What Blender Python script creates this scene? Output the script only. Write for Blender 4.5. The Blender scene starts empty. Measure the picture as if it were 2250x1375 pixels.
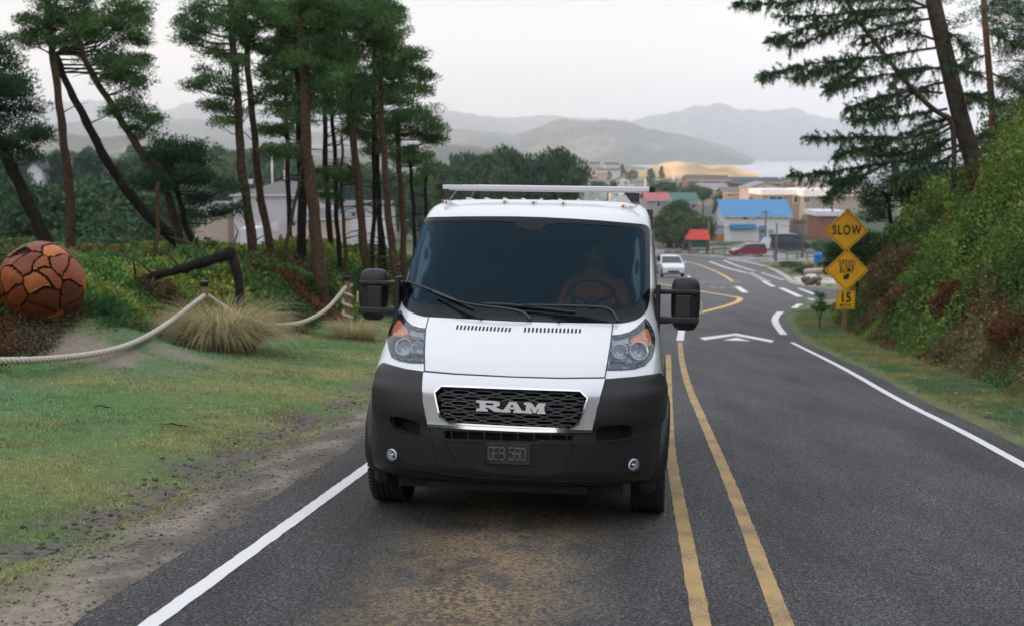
import bpy, bmesh, math, random
import numpy as np
from mathutils import Vector, Matrix
from mathutils.geometry import delaunay_2d_cdt
C = bpy.context.scene
COL = C.collection
R = math.radians
# ---------------- camera ----------------
FPX, CX, CY, HOR, CAMH = 2700.0, 1125.0, 687.5, 345.0, 1.80
PITCH = math.atan((CY-HOR)/FPX)
cam_d = bpy.data.cameras.new('camera'); cam = bpy.data.objects.new('camera', cam_d); COL.objects.link(cam)
cam.location = (0, 0, CAMH); cam.rotation_euler = (math.pi/2-PITCH, 0, 0)
cam_d.sensor_width = 36; cam_d.lens = FPX/2250*36; cam_d.clip_start = .1; cam_d.clip_end = 30000
cam_d.dof.use_dof = True; cam_d.dof.focus_distance = 8.6; cam_d.dof.aperture_fstop = 2.6
C.camera = cam
# ---------------- light ----------------
SUN_EL, SUN_AZ = R(6.5), math.atan2(-.85, -.36)       # azimuth measured from +Y towards +X
sd = Vector((math.sin(SUN_AZ)*math.cos(SUN_EL), math.cos(SUN_AZ)*math.cos(SUN_EL), math.sin(SUN_EL)))
sun_d = bpy.data.lights.new('sun', 'SUN'); sun_d.energy = 4.2; sun_d.angle = R(.6); sun_d.color = (1, .66, .40)
sun = bpy.data.objects.new('sun', sun_d); COL.objects.link(sun)
sun.rotation_euler = sd.to_track_quat('Z', 'Y').to_euler()
w = bpy.data.worlds.new('World'); C.world = w; w.use_nodes = True
nt = w.node_tree; nt.nodes.clear()
wo = nt.nodes.new('ShaderNodeOutputWorld')
sky = nt.nodes.new('ShaderNodeTexSky'); sky.sky_type = 'NISHITA'; sky.sun_disc = False
sky.sun_elevation = SUN_EL; sky.sun_rotation = SUN_AZ; sky.dust_density = 2.0
bg1 = nt.nodes.new('ShaderNodeBackground'); bg1.inputs[1].default_value = .06
nt.links.new(sky.outputs[0], bg1.inputs[0])
tc = nt.nodes.new('ShaderNodeTexCoord'); sep = nt.nodes.new('ShaderNodeSeparateXYZ')
nt.links.new(tc.outputs['Generated'], sep.inputs[0])
rmp = nt.nodes.new('ShaderNodeValToRGB'); e = rmp.color_ramp.elements
e[0].position = 0; e[0].color = (.92, .80, .76, 1)
e[1].position = 1; e[1].color = (1.06, 1.08, 1.13, 1)
for p, c in ((.05, (.88, .785, .755, 1)), (.12, (.70, .665, .655, 1)), (.24, (.56, .555, .565, 1)), (.5, (.82, .87, .95, 1))):
    q = e.new(p); q.color = c
nt.links.new(sep.outputs[2], rmp.inputs[0])
mp = nt.nodes.new('ShaderNodeMapping'); mp.inputs['Scale'].default_value = (1.2, 1.2, 9)
ns = nt.nodes.new('ShaderNodeTexNoise'); ns.inputs['Scale'].default_value = 1.6; ns.inputs['Detail'].default_value = 4
nt.links.new(tc.outputs['Generated'], mp.inputs[0]); nt.links.new(mp.outputs[0], ns.inputs[0])
mr = nt.nodes.new('ShaderNodeMapRange'); mr.inputs['From Min'].default_value = .3; mr.inputs['From Max'].default_value = .7
mr.inputs['To Min'].default_value = .93; mr.inputs['To Max'].default_value = 1.05
nt.links.new(ns.outputs[0], mr.inputs[0])
bg2 = nt.nodes.new('ShaderNodeBackground')
nt.links.new(rmp.outputs[0], bg2.inputs[0]); nt.links.new(mr.outputs[0], bg2.inputs[1])
ad = nt.nodes.new('ShaderNodeAddShader')
nt.links.new(bg1.outputs[0], ad.inputs[0]); nt.links.new(bg2.outputs[0], ad.inputs[1]); nt.links.new(ad.outputs[0], wo.inputs[0])
C.view_settings.view_transform = 'Standard'; C.view_settings.look = 'None'
C.view_settings.exposure = .50; C.view_settings.gamma = 1
C.cycles.max_bounces = 8; C.cycles.transparent_max_bounces = 24; C.cycles.volume_bounces = 1

# ---------------- small helpers ----------------
def tag(o, label=None, cat=None, group=None, kind=None):
    if label: o['label'] = label
    if cat: o['category'] = cat
    if group: o['group'] = group
    if kind: o['kind'] = kind
    return o
def empty(name, loc=(0,0,0), rz=0, label=None, cat=None, group=None):
    o = bpy.data.objects.new(name, None); COL.objects.link(o); o.location = loc; o.rotation_euler = (0,0,rz)
    o.empty_display_size = .1
    return tag(o, label, cat, group)
def copy_tree(o, parent=None):
    c = o.copy(); COL.objects.link(c)
    if parent is not None:
        c.parent = parent
    for ch in [q for q in COL.objects if q.parent == o]: copy_tree(ch, c)
    return c
_mats = {}
def mat(name, col=(.5,.5,.5), rough=.6, metal=0, coat=0, var=0, vscale=3, bump=0, bscale=20, emit=None, spec=.5, trans=0, attr=None, detail=5):
    if name in _mats: return _mats[name]
    m = bpy.data.materials.new(name); m.use_nodes = True; n = m.node_tree; b = n.nodes['Principled BSDF']
    b.inputs['Base Color'].default_value = (*col, 1); b.inputs['Roughness'].default_value = rough
    b.inputs['Metallic'].default_value = metal; b.inputs['Coat Weight'].default_value = coat
    b.inputs['Coat Roughness'].default_value = .05; b.inputs['Specular IOR Level'].default_value = spec
    if emit: b.inputs['Emission Color'].default_value = (*emit[:3], 1); b.inputs['Emission Strength'].default_value = emit[3]
    t = n.nodes.new('ShaderNodeTexCoord')
    if var:
        z = n.nodes.new('ShaderNodeTexNoise'); z.inputs['Scale'].default_value = vscale; z.inputs['Detail'].default_value = detail
        z.inputs['Roughness'].default_value = .65
        n.links.new(t.outputs['Object'], z.inputs[0])
        r = n.nodes.new('ShaderNodeMapRange'); r.inputs['From Min'].default_value = .25; r.inputs['From Max'].default_value = .75
        r.inputs['To Min'].default_value = 1-var; r.inputs['To Max'].default_value = 1+var; n.links.new(z.outputs[0], r.inputs[0])
        h = n.nodes.new('ShaderNodeVectorMath'); h.operation = 'SCALE'; h.inputs[0].default_value = col
        n.links.new(r.outputs[0], h.inputs['Scale']); n.links.new(h.outputs[0], b.inputs['Base Color'])
        if attr:
            a = n.nodes.new('ShaderNodeAttribute'); a.attribute_name = attr; n.links.new(a.outputs['Color'], h.inputs[0])
    elif attr:
        a = n.nodes.new('ShaderNodeAttribute'); a.attribute_name = attr; n.links.new(a.outputs['Color'], b.inputs['Base Color'])
    if bump:
        z = n.nodes.new('ShaderNodeTexNoise'); z.inputs['Scale'].default_value = bscale; z.inputs['Detail'].default_value = 4
        n.links.new(t.outputs['Object'], z.inputs[0])
        u = n.nodes.new('ShaderNodeBump'); u.inputs['Strength'].default_value = 1; u.inputs['Distance'].default_value = bump
        n.links.new(z.outputs[0], u.inputs['Height']); n.links.new(u.outputs[0], b.inputs['Normal'])
    if trans:   # leaves let a little light through
        tr = n.nodes.new('ShaderNodeBsdfTranslucent'); mx = n.nodes.new('ShaderNodeMixShader'); mx.inputs[0].default_value = trans
        src = b.inputs['Base Color'].links[0].from_socket if b.inputs['Base Color'].links else None
        if src: n.links.new(src, tr.inputs[0])
        else: tr.inputs[0].default_value = (*col, 1)
        n.links.new(b.outputs[0], mx.inputs[1]); n.links.new(tr.outputs[0], mx.inputs[2])
        n.links.new(mx.outputs[0], n.nodes['Material Output'].inputs[0])
    _mats[name] = m; return m
def mesh_np(name, V, F, m, parent=None, smooth=False, col=None, k=None):
    """V (n,3), F (f,k) constant-size faces; col (n,3) point colours"""
    V = np.asarray(V, np.float32); F = np.asarray(F, np.int32); k = F.shape[1]
    me = bpy.data.meshes.new(name); me.vertices.add(len(V)); me.vertices.foreach_set('co', V.ravel())
    me.loops.add(F.size); me.loops.foreach_set('vertex_index', F.ravel())
    me.polygons.add(len(F)); me.polygons.foreach_set('loop_start', np.arange(0, F.size, k, dtype=np.int32))
    me.polygons.foreach_set('loop_total', np.full(len(F), k, np.int32))
    if smooth: me.polygons.foreach_set('use_smooth', np.ones(len(F), bool))
    me.update(calc_edges=True)
    if col is not None:
        a = me.color_attributes.new('tint', 'FLOAT_COLOR', 'POINT')
        cc = np.ones((len(V), 4), np.float32); cc[:, :3] = col; a.data.foreach_set('color', cc.ravel())
    me.materials.append(m)
    o = bpy.data.objects.new(name, me); COL.objects.link(o); o.parent = parent
    return o
class MB:
    """collects shapes, builds one mesh object"""
    def __init__(s): s.v = []; s.f = []
    def add(s, V, F):
        n = len(s.v); s.v += [tuple(map(float, p)) for p in V]; s.f += [tuple(i+n for i in f) for f in F]; return s
    def box(s, c, d, rz=0, M=None):
        x, y, z = d[0]/2, d[1]/2, d[2]/2
        P = [(-x,-y,-z),(x,-y,-z),(x,y,-z),(-x,y,-z),(-x,-y,z),(x,-y,z),(x,y,z),(-x,y,z)]
        ca, sa = math.cos(rz), math.sin(rz)
        P = [(a*ca-b*sa, a*sa+b*ca, q) for a, b, q in P]
        if M is not None: P = [tuple(M @ Vector(p)) for p in P]
        P = [(p[0]+c[0], p[1]+c[1], p[2]+c[2]) for p in P]
        return s.add(P, [(0,3,2,1),(4,5,6,7),(0,1,5,4),(1,2,6,5),(2,3,7,6),(3,0,4,7)])
    def tube(s, pts, rad, n=8, cap=True, squash=None):
        pts = [Vector(p) for p in pts]; m = len(pts)
        if not hasattr(rad, '__len__'): rad = [rad]*m
        V = []; F = []; up = Vector((0,0,1)); prev = None
        for i, p in enumerate(pts):
            t = (pts[min(i+1,m-1)]-pts[max(i-1,0)]).normalized()
            if prev is None:
                a = t.cross(up)
                if a.length < .05: a = t.cross(Vector((1,0,0)))
            else: a = prev - t*prev.dot(t)
            a.normalize(); b = t.cross(a); prev = a
            for j in range(n):
                th = 2*math.pi*j/n; V.append(p + (a*math.cos(th)+b*math.sin(th))*rad[i])
        for i in range(m-1):
            for j in range(n): F.append((i*n+j, i*n+(j+1)%n, (i+1)*n+(j+1)%n, (i+1)*n+j))
        if cap: F.append(tuple(range(n))[::-1]); F.append(tuple((m-1)*n+j for j in range(n)))
        return s.add(V, F)
    def prism(s, poly, z0, z1):     # polygon in xy
        n = len(poly); V = [(x,y,z0) for x,y in poly]+[(x,y,z1) for x,y in poly]
        return s.add(V, [tuple(range(n))[::-1], tuple(range(n,2*n))]+[(i,(i+1)%n,n+(i+1)%n,n+i) for i in range(n)])
    def sphere(s, c, r, nu=12, nv=8):
        if not hasattr(r, '__len__'): r = (r,r,r)
        V = []; F = []
        for i in range(nv+1):
            ph = math.pi*i/nv
            for j in range(nu):
                th = 2*math.pi*j/nu
                V.append((c[0]+r[0]*math.sin(ph)*math.cos(th), c[1]+r[1]*math.sin(ph)*math.sin(th), c[2]+r[2]*math.cos(ph)))
        for i in range(nv):
            for j in range(nu): F.append((i*nu+j, (i+1)*nu+j, (i+1)*nu+(j+1)%nu, i*nu+(j+1)%nu))
        return s.add(V, F)
    def lathe(s, prof, c=(0,0,0), axis='z', n=24):   # prof [(r,h)]
        V = []; F = []
        for r, h in prof:
            for j in range(n):
                th = 2*math.pi*j/n; a, b = r*math.cos(th), r*math.sin(th)
                p = {'z':(a,b,h),'x':(h,a,b),'y':(a,h,b)}[axis]; V.append((p[0]+c[0],p[1]+c[1],p[2]+c[2]))
        for i in range(len(prof)-1):
            for j in range(n): F.append((i*n+j, i*n+(j+1)%n, (i+1)*n+(j+1)%n, (i+1)*n+j))
        return s.add(V, F)
    def build(s, name, m, parent=None, smooth=False, bevel=0):
        me = bpy.data.meshes.new(name); me.from_pydata(s.v, [], s.f); me.validate()
        bm = bmesh.new(); bm.from_mesh(me); bmesh.ops.recalc_face_normals(bm, faces=bm.faces)
        if bevel: bmesh.ops.bevel(bm, geom=bm.edges[:], offset=bevel, segments=2, profile=.6, affect='EDGES', clamp_overlap=True)
        bm.to_mesh(me); bm.free()
        if smooth:
            for p in me.polygons: p.use_smooth = True
            if bevel or smooth == 2:
                me.set_sharp_from_angle(angle=R(40))
        me.materials.append(m)
        o = bpy.data.objects.new(name, me); COL.objects.link(o); o.parent = parent
        return o
# value noise
_rng = np.random.default_rng(5); _T = _rng.random((256, 256)).astype(np.float64)
def vnoise(x, y):
    x = np.asarray(x, float); y = np.asarray(y, float); xi = np.floor(x).astype(int); yi = np.floor(y).astype(int)
    fx = x-xi; fy = y-yi; fx = fx*fx*(3-2*fx); fy = fy*fy*(3-2*fy)
    a = _T[xi&255, yi&255]; b = _T[(xi+1)&255, yi&255]; c = _T[xi&255, (yi+1)&255]; d = _T[(xi+1)&255, (yi+1)&255]
    return (a*(1-fx)+b*fx)*(1-fy)+(c*(1-fx)+d*fx)*fy
def fbm(x, y, o=4):
    s = 0; a = .5; t = 0
    for i in range(o): s = s+a*vnoise(x*2**i+17*i, y*2**i+31*i); t += a; a *= .5
    return s/t
def sstep(a, b, x):
    t = np.clip((np.asarray(x, float)-a)/(b-a), 0, 1); return t*t*(3-2*t)
# photograph coordinates (2250 wide) to world
def ray(px, py):
    x = (px-CX)/FPX; y = -(py-CY)/FPX
    return Vector((x, math.cos(PITCH)+y*math.sin(PITCH), -math.sin(PITCH)+y*math.cos(PITCH)))
def at(px, py, Y):
    d = ray(px, py); return Vector((0,0,CAMH))+d*(Y/d.y)
# road profile
_ys = np.array([-80,97,180,260,300,400]); _ss = np.array([.079,.079,.030,.012,0,0])
_yy = np.arange(-80, 3000, 1.0); _sl = np.interp(_yy, _ys, _ss)
_zz = -np.concatenate([[0], np.cumsum((_sl[1:]+_sl[:-1])/2)]); _zz -= np.interp(0, _yy, _zz)
def zroad(x, y):
    y = np.asarray(y, float)
    return np.interp(y, _yy, _zz) - .02*np.clip(x, -9, 9)*(1-sstep(22, 48, y))
def hit(px, py, lift=0):
    d = ray(px, py); lo, hi = .5, 3000.
    for _ in range(60):
        m = (lo+hi)/2; p = d*m
        if CAMH+p.z > float(zroad(p.x, p.y)): lo = m
        else: hi = m
    p = d*lo; return Vector((p.x, p.y, float(zroad(p.x, p.y))+lift))
# ---------------- road outline (plan) ----------------
def hx(px, py): p = hit(px, py); return (p.x, p.y)
RW = [hx(*p) for p in ((2250,1022),(2110,945),(1980,882),(1850,806),(1740,752),(1722,735),(1706,714),(1702,702),(1707,692),(1716,685))]   # right white edge line
def extend(a, b, L):
    d = Vector(b)-Vector(a); d.normalize(); return tuple(Vector(b)+d*L)
RW0 = extend(RW[1], RW[0], 14)
LW0, LW1 = hx(325,1375), hx(815,1020)
LW = [extend(LW1, LW0, 9), LW0, LW1, (-.05, 20), (1.2, 30), (2.9, 42), (3.6, 50), (3.2, 55), (-2, 60)]
def off_line(pts, d):    # offset polyline sideways (plan)
    out = []
    for i, p in enumerate(pts):
        a = Vector(pts[max(i-1,0)]); b = Vector(pts[min(i+1,len(pts)-1)]); t = (b-a).normalized()
        out.append((p[0]+t.y*d, p[1]-t.x*d))
    return out
redge = off_line([RW0]+RW, .32)
far = [hx(*p) for p in ((1745,673),(1775,662),(1810,656),(1900,660),(2020,668),(2400,690))]
ret = [hx(*p) for p in ((2400,640),(2020,630),(1820,633),(1765,630),(1738,622),(1729,611),(1712,600),(1692,590),(1655,579),(1622,573),(1580,567),(1520,563),(1440,562),(1200,562),(900,566))]
ledge = off_line([p for p in LW], -.38)
ROAD = redge+far+ret+[(-22, 92), (-20, 62)]+ledge[::-1]
RP = np.array(ROAD)
def inside(P, x, y):
    x = np.asarray(x, float); y = np.asarray(y, float); r = np.zeros(x.shape, bool); n = len(P); j = n-1
    for i in range(n):
        xi, yi = P[i]; xj, yj = P[j]
        c = ((yi > y) != (yj > y)) & (x < (xj-xi)*(y-yi)/(yj-yi+1e-12)+xi); r ^= c; j = i
    return r
def pdist(P, x, y, closed=True):
    x = np.asarray(x, float); y = np.asarray(y, float); d = np.full(x.shape, 1e9); n = len(P)
    for i in range(n if closed else n-1):
        a = P[i]; b = P[(i+1) % n]; ex, ey = b[0]-a[0], b[1]-a[1]; L = ex*ex+ey*ey+1e-12
        t = np.clip(((x-a[0])*ex+(y-a[1])*ey)/L, 0, 1); d = np.minimum(d, np.hypot(x-a[0]-t*ex, y-a[1]-t*ey))
    return d
def rdist(x, y):
    d = pdist(RP, x, y); return np.where(inside(RP, x, y), -d, d)
_ledg = np.array(ledge); _redg = np.array(redge)
def left_of(x, y):   # left of the near road
    return x < np.interp(y, _ledg[:7, 1], _ledg[:7, 0])+.0
def bedshift(y): return np.interp(y, [12, 16, 20, 24, 30, 45], [-.5, -.1, .75, 1.15, 1.5, 1.5])
def bank_rise(d):
    return .72*np.clip(d-1.25, 0, 2.0)*sstep(.9, 2.2, d) + 1.16*np.clip(d-3.1, 0, 2.9) + .40*np.clip(d-6, 0, 8)
def G(x, y, dd=None):
    """ground height"""
    x = np.asarray(x, float); y = np.asarray(y, float)
    base = zroad(x, y)
    d = rdist(x, y) if dd is None else dd
    nz = (fbm(x*.9+3, y*.9, 3)-.5)
    edge = -.045+.05*sstep(-.30, .12, d+.55*(fbm(x*2.3, y*2.3, 4)-.5)) + .02*(fbm(x*9, y*9, 3)-.5)*sstep(0, .5, d)
    midx = np.interp(y, [0, 30, 60], [1.5, 4, 8])
    L = (x < midx)
    dl = np.interp(y, _ledg[:7, 1], _ledg[:7, 0])-x          # sideways distance left of the road
    verge = .07*np.clip(dl-1.2, 0, 5.4) - .07*np.exp(-((dl-.95)/.30)**2)*sstep(4, 7, y) + .05*nz*sstep(.3, 1.5, dl)
    zl = np.interp(y, [-60,0,10,17,24,33,40,60,110,200,300], [3.5,.8,.1,-.42,-.75,-1.22,-1.9,-4.8,-9.9,-12.6,-14.4])
    zl = zl + .5*(fbm(x*.28, y*.28, 3)-.5) + .12*(fbm(x*1.2, y*1.2, 2)-.5)
    dl = dl+bedshift(y)
    wl = sstep(5.0, 8.0, dl+.9*(fbm(x*.5, y*.5+9, 2)-.5))*(1-sstep(280, 300, y))
    gl = (base+edge+verge)*(1-wl)+zl*wl
    gl = np.where(y > 62, base+edge*0+wl*0+(zl-base)*sstep(2, 14, -x-20+(y-60)*.05), gl)
    gl = gl+.56*np.exp(-(((x+6.5)/1.7)**2+((y-17.0)/1.15)**2)**1.3)
    gl = np.where(y > 62, gl+edge, gl)
    bend = 1-sstep(37, 47, y+.25*(x-9))
    gr = base+edge+bank_rise(d+.5*(fbm(x*.6, y*.6, 2)-.5))*bend*(1+.25*(fbm(x*.35, y*.35+4, 2)-.5)) + .06*nz*sstep(.3, 1, d)
    island = sstep(0, .4, d)*.13*sstep(48, 52, y)*(y < 150)
    z = np.where(L, gl, gr+island)
    # sea side and dunes
    z = np.where(y > 300, -14.4+.6*(fbm(x*.01, y*.01, 3)-.5)*sstep(300, 380, y), z)
    return z
def Gf(x, y): return float(G(np.array([x]), np.array([y]))[0])
SEA = -19.5
def dune(x, y):
    a = np.zeros_like(x)
    for (cx, cy, rx, ry, h) in ((122,900,30,80,13),(155,915,30,80,11),(185,900,22,60,5),(95,960,26,60,6.5),(62,960,24,60,6),(40,1010,22,60,7),(205,800,26,40,3),(238,770,26,40,2.6),(20,1100,60,60,5)):
        a = np.maximum(a, h*np.exp(-(((x-cx)/rx)**2+((y-cy)/ry)**2)))
    return a*(.75+.5*fbm(x*.03, y*.03, 4))
def Gfar(x, y):
    z = G(x, y)
    z = z+dune(x, y)*(y > 500)
    shore = x-np.interp(y, [700,885,1437,2000,3834,8000], [190,200,215,240,300,180])
    return z-(z-SEA+2.5)*sstep(-40, 25, shore)*sstep(620, 760, y+x*.3)
# ---------------- ground sheet: near fine, far coarse ----------------
def axis(segs):
    out = [segs[0][0]]
    for a, b, s in segs:
        n = max(1, int(round((b-a)/s))); out += list(np.linspace(a, b, n+1)[1:])
    return np.array(out)
def leaf_masks(x, y, z):
    d = rdist(x, y); return d
def ground_mesh():
    xs = axis([(-4500,-700,200),(-700,-120,20),(-120,-34,4),(-34,-14,.8),(-14,12,.16),(12,22,.5),(22,60,2),(60,500,10),(500,5000,250)])
    ys = axis([(-120,-10,10),(-10,3,1),(3,14,.13),(14,38,.2),(38,64,.6),(64,200,3),(200,700,10),(700,2000,25),(2000,6500,250)])
    X, Y = np.meshgrid(xs, ys); x = X.ravel(); y = Y.ravel(); z = Gfar(x, y)
    nx, ny = len(xs), len(ys); i = np.arange((nx-1)*(ny-1)); r = i//(nx-1); c = i % (nx-1); a = r*nx+c
    F = np.stack([a, a+1, a+nx+1, a+nx], 1)
    d = rdist(x, y)
    dl = np.interp(y, _ledg[:7, 1], _ledg[:7, 0])-x
    midx = np.interp(y, [0, 30, 60], [1.5, 4, 8]); L = x < midx
    # colour classes: grass, moss grass, sand, soil, gravel
    n1 = fbm(x*.8, y*.8, 4); n2 = fbm(x*2.5+9, y*2.5, 4); n3 = fbm(x*.25+40, y*.25, 3)
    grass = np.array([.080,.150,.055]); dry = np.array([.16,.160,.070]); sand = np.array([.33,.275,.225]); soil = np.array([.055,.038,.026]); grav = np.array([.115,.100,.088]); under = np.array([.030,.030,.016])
    col = grass+(dry-grass)*np.clip((n1-.42)*3.2, 0, 1)[:, None]
    blu = np.array([.07,.145,.085]); w_ = (sstep(3.2, 5.5, dl)*sstep(.35, .6, n3))[:, None]; col = col*(1-w_)+blu*w_
    def mixin(c, t, W): W = np.clip(W, 0, 1)[:, None]; return c*(1-W)+t*W
    yel = np.array([.18,.17,.065]); col = mixin(col, yel, np.where(L, np.exp(-((dl-1.7)/.7)**2)*.4*(n2*1.4), 0))
    # left: sand shoulder then dark ditch of stones
    wob = dl+.45*(n1-.5)
    col = mixin(col, grav, np.where(L & (y < 60), np.exp(-((wob-.98)/.26)**2)*1.3*sstep(.34, .56, n2), 0))
    col = mixin(col, sand*.72, np.where(L & (y < 60), (1-sstep(.42, .80, wob+.4*(n2-.5)))*1.0, 0))
    col = mixin(col, grav, np.where(L & (y < 60), (1-sstep(.5, .9, wob))*sstep(.44, .58, fbm(x*5, y*1.6+5, 4))*.95, 0))
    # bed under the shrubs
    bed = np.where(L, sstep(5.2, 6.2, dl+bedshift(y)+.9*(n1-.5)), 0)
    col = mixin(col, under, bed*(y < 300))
    sandspot = np.exp(-(((x+5.5)/1.3)**2+((y-15.95)/.42)**2)**1.5)+.8*np.exp(-(((x+4.3)/1.1)**2+((y-16.8)/.35)**2))
    col = mixin(col, sand*.7, np.where(L, sandspot*1.1*sstep(.38, .58, n2), 0))
    # right: verge, stones, bank
    rr = ~L & (y < 52)
    col = mixin(col, np.array([.12,.115,.065]), np.where(rr, .8*sstep(.3, .6, n2), 0))
    col = mixin(col, sand*.6, np.where(rr, np.exp(-((d-.85+.5*(n1-.5))/.28)**2)*1.1*sstep(.42, .6, n2), 0))
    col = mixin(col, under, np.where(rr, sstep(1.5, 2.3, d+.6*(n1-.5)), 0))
    # beyond
    town = np.array([.10,.105,.050]); tn = town+(np.array([.20,.175,.10])-town)*np.clip((fbm(x*.05, y*.05, 4)-.4)*3, 0, 1)[:, None]
    tn = mixin(tn, np.array([.045,.065,.030]), sstep(.5, .62, fbm(x*.02+7, y*.02, 3)))
    col = mixin(col, tn, sstep(58, 75, y))
    isl = (~L) & (y > 46) & (y < 110) & (x < 60); col = mixin(col, np.array([.25,.22,.14]), np.where(isl, .75*n1*1.3, 0))
    dn = dune(x, y); col = mixin(col, np.array([.70,.46,.24]), (y > 500)*sstep(1.0, 4.0, dn)*(1-.6*sstep(.48, .62, fbm(x*.09, y*.09, 4))))
    sh = sstep(-25, 0, x-np.interp(y, [700,885,1437,2000,3834,8000], [190,200,215,240,300,180]))*(y > 700)
    col = mixin(col, np.array([.50,.41,.32]), sh)
    m = mat('ground_soil', (.2,.2,.1), rough=.95, var=.35, vscale=14, bump=.02, bscale=38, attr='tint', spec=.2, detail=8)
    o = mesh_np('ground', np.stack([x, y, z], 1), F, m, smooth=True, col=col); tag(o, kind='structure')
    return o
ground_mesh()
# ---------------- asphalt ----------------
def plan_sheet(name, P, m, lift, step=1.0, kind='structure', zf=None, holes=(), dens=True, parent=None):
    """flat sheet draped on the road profile"""
    P = [tuple(p) for p in P]; pts = []
    for i, p in enumerate(P):
        q = P[(i+1) % len(P)]; L = math.hypot(q[0]-p[0], q[1]-p[1]); n = max(1, int(L/step)) if dens else 1
        for k in range(n): pts.append((p[0]+(q[0]-p[0])*k/n, p[1]+(q[1]-p[1])*k/n))
    nb = len(pts); A = np.array(pts); x0, y0 = A.min(0); x1, y1 = A.max(0)
    gx, gy = np.meshgrid(np.arange(x0+step/2, x1, step), np.arange(y0+step/2, y1, step)); gx = gx.ravel(); gy = gy.ravel()
    k = inside(A, gx, gy)
    if k.any(): gx, gy = gx[k], gy[k]; k = pdist(A, gx, gy) > step*.35; gx, gy = gx[k], gy[k]
    V = [Vector(p) for p in pts]+[Vector((a, b)) for a, b in zip(gx, gy)]
    vo, eo, fo, _, _, _ = delaunay_2d_cdt(V, [(i, (i+1) % nb) for i in range(nb)], [], 1, 1e-5)
    vx = np.array([v.x for v in vo]); vy = np.array([v.y for v in vo]); vz = (zf or zroad)(vx, vy)+lift
    me = bpy.data.meshes.new(name); me.from_pydata(list(zip(vx.tolist(), vy.tolist(), vz.tolist())), [], [tuple(f) for f in fo]); me.update()
    bm = bmesh.new(); bm.from_mesh(me); bmesh.ops.recalc_face_normals(bm, faces=bm.faces)
    if sum(f.normal.z for f in bm.faces) < 0: bmesh.ops.reverse_faces(bm, faces=bm.faces)
    bm.to_mesh(me); bm.free(); me.materials.append(m)
    for p in me.polygons: p.use_smooth = True
    o = bpy.data.objects.new(name, me); COL.objects.link(o); o.parent = parent
    if kind: o['kind'] = kind
    return o
def node(n, t, **kw):
    q = n.nodes.new(t)
    for a, b in kw.items():
        if a.startswith('i_'): q.inputs[a[2:].replace('_', ' ')].default_value = b
        else: setattr(q, a, b)
    return q
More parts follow.
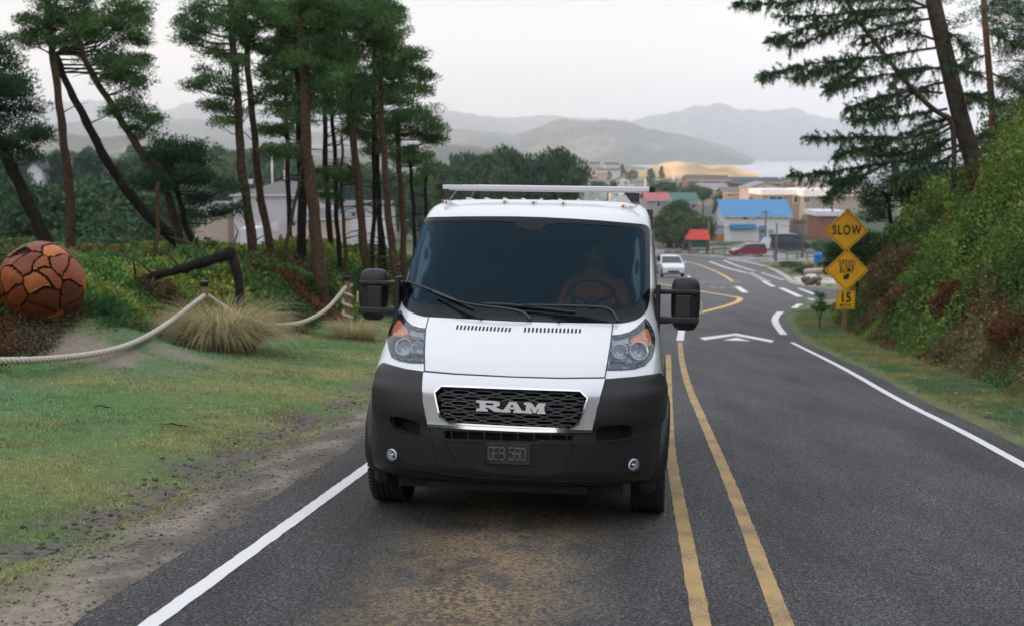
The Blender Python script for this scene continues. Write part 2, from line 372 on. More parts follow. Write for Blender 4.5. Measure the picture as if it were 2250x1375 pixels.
def asphalt_mat():
    m = bpy.data.materials.new('asphalt'); m.use_nodes = True; n = m.node_tree; b = n.nodes['Principled BSDF']; L = n.links.new
    b.inputs['Roughness'].default_value = .82; b.inputs['Specular IOR Level'].default_value = .35
    t = node(n, 'ShaderNodeTexCoord')
    fine = node(n, 'ShaderNodeTexNoise', i_Scale=62, i_Detail=4, i_Roughness=.8); L(t.outputs['Object'], fine.inputs[0])
    cr = node(n, 'ShaderNodeValToRGB'); L(fine.outputs[0], cr.inputs[0]); e = cr.color_ramp.elements
    e[0].position = .40; e[0].color = (.008,.009,.010,1); e[1].position = .66; e[1].color = (.215,.21,.20,1)
    q = e.new(.52); q.color = (.040,.0405,.0415,1)
    big = node(n, 'ShaderNodeTexNoise', i_Scale=.55, i_Detail=5, i_Roughness=.6)
    mpp = node(n, 'ShaderNodeMapping'); mpp.inputs['Scale'].default_value = (2.2, .45, 1); mpp.inputs['Rotation'].default_value = (0,0,R(7))
    L(t.outputs['Object'], mpp.inputs[0]); L(mpp.outputs[0], big.inputs[0])
    mr = node(n, 'ShaderNodeMapRange', i_From_Min=.3, i_From_Max=.7, i_To_Min=.50, i_To_Max=1.42); L(big.outputs[0], mr.inputs[0])
    sc = node(n, 'ShaderNodeVectorMath', operation='SCALE'); L(cr.outputs[0], sc.inputs[0]); L(mr.outputs[0], sc.inputs['Scale'])
    # tan dust in the middle of the near lane (x' along the lane)
    sp = node(n, 'ShaderNodeSeparateXYZ'); L(t.outputs['Object'], sp.inputs[0])
    ax = node(n, 'ShaderNodeMath', operation='MULTIPLY_ADD'); L(sp.outputs[1], ax.inputs[0]); ax.inputs[1].default_value = -.118; L(sp.outputs[0], ax.inputs[2])
    cx = node(n, 'ShaderNodeMath', operation='ADD'); L(ax.outputs[0], cx.inputs[0]); cx.inputs[1].default_value = .95
    ab = node(n, 'ShaderNodeMath', operation='ABSOLUTE'); L(cx.outputs[0], ab.inputs[0])
    r1 = node(n, 'ShaderNodeMapRange', i_From_Min=.15, i_From_Max=.80, i_To_Min=1, i_To_Max=0); L(ab.outputs[0], r1.inputs[0])
    nn = node(n, 'ShaderNodeTexNoise', i_Scale=2.2, i_Detail=6, i_Roughness=.75); L(t.outputs['Object'], nn.inputs[0])
    r2 = node(n, 'ShaderNodeMapRange', i_From_Min=.36, i_From_Max=.54); L(nn.outputs[0], r2.inputs[0])
    fine2 = node(n, 'ShaderNodeTexNoise', i_Scale=34, i_Detail=4, i_Roughness=.8); L(t.outputs['Object'], fine2.inputs[0])
    r3 = node(n, 'ShaderNodeMapRange', i_From_Min=.42, i_From_Max=.60); L(fine2.outputs[0], r3.inputs[0])
    yl = node(n, 'ShaderNodeMapRange', i_From_Min=9, i_From_Max=16, i_To_Min=1.0, i_To_Max=0); L(sp.outputs[1], yl.inputs[0])
    k1 = node(n, 'ShaderNodeMath', operation='MULTIPLY'); L(r1.outputs[0], k1.inputs[0]); L(r2.outputs[0], k1.inputs[1])
    k2 = node(n, 'ShaderNodeMath', operation='MULTIPLY'); L(k1.outputs[0], k2.inputs[0]); L(r3.outputs[0], k2.inputs[1])
    k3 = node(n, 'ShaderNodeMath', operation='MULTIPLY'); L(k2.outputs[0], k3.inputs[0]); L(yl.outputs[0], k3.inputs[1])
    mx = node(n, 'ShaderNodeMix', data_type='RGBA'); L(k3.outputs[0], mx.inputs[0]); L(sc.outputs[0], mx.inputs[6]); mx.inputs[7].default_value = (.30,.20,.10,1)
    # far part of the road is paler and browner
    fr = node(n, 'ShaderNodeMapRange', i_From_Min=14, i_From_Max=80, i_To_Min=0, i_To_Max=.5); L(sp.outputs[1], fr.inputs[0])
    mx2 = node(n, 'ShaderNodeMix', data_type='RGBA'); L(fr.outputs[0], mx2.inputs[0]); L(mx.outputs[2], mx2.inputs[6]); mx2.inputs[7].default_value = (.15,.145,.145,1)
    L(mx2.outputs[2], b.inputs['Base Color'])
    bp = node(n, 'ShaderNodeBump', i_Distance=.006, i_Strength=1.0); L(fine.outputs[0], bp.inputs['Height']); L(bp.outputs[0], b.inputs['Normal'])
    return m
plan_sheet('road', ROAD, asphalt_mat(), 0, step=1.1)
# ---------------- painted lines ----------------
def paint_mat(name, col, wear=.5, dark=(.06,.06,.06)):
    m = bpy.data.materials.new(name); m.use_nodes = True; n = m.node_tree; b = n.nodes['Principled BSDF']; L = n.links.new
    b.inputs['Roughness'].default_value = .7
    t = node(n, 'ShaderNodeTexCoord')
    z = node(n, 'ShaderNodeTexNoise', i_Scale=70, i_Detail=4, i_Roughness=.8); L(t.outputs['Object'], z.inputs[0])
    z2 = node(n, 'ShaderNodeTexNoise', i_Scale=3, i_Detail=3); L(t.outputs['Object'], z2.inputs[0])
    s = node(n, 'ShaderNodeMath', operation='MULTIPLY_ADD'); L(z2.outputs[0], s.inputs[0]); s.inputs[1].default_value = .5; L(z.outputs[0], s.inputs[2])
    r = node(n, 'ShaderNodeMapRange', i_From_Min=.66+.16*wear, i_From_Max=.50+.16*wear); L(s.outputs[0], r.inputs[0])
    r.inputs['To Min'].default_value = 0; r.inputs['To Max'].default_value = .82
    mx = node(n, 'ShaderNodeMix', data_type='RGBA'); L(r.outputs[0], mx.inputs[0]); mx.inputs[6].default_value = (*col,1); mx.inputs[7].default_value = (*dark,1)
    L(mx.outputs[2], b.inputs['Base Color'])
    return m
PW = paint_mat('white_road_paint', (.66,.64,.66), -.2, (.16,.155,.155)); PY = paint_mat('yellow_road_paint', (.40,.25,.095), .85, (.09,.075,.055)); PYF = paint_mat('bright_yellow_road_paint', (.62,.36,.12), -.2)
def chaikin(P, it=2, closed=False):
    P = [Vector(p) for p in P]
    for _ in range(it):
        Q = []; n = len(P)
        if not closed: Q.append(P[0])
        for i in range(n if closed else n-1):
            a, b = P[i], P[(i+1) % n]; Q += [a*.75+b*.25, a*.25+b*.75]
        if not closed: Q.append(P[-1])
        P = Q
    return P
def stripe(pts, wd, m, lift=.004, smooth=2, rag=0, name='road_marking'):
    P = chaikin([Vector(p[:2]) for p in pts], smooth)
    # resample
    Q = [P[0]]
    for a, b in zip(P, P[1:]):
        n = max(1, int((b-a).length/.08)); Q += [a+(b-a)*k/n for k in range(1, n+1)]
    V = []; rnd = random.Random(len(Q)); lat = []
    for i, p in enumerate(Q):
        t = (Q[min(i+1, len(Q)-1)]-Q[max(i-1, 0)]).normalized(); nn = Vector((t.y, -t.x))
        w_ = wd[0]+(wd[1]-wd[0])*i/(len(Q)-1) if hasattr(wd, '__len__') else wd
        for s in (-1, 1):
            r = rag*(rnd.random()-.5); q = p+nn*(s*w_/2+r); V.append((q.x, q.y, float(zroad(q.x, q.y))+lift))
    F = [(2*i, 2*i+1, 2*i+3, 2*i+2) for i in range(len(Q)-1)]
    o = mesh_np(name, V, F, m); 
    o['kind'] = 'structure'; return o
stripe([LW[0]]+LW[1:6], .100, PW, rag=.008)
stripe([RW0]+RW[:5], .100, PW, rag=.005)
stripe(RW[5:], (.17,.22), PW)
yA = [hx(*p) for p in ((1543,1375),(1506,1180),(1484,1060),(1470,980))]; yB = [hx(*p) for p in ((1723,1375),(1610,1075),(1552,940),(1512,850),(1497,790),(1494,752))]
yA0, yB0 = extend(yA[1], yA[0], 8), extend(yB[1], yB[0], 8)
stripe([yA0]+yA+[(2.9,22.5)], .095, PY, rag=.008); stripe([yB0]+yB, .098, PY, rag=.008)
stripe([hx(1494,748), hx(1500,712)], .16, PW)
# speed hump arrowhead
def poly_mark(px, m, lift=.004): return plan_sheet('road_marking', [hx(*p) for p in px], m, lift, step=3)
poly_mark(((1536,742),(1548,747),(1615,737),(1695,752),(1701,748),(1618,732)), PW)
poly_mark(((1590,747),(1618,741),(1650,749)), PW)
# yellow nose and far lines
stripe([hx(*p) for p in ((1300,600),(1480,628),(1540,640),(1600,650),(1630,655),(1620,664),(1590,674),(1540,686),(1470,704))], .24, PYF, smooth=3)
stripe([hx(*p) for p in ((1400,560),(1495,572),(1540,582),(1585,600),(1610,618))], .26, PYF)
for a, b, c_, d_, wq in ((1560,575,1642,600,.5),(1590,572,1660,596,.4),(1676,618,1700,630,.4),(1716,633,1758,652,.45),(1620,630,1638,643,.5),(1756,634,1798,650,.35),(1512,606,1524,622,.3),(1776,656,1792,660,.3),(1758,668,1745,677,.35)):
    stripe([hx(a,b), hx(c_,d_)], wq*.62, PW, smooth=0)
for k in range(5):
    stripe([hx(1650+k*8, 600.5+k*4.2), hx(1653+k*8, 602+k*4.2)], .5, PW, smooth=0); stripe([hx(1676+k*10, 600+k*3.3), hx(1680+k*10, 601.6+k*3.3)], .4, PW, smooth=0)
for k in range(7): stripe([hx(1526+k*15, 619.6), hx(1535+k*15, 619.8)], .6, PW, smooth=0)
for k in range(3): stripe([hx(1560+k*22, 632), hx(1572+k*22, 632.2)], .45, PW, smooth=0)
# =====================================================================
# hills, sea, town
# =====================================================================
def ridge(name, pts, Y, D, base, m, rough=1.0, n=420, rows=34, seed=0):
    P = np.array(pts, float); xs = np.linspace(P[0,0], P[-1,0], n); ys = np.interp(xs, P[:,0], P[:,1])
    V = []
    for r in range(rows+6):
        t = r/(rows-1); back = t > 1
        tt = min(t, 1); hgt = tt*tt*(3-2*tt)*.75+tt*.25 if not back else 1-(t-1)*2.2
        yy = Y-D*(1-t)
        for i in range(n):
            p = at(xs[i], ys[i], Y); x = p.x*yy/Y*(1 if not back else Y/yy); h = (p.z-base)
            u = xs[i]*.004+seed; gl = (fbm(np.array([u*2.2+t*.5]), np.array([t*1.6+seed]), 5)[0]-.5)
            fine = (fbm(np.array([xs[i]*.11]), np.array([t*14+seed]), 4)[0]-.5)
            z = base+h*hgt+h*gl*1.1*math.sin(min(t,1)*math.pi)+h*fine*.10*rough
            V.append((x, yy+gl*D*.25*(1-tt), z if not back else base+h*hgt))
    F = [(r*n+i, r*n+i+1, (r+1)*n+i+1, (r+1)*n+i) for r in range(rows+5) for i in range(n-1)]
    o = mesh_np(name, V, F, m, smooth=True); tag(o, kind='structure'); return o
def hill_mat(name, a, b, sc, c=None):
    m = bpy.data.materials.new(name); m.use_nodes = True; n = m.node_tree; bb = n.nodes['Principled BSDF']; L = n.links.new
    bb.inputs['Roughness'].default_value = 1; bb.inputs['Specular IOR Level'].default_value = 0
    t = node(n, 'ShaderNodeTexCoord'); z = node(n, 'ShaderNodeTexNoise', i_Scale=sc, i_Detail=8, i_Roughness=.62); L(t.outputs['Object'], z.inputs[0])
    r = node(n, 'ShaderNodeValToRGB'); L(z.outputs[0], r.inputs[0]); e = r.color_ramp.elements
    e[0].position = .44; e[0].color = (*a,1); e[1].position = .53; e[1].color = (*b,1)
    if c: q = e.new(.60); q.color = (*c,1)
    z2 = node(n, 'ShaderNodeTexNoise', i_Scale=sc*14, i_Detail=4, i_Roughness=.7); L(t.outputs['Object'], z2.inputs[0])
    mr = node(n, 'ShaderNodeMapRange', i_From_Min=.3, i_From_Max=.7, i_To_Min=.15, i_To_Max=2.1); L(z2.outputs[0], mr.inputs[0])
    sc_ = node(n, 'ShaderNodeVectorMath', operation='SCALE'); L(r.outputs[0], sc_.inputs[0]); L(mr.outputs[0], sc_.inputs['Scale']); L(sc_.outputs[0], bb.inputs['Base Color'])
    return m
ridge('far_hills', [(-500,215),(-200,225),(0,210),(80,222),(150,226),(220,222),(280,229),(330,233),(365,243),(400,230),(430,222),(470,228),(560,238),(700,244),(900,238),(970,244),(1050,255),(1130,260),(1200,254),(1270,259),(1330,262),(1390,266),(1420,256),(1470,250),(1530,245),(1600,239),(1650,244),(1720,250),(1790,256),(1850,262),(1900,268),(2000,275),(2200,290),(2600,300)], 8200, 2500, SEA, hill_mat('far_forest', (.030,.038,.045), (.09,.08,.075), .0012), seed=1)
ridge('mid_hills', [(-500,268),(-200,262),(0,257),(60,262),(130,272),(200,264),(300,277),(350,268),(400,262),(440,262),(480,272),(540,285),(640,300),(700,290),(800,285),(960,284),(1020,286),(1080,291),(1130,297),(1190,277),(1250,266),(1310,269),(1380,275),(1440,285),(1500,297),(1560,312),(1600,325),(1630,338),(1655,349)], 4600, 1500, SEA, hill_mat('mid_forest', (.025,.036,.026), (.065,.062,.040), .0022, (.17,.135,.10)), seed=4)
ridge('near_hills', [(-700,300),(-200,305),(0,295),(60,288),(120,290),(200,302),(300,300),(360,306),(400,322),(500,330),(600,322),(700,328),(900,322),(1000,318),(1100,328),(1200,338),(1290,350)], 2500, 900, -18, hill_mat('near_forest', (.022,.036,.022), (.08,.07,.038), .004, (.19,.145,.09)), seed=9)
# unseen ridge added to the east to keep the low sun off the foreground
def sun_block_ridge():
    V = []; n, k = 60, 15
    for i in range(n):
        s = i/(n-1); c = Vector((-70, -160))*(1-s)+Vector((-140, 215))*s; h = 34*math.sin(math.pi*min(1, .12+s*.95))**.35
        for j in range(k):
            t = j/(k-1)*2-1; x = c.x+t*42; y = c.y+t*8; V.append((x, y, -14+h*(1-t*t)*1.0*(.85+.3*fbm(np.array([s*9.]), np.array([t*3.]), 3)[0])+8*(1-t*t)))
    F = [(i*k+j, i*k+j+1, (i+1)*k+j+1, (i+1)*k+j) for i in range(n-1) for j in range(k-1)]
    tag(mesh_np('sun_block_hill', V, F, hill_mat('ridge_forest', (.03,.05,.025), (.06,.07,.03), .03), smooth=True), kind='structure')
sun_block_ridge()
def sea():
    xs = np.linspace(20, 7500, 40); ys = np.concatenate([np.linspace(700, 2000, 20), np.linspace(2100, 9500, 30)]); X, Y = np.meshgrid(xs, ys); nx = len(xs)
    V = np.stack([X.ravel()-.0*Y.ravel(), Y.ravel(), np.full(X.size, SEA)], 1); i = np.arange((nx-1)*(len(ys)-1)); a = i//(nx-1)*nx+i % (nx-1)
    m = bpy.data.materials.new('sea_water'); m.use_nodes = True; n = m.node_tree; b = n.nodes['Principled BSDF']; L = n.links.new
    b.inputs['Roughness'].default_value = .22
    t = node(n, 'ShaderNodeTexCoord'); mp_ = node(n, 'ShaderNodeMapping'); mp_.inputs['Scale'].default_value = (.004,.022,1); mp_.inputs['Rotation'].default_value = (0,0,R(-14)); L(t.outputs['Object'], mp_.inputs[0])
    z = node(n, 'ShaderNodeTexNoise', i_Scale=1.3, i_Detail=7, i_Roughness=.65, i_Distortion=.6); L(mp_.outputs[0], z.inputs[0])
    r = node(n, 'ShaderNodeValToRGB'); L(z.outputs[0], r.inputs[0]); e = r.color_ramp.elements; e[0].position = .50; e[0].color = (.16,.19,.24,1); e[1].position = .60; e[1].color = (.80,.76,.76,1)
    L(r.outputs[0], b.inputs['Base Color'])
    bp = node(n, 'ShaderNodeBump', i_Distance=.5, i_Strength=.6); L(z.outputs[0], bp.inputs['Height']); L(bp.outputs[0], b.inputs['Normal'])
    tag(mesh_np('sea', V, np.stack([a,a+1,a+nx+1,a+nx],1), m, smooth=True), kind='structure')
sea()
GLW = mat('window_glass', (.04,.055,.07), rough=.12); WHT = mat('white_trim', (.62,.62,.64), rough=.6)
# houses: front wall read off between two photo columns at distance Y, with real depth behind
def house(name, label, Y, x0, x1, eave, ridge_, D, wall, roof, kind='side', wins=(), doors=(), chim=(), trimcol=None, rot=0, over=.35, ground=None, group=None, flat=.5, base=None):
    a = at(x0, eave, Y); b = at(x1, eave, Y); zb = min(Gf(a.x, Y+1), Gf(b.x, Y+1))-.4 if base is None else at(x0, base, Y).z-.3
    Wd = b.x-a.x; cx = (a.x+b.x)/2; ze = a.z; zr = at(x0, ridge_, Y+(D/2 if kind == 'side' else 0)).z
    r = empty(name, (cx, Y, zb), rot, label, 'house' if name.endswith('house') else name.replace('_',' '), group)
    h = ze-zb; mb = MB(); mb.box((0,D/2,h/2), (Wd,D,h))
    if kind == 'gable':
        mb.add([(-Wd/2,0,h),(Wd/2,0,h),(0,0,zr-zb),(-Wd/2,D,h),(Wd/2,D,h),(0,D,zr-zb)], [(0,1,2),(4,3,5)])
    if kind == 'side':
        mb.add([(-Wd/2,0,h),(-Wd/2,D,h),(-Wd/2,D/2,zr-zb),(Wd/2,0,h),(Wd/2,D,h),(Wd/2,D/2,zr-zb)], [(0,2,1),(3,4,5)])
    mb.build('wall', wall, r); H = zr-zb; o = over; mb = MB()
    if kind == 'side':
        for s, y0, y1 in ((1,-o,D/2),(-1,D+o,D/2)):
            dz = (H-h)/(D/2)*o
            mb.add([(-Wd/2-o,y0,h-dz+.03),(Wd/2+o,y0,h-dz+.03),(Wd/2+o,y1,H+.03),(-Wd/2-o,y1,H+.03),(-Wd/2-o,y0,h-dz+.2),(Wd/2+o,y0,h-dz+.2),(Wd/2+o,y1,H+.2),(-Wd/2-o,y1,H+.2)],[(0,1,2,3),(4,5,6,7),(0,1,5,4),(1,2,6,5),(2,3,7,6),(3,0,4,7)])
    elif kind == 'gable':
        for s in (-1,1):
            dz = (H-h)/(Wd/2)*o; e = s*(Wd/2+o)
            mb.add([(e,-o,h-dz+.03),(e,D+o,h-dz+.03),(0,D+o,H+.03),(0,-o,H+.03),(e,-o,h-dz+.2),(e,D+o,h-dz+.2),(0,D+o,H+.2),(0,-o,H+.2)],[(0,1,2,3),(4,5,6,7),(0,1,5,4),(1,2,6,5),(2,3,7,6),(3,0,4,7)])
    elif kind == 'hip':
        q = min(Wd, D)*.42; mb.add([(-Wd/2-o,-o,h),(Wd/2+o,-o,h),(Wd/2+o,D+o,h),(-Wd/2-o,D+o,h),(-Wd/2+q,D/2,H),(Wd/2-q,D/2,H)],[(0,1,5,4),(1,2,5),(2,3,4,5),(3,0,4),(0,3,2,1)])
    else: mb.box((0,D/2,h+(H-h)/2), (Wd+2*o,D+2*o,max(.15,H-h)))
    rf = mb.build('roof', roof, r)
    mb = MB(); mb.box((0,-o-.02,h-((H-h)/(D/2)*o if kind=='side' else 0)+.02),(Wd+2*o+.02,.06,.18)) if kind in ('side','hip') else None
    if kind in ('side','hip'): mb.build('gutter', WHT, rf)
    def q_(px, py): p = at(px, py, Y); return p.x-cx, p.z-zb
    for wn in wins:
        (u0, v1), (u1, v0) = q_(wn[0], wn[1]), q_(wn[2], wn[3])
        mb = MB(); t = .10; mb.box(((u0+u1)/2,-.03,(v0+v1)/2),(u1-u0+.22,.08,v1-v0+.22)); wf = mb.build('window', WHT, r)
        mb = MB(); mb.box(((u0+u1)/2,-.075,(v0+v1)/2),(u1-u0,.03,v1-v0)); mb.build('pane', GLW, wf)
        if u1-u0 > 1.0: mb = MB(); mb.box(((u0+u1)/2,-.095,(v0+v1)/2),(.06,.02,v1-v0)); mb.build('mullion', WHT, wf)
    for dn in doors:
        (u0, v1), (u1, v0) = q_(dn[0], dn[1]), q_(dn[2], dn[3]); mb = MB(); mb.box(((u0+u1)/2,-.04,(v0+v1)/2),(u1-u0,.08,v1-v0)); dr = mb.build('door', dn[4] if len(dn) > 4 else WHT, r)
        if u1-u0 > 2.2:
            for k in (1,2,3): mb = MB(); mb.box(((u0+u1)/2,-.084,v0+(v1-v0)*k/4),(u1-u0-.1,.012,.03)); mb.build('panel_line', mat('panel_shadow', (.30,.30,.32)), dr)
    for c in chim:
        (u0, v1), (u1, v0) = q_(c[0], c[1]), q_(c[2], c[3]); mb = MB(); mb.box(((u0+u1)/2,D/2,(v0+v1)/2),(u1-u0,u1-u0,v1-v0)); mb.box(((u0+u1)/2,D/2,v1+.05),(u1-u0+.15,u1-u0+.15,.12)); mb.build('chimney', c[4], rf)
    return r
def hm(n, c, **k): return mat(n, c, rough=.8, var=.12, vscale=1.5, **k)
W_WHITE = hm('white_siding', (.66,.66,.68)); W_GREY = hm('grey_siding', (.24,.235,.24)); W_PINK = hm('pink_siding', (.38,.31,.31)); W_LILAC = hm('pale_lilac_siding', (.52,.48,.52)); W_BRN = hm('brown_siding', (.12,.08,.06)); W_PEACH = hm('peach_siding', (.52,.40,.34)); W_TAN = hm('tan_siding', (.33,.28,.22)); W_BRICK = hm('red_brick_wall', (.28,.10,.06)); W_BLUE = hm('pale_blue_siding', (.36,.42,.48))
R_BLUE = mat('blue_metal_roof', (.012,.17,.38), rough=.45, var=.06, vscale=2); R_GREY = hm('grey_shingle', (.115,.11,.11)); R_DK = hm('dark_shingle', (.045,.045,.05)); R_NAVY = hm('navy_shingle', (.030,.045,.07)); R_BRN = hm('brown_shingle', (.085,.06,.05)); R_RED = hm('red_roof', (.50,.045,.03)); R_PINK = hm('faded_red_roof', (.38,.10,.11)); R_GRN = hm('green_roof', (.045,.12,.11)); R_WHITE = hm('white_roofing', (.66,.66,.70)); R_LILAC = hm('lilac_shingle', (.20,.19,.21))
BH = house('white_house', 'white two storey house under a bright blue metal roof with a wide garage door', 218, 1592, 1735, 474, 441, 11, W_WHITE, R_BLUE, 'side', wins=[(1632,473,1643,482),(1662,473,1672,480),(1681,471,1689,477)], doors=[(1606,503,1656,529),(1668,507,1678,529,mat('steel_grey_door',(.25,.3,.34))),(1690,505,1700,522,mat('steel_grey_door',()))], over=.5)
for x0, x1, yy in ((1603,1661,497),(1668,1682,500)):
    p, q = at(x0,yy,218), at(x1,yy,218); mb = MB(); bx0 = BH.location; w_ = q.x-p.x; c = ((p.x+q.x)/2-bx0.x, -.45, p.z-bx0.z)
    mb.add([(c[0]-w_/2,-.9,c[2]-.35),(c[0]+w_/2,-.9,c[2]-.35),(c[0]+w_/2,-.05,c[2]+.3),(c[0]-w_/2,-.05,c[2]+.3),(c[0]-w_/2,-.9,c[2]-.45),(c[0]+w_/2,-.9,c[2]-.45),(c[0]+w_/2,-.05,c[2]-.45),(c[0]-w_/2,-.05,c[2]-.45)],[(0,1,2,3),(4,7,6,5),(0,4,5,1),(1,5,6,2),(3,2,6,7),(0,3,7,4)]); mb.build('awning', R_BLUE, BH)
house('garden_shed', 'small pale shed against the left side of the blue roofed house', 219, 1570, 1590, 496, 491, 5, W_BLUE, hm('pale_blue_roof', (.32,.40,.48)), 'side', over=.15)
house('grey_house', 'long grey house with a broad white flat roof band above the slow sign', 245, 1770, 1885, 432, 417, 14, W_GREY, R_WHITE, 'flat', wins=[(1766,434,1778,446),(1808,433,1818,445)], doors=[], over=.6)
house('grey_house', 'tan fronted low house with white flat roof joined behind the blue roof', 250, 1676, 1768, 429, 417, 12, hm('taupe_siding', (.22,.19,.18)), R_WHITE, 'flat', wins=[(1690,432,1720,440),(1744,432,1752,446)], over=.5)
house('brick_garage', 'low brick garage under a white roof behind the slow sign', 228, 1797, 1850, 475, 464, 8, W_BRICK, R_WHITE, 'flat', doors=[(1806,479,1846,491,hm('brown_door', (.16,.07,.05)))], over=.5)
house('gable_house', 'pinkish gabled house rising behind the blue roof', 285, 1646, 1718, 414, 402, 12, W_PINK, R_LILAC, 'gable', wins=[(1676,410,1684,417)])
house('grey_house', 'low grey gabled house left of the pinkish gable', 300, 1592, 1646, 424, 413, 10, W_TAN, R_GREY, 'side', wins=[(1600,427,1606,432)])
house('grey_house', 'grey roofed house just above the trees left of the blue roof', 330, 1540, 1600, 416, 404, 12, W_GREY, R_LILAC, 'side', wins=[(1552,418,1558,423)])
house('brown_house', 'long brown house with a brown roof below the golden dune', 420, 1512, 1604, 397, 386, 14, W_BRN, R_BRN, 'side', wins=[(1540,399,1548,404),(1585,399,1590,404)], chim=[(1568,379,1573,388,W_PEACH)])
house('brown_house', 'long house with a dark blue roof right of the brown roofed house', 430, 1606, 1716, 402, 391, 14, W_BRN, R_NAVY, 'side', wins=[(1625,404,1630,408)], chim=[(1678,384,1684,394,W_WHITE)])
house('red_house', 'house with a faded pink red roof behind the roof bar of the van', 215, 1422, 1470, 440, 425, 10, W_PINK, R_PINK, 'side', wins=[(1444,445,1450,455)], chim=[(1452,419,1458,428,W_BRICK)])
house('green_roof_house', 'house with a dark green roof among the trees', 225, 1474, 1534, 445, 426, 10, W_TAN, R_GRN, 'side', wins=[(1520,450,1528,458)])
house('hip_roof_house', 'large pale lilac two storey building with a grey hip roof behind the pines', 150, 512, 700, 430, 401, 15, W_LILAC, R_GREY, 'hip', wins=[(527,438,535,447),(562,437,570,444),(629,438,638,447),(641,438,648,447)], doors=[(562,488,580,508),(596,487,613,508)], chim=[(512,399,526,408,WHT),(599,378,612,398,WHT)])
house('side_wing', 'cream single storey wing with arched windows left of the lilac building', 158, 424, 500, 462, 446, 12, W_PEACH, R_LILAC, 'side', wins=[(438,476,444,490),(449,478,456,491)])
house('gable_wing', 'peach gabled wing at the right of the lilac building', 143, 640, 745, 482, 462, 10, W_PEACH, R_GREY, 'hip', wins=[(642,488,650,497)], doors=[(653,500,659,528)])
house('grey_roof_house', 'house with a grey roof seen between the right pines', 165, 752, 850, 462, 444, 12, W_WHITE, R_GREY, 'side', wins=[(772,468,782,476)])
house('barn', 'small red brown barn with a white roof edge behind the leaning trunks', 120, 262, 298, 466, 455, 6, W_BRICK, R_WHITE, 'side', wins=[(270,468,276,474)])
house('white_shed', 'long white roofed building low behind the leaning pine trunks', 92, 262, 336, 512, 497, 8, hm('white_sheet', (.60,.62,.66)), R_WHITE, 'side')
house('white_shed', 'white building glimpsed behind the pine trunks above the wooden sphere', 96, 40, 150, 508, 494, 9, W_WHITE, R_WHITE, 'side', wins=[(60,512,68,518)])
house('tan_house', 'tan house with lilac roof left of the upright pine trunk', 118, 78, 124, 468, 452, 8, W_PEACH, R_LILAC, 'side')
house('white_van_shed', 'white panelled shed in front of the lilac building', 128, 528, 560, 508, 502, 4, WHT, R_WHITE, 'flat', over=.05)
house('grey_house', 'far grey roofed house on the left slope among trees', 210, 138, 200, 366, 354, 12, W_WHITE, R_LILAC, 'side')
house('grey_house', 'far pale gabled house at the left edge between trees', 180, 60, 92, 372, 357, 10, W_WHITE, R_DK, 'gable')
TH = []; _r = random.Random(4); cols = [W_WHITE, W_GREY, W_TAN, W_PEACH, W_BRN, W_PINK, W_BLUE]; rfs = [R_GREY, R_LILAC, R_DK, R_BRN, R_WHITE, R_NAVY]
cn = {W_WHITE:'white', W_GREY:'grey', W_TAN:'tan', W_PEACH:'peach', W_BRN:'brown', W_PINK:'pink', W_BLUE:'pale blue'}
rn = {R_GREY:'grey', R_LILAC:'pale grey', R_DK:'dark', R_BRN:'brown', R_WHITE:'white', R_NAVY:'navy'}
for i, (x0, wd, ev, Y_) in enumerate(((1248,34,402,380),(1286,26,396,430),(1316,30,404,400),(1350,36,398,440),(1392,30,406,420),(1240,30,382,600),(1275,26,376,680),(1310,24,380,640),(1338,26,376,720),(1256,24,366,900),(1296,22,362,1000),(1330,30,363,950),(1166,40,392,420),(1200,34,404,330),(1172,44,420,260),(1225,40,418,290),(1290,44,420,280),(1345,40,424,270),(1395,34,428,240),(1462,30,400,500),(1724,30,398,460),(1760,30,402,440),(1800,36,404,420),(1845,30,408,400),(598,34,352,640),(640,30,350,700),(420,30,352,560))):
    wl, rf = _r.choice(cols), _r.choice(rfs)
    TH.append(house('town_house', f'small {cn[wl]} house with {rn[rf]} roof in the distant town', Y_, x0, x0+wd, ev, ev-Y_*0-(7 if Y_ < 500 else 5), 9, wl, rf, _r.choice(['side','side','gable']), wins=[(x0+wd*.2,ev+2,x0+wd*.2+4,ev+6),(x0+wd*.6,ev+2,x0+wd*.6+4,ev+6)] if Y_ < 700 else (), over=.3, group='houses of the distant town'))
for lb in set(h['label'] for h in TH):
    g_ = sorted([h for h in TH if h['label'] == lb], key=lambda h: h.location.x/h.location.y)
    if len(g_) > 1:
        for h, nm in zip(g_, ('leftmost','second','third','fourth') if len(g_) > 2 else ('left','right')): h['label'] = lb+(f', {nm} of its kind')
# parking lot, pavements
LOT = mat('parking_asphalt', (.22,.21,.215), rough=.9, var=.12, vscale=.6)
plan_sheet('parking_lot', [hx(*p) for p in ((1440,561),(1520,562),(1580,566),(1622,571),(1655,577),(1700,588),(1760,592),(1850,588),(1850,562),(1780,548),(1560,541),(1440,541))], LOT, .006, step=4)
plan_sheet('street', [hx(*p) for p in ((1440,540),(1560,540),(1790,547),(1900,556),(1900,546),(1790,538),(1560,530),(1440,530))], mat('street_asphalt', (.15,.15,.155), rough=.9), .006, step=4)
def kerb(name, px, wd, hh, m, smooth=2, lift=0):
    P = chaikin([Vector(hx(*p)) for p in px], smooth); V = []
    for i, p in enumerate(P):
        t = (P[min(i+1,len(P)-1)]-P[max(i-1,0)]).normalized(); nn = Vector((t.y,-t.x))
        for s, z in ((-1,-.1),(-1,hh),(1,hh),(1,-.1)): q = p+nn*(s*wd/2); V.append((q.x,q.y,float(zroad(q.x,q.y))+z+lift))
    F = [(4*i+k, 4*i+k+1, 4*i+k+5, 4*i+k+4) for i in range(len(P)-1) for k in range(3)]
    o = mesh_np(name, V, F, m); o['kind'] = 'structure'; return o
